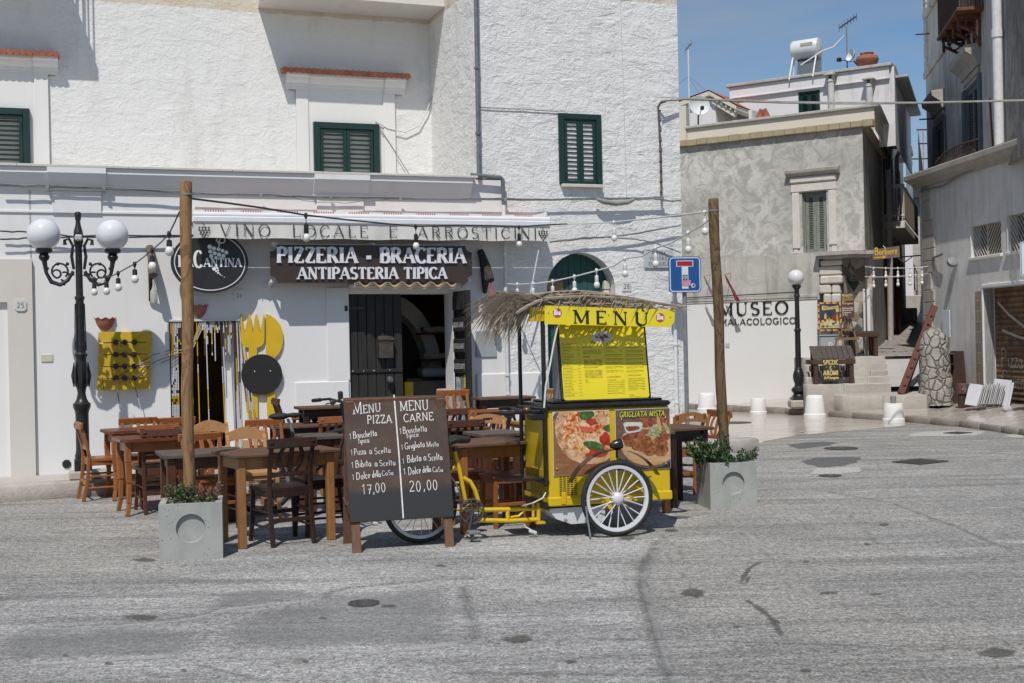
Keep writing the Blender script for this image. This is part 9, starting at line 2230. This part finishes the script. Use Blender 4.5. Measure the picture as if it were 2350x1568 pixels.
m=MB();strokes(m,'PRODOTTI',w_*.22,h*.80,h*.045,.16,.12,.1,0,-th-.013,0,width=w_*.32);strokes(m,'PARCO',w_*.62,h*.79,h*.045,.16,.12,.1,0,-th-.013,0,width=w_*.22);m.build('lettering',br_b,b2,smooth=0,fix=False)
a=at(1881,815,26.5);b=at(1921,768,26.5);o=thing('utility_box','grey electricity cabinet below the painted produce panel','cabinet',(a.x,26.5,a.z-.25),0);w_=b.x-a.x;h=b.z-a.z+.25;m=MB();m.box(0,w_,-.12,.08,0,h-.03,.01);m.box(-.012,w_+.012,-.14,.09,h-.029,h,.008);m.build('cabinet',M_GREYB,o)
m=MB();strokes(m,'P',w_*.4,h*.55,.14,.1,.1,.1,0,-.122,0);m.build('scribble',M_CHALK,o,smooth=0,fix=False)
# things before the garage building
q0=at(*zz(1258,1335),25.6);W_LAD=wood('red_brown_beam',(.10,.035,.025),(.15,.06,.045),(10,10,2),.7,0,.2)
gp0=gnd(*zz(1262,1338),.43);d0_=gp0.y;tp=at(*zz(1690,232),d0_+.5)
ld=thing('leaning_ladder','red brown timber ladder beam leaning against the corner at the alley mouth','ladder',gp0,0);v=tp-gp0;m=MB();m.bar((0,0,0),v,.13,.07,.01,(1,0,0));m.bar((.14,.12,.02),v*.97+Vector((.05,.1,0)),.05,.05,.006,(1,0,0));m.build('stile',W_LAD,ld)
m=MB()
for i in range(1,10):p=v*(i/10.2);m.obox(p+Vector((0,-.005,0)),.025,.05,.012)
m.build('rung_socket',M_BLACK,ld)
m=MB();p=v*.80;m.bar(p+Vector((-.10,0,.05)),p+Vector((.35,.1,-.35)),.05,.05,.005);m.build('brace',W_LAD,ld)
sh=gnd(2168,927,.2);so=thing('step_shelf','dark brown ladder shaped display shelf standing at the quoin','shelf',(sh.x+.0,sh.y,.2),R(-6));kk=sh.y/2900;W_SH=wood('dark_shelf_wood',(.035,.018,.012),(.06,.03,.02),(10,10,2),.6,0,.15)
hS=1.03;wS=.62
for x in (0,.0): pass
m=MB();m.prism([(.02,0),(.42,0),(.36,hS),(.24,hS)],-.02,.0);m.xf(0,Matrix.Translation((.02,0,0)));m.build('side_panel',W_SH,so)
m=MB();m.prism([(.02,0),(.42,0),(.36,hS),(.24,hS)],.45,.47);m.build('side_panel',W_SH,so)
for i,f in enumerate((.03,.25,.5,.74,.93)):m=MB();x=.02+f*.22;m.box(x-.24+f*.12,x+.06,.0-.001,.45,hS*f,hS*f+.022,.003);m.build('shelf_board',W_SH,so)
sc=gnd(2215,930,.24);su=thing('suitcase','old brown suitcase with metal latches on a low crate by the garage','suitcase',(sc.x-.13,sc.y,.44),R(-12));m=MB();m.box(0,.40,0,.26,0,.20,.012);m.build('case',flat('brown_leather',(.085,.035,.025),.5,(.12,.05,.035),7),su)
m=MB()
for x in (.1,.12):m.box(x,x+.012,-.006,-.0005,.05,.17)
m.box(.07,.15,-.007,-.0005,.08,.12);m.build('latch',bpy.data.materials['steel'],su)
m=MB();m.tube([(.26,-.005,.10),(.27,-.03,.11),(.33,-.03,.11),(.34,-.005,.10)],.009,6);m.build('handle',M_BRN,su)
cs=thing('crate','low brown crate carrying the old suitcase','crate',(sc.x-.10,sc.y+.02,.21),R(-12));m=MB();m.box(0,.34,0,.22,0,.03,.004);m.box(0,.34,0,.22,.2,.228,.004);m.box(0,.1,0,.22,.031,.199,.004);m.box(.24,.34,0,.22,.031,.199,.004);m.build('body',W_SH,cs)
bk_=gnd(2262,930,.28);bo=thing('paper_stack','leaning stack of white boards and papers before the garage shutter','paper stack',(bk_.x-.1,bk_.y,.27),R(-8));M_PAP=flat('white_card',(.62,.64,.68),.6,(.54,.56,.6),8);M_PAPE=flat('card_edges',(.40,.33,.27),.7,(.55,.52,.5),30)
rd=random.Random(3);m=MB();m2=MB()
for i in range(13):x=.02+i*.03;m_=m if i%3 else m2;m_.bar((x-.06+rd.uniform(-.01,.01),0,0),(x+.06,.1,.36+rd.uniform(-.03,.03)),.008,.30,0,(1,0,0))
for (x,l,hh_) in ((-.1,.3,.38),(.34,.22,.46),(.38,.24,.42)):m.bar((x,.1,0),(x+.10,.14,hh_),.006,.34,0,(.7,.7,0))
m.build('card',M_PAP,bo,smooth=0);m2.build('card_edge',M_PAPE,bo,smooth=0)
# ribbons of the museum wall
for px,py,ln_,lab,cs_ in ((1622,636,62,'faded red and blue ribbon streamer left of the far post',((.12,.12,.22),(.45,.14,.12))),(1670,632,62,'faded black, red and yellow ribbon streamer right of the far post',((.06,.02,.03),(.40,.05,.05)))):
 p=MU.hit(px-5,py,.45);o=thing('ribbon_streamer',lab,'ribbon',MU.w(p[0],.45,p[1]),MU.a);m=MB();rd=random.Random(px);L_=ln_*27.5/2900
 for k in range(5):
  a_=rd.uniform(-.03,.03);rows=[[(u*.24+a_*u+.012*math.sin(u*9+k)-.02*(1-u),.02*math.sin(u*7+k*2),-u*L_*rd.uniform(.92,1)) for u in [i/8 for i in range(9)]],[(u*.24+a_*u+.02+.03*u+.012*math.sin(u*8+k)-.02*(1-u),.02*math.cos(u*6+k),-u*L_) for u in [i/8 for i in range(9)]]];m.grid(rows)
 m.build('ribbons',flat('ribbon_'+str(px),cs_[0],.8,cs_[1],4),o,smooth=60,fix=False)
 m=MB();m.tube([(-.02,0,.01),(-.05,.30,.06),(-.06,.43,.05)],.006,5);m.build('hook',M_BLACK,o)
 m=MB();rows=[[(.14+.08*i/5,.01*i,-L_*(.62+.38*i/5)) for i in range(6)],[(.17+.09*i/5,.01*i+.02,-L_*(.60+.36*i/5)) for i in range(6)]];m.grid(rows);m.build('tail',flat('ribbon_tail_'+str(px),(.55,.45,.05) if px>1650 else (.45,.2,.2),.8),o,smooth=60,fix=False)
# string lights across the alley
for k,(y0,y1,n) in enumerate(((1062/1.743,1064/1.743,5),(1102/1.743,1090/1.743,5))):
 a=at(1985,y0+3,26.2);b=at(2140,y1,26.6);pts=sag(a,b,.04,12);bl=[a.lerp(b,(i+.7)/(n+.6))+Vector((0,0,-.04)) for i in range(n)]
 festoon('string_lights',('upper' if k==0 else 'lower')+' string of white bulbs across the mouth of the alley',pts,bl,M_CABLEW,M_PIPEW,.008,.13)
# lane furniture: stone bench blocks far up the alley
for x,d,lab,sx,sz in ((2060,38,'pale stone block by the orange pipe up the alley',.5,.45),(2080,44,'grey stone block further up the alley by the stair wall',.5,.55)):
 z=1.13+.058*(d-26.1)+.0006*(d-26.1)**2;p=at(x,700,d);m=MB();m.box(-sx,sx,-.3,.3,-.1,sz,.03);tag(m.build('stone_block',M_KERB if d<40 else M_LIMED,None,(p.x,d,z)),lab,'stone')
# iron covers in the road, litter
M_IRON=flat('cast_iron',(.04,.04,.04),.6,(.09,.085,.08),30,.4,60)
def cover(x,y,r,label,sq=False):
 p=gnd(x,y);m=MB()
 if sq:m.obox((0,0,.006),r,r*.8,.006,None,.002);[m.box(-r+.05+i*.1,-r+.07+i*.1,-r*.75,r*.75,.0125,.016) for i in range(int(r*20)-1)]
 else:m.lathe([(r*1.15,0),(r*1.15,.008),(r,.010),(r*.98,.005),(r*.6,.006),(r*.58,.010),(r*.5,.010),(r*.48,.006),(0,.006)],(0,0,0),28)
 return tag(m.build('manhole_cover',M_IRON,None,(p.x,p.y,.004),R(35) if sq else 0),label,'manhole cover')
cover(835,1387,.085,'small round iron cover in the foreground road');cover(1930,1030,.20,'dark round cover near the end of the kerb');cover(2112,1061,.27,'large square grated iron cover in the road at the right',True);cover(2198,995,.18,'dark cover in the pale cement patch by the far kerb',True);cover(1905,1093,.11,'small dark cover in front of the tarmac patch');cover(1690,971,.24,'flush round cover in the polished paving beside the far post')
def litter(name,x,y,label,cat,mt,l,w_,h,rz):p=gnd(x,y);m=MB();m.obox((0,0,h+.006),l,w_,h,Matrix.Rotation(.2,3,'Y'),min(h*.5,.003)); return tag(m.build(name,mt,None,(p.x,p.y,.002),rz),label,cat)
M_LIT=flat('white_paper_litter',(.62,.62,.62),.7);M_BUTT=flat('cigarette_filter',(.45,.18,.07),.8,(.6,.5,.4),60)
litter('paper_scrap',862,1206,'crumpled white paper scrap under the menu board','litter',M_LIT,.02,.015,.012,.5);litter('wrapper',762,1252,'small yellow wrapper on the ground left of the menu board','litter',flat('yellow_wrapper',(.5,.42,.06),.5,(.4,.4,.4),30),.035,.012,.002,.3);litter('cigarette_butt',1332,1249,'cigarette butt in front of the cart','litter',M_BUTT,.02,.004,.004,.1);litter('cigarette_butt',1866,1216,'cigarette butt on the road to the right','litter',M_BUTT,.02,.004,.004,1.1);litter('paper_scrap',1842,993,'white scrap lying at the edge of the polished paving','litter',M_LIT,.04,.03,.004,.7)
litter('leaf_litter',370,1307,'tiny red leaf near the left planter','litter',flat('dry_red_leaf',(.3,.08,.04),.8),.014,.008,.002,.9)
# shop fittings inside the doorway
o=thing('counter','dark bar counter with a grey front inside the open doorway','counter',FA.w(FA.hit(975,860,-.9)[0],-.95,.17),FA.a);m=MB();m.box(-.25,.6,0,.5,.92,.96,.004);m.build('top',M_BLKP,o);m=MB();m.box(-.22,.6,.03,.48,0,.918);m.build('front',flat('grey_counter_front',(.20,.18,.16),.7,(.15,.13,.12),6),o)
o=thing('tray','white plastic tray on the bar counter in the doorway','tray',FA.w(FA.hit(1000,845,-1.0)[0]-.05,-1.05,1.135),FA.a);m=MB();m.box(-.12,.3,0,.3,0,.12,.02);m.build('bin',flat('white_tray',(.45,.45,.47),.5),o)
a=FA.hit(928,877,-.5);b=FA.hit(946,912,-.5);m=MB();m.box(0,b[0]-a[0]+.02,0,.2,-1.0,0,.01);tag(m.build('yellow_bin',M_CY,None,FA.w(a[0],-.5,a[1]),FA.a),'upright yellow box just inside the doorway behind the menu board','bin')
for k,z in enumerate((1.35,1.72)):
 o=thing('wall_shelf',('lower' if k==0 else 'upper')+' dark shelf with a scrolled bracket inside the doorway','shelf',FA.w(FA.hit(1000,760,-1.2)[0],-1.25,z),FA.a);m=MB();m.box(-.2,.3,0,.25,0,.025);m.build('board',W_SH,o);m=MB();m.tube([(.15,.2,0),(.15,.05,-.05),(.15,.15,-.14),(.15,.2,-.2)],.008,5);m.build('bracket',M_BLACK,o);m=MB();m.box(-.15,.25,.05,.2,.026,.11,.01);m.build('packets',m_poster('packet_print_%d'%k,[(.3,.02,.02),(.5,.48,.42),(.2,.12,.05)],2.0+k),o)
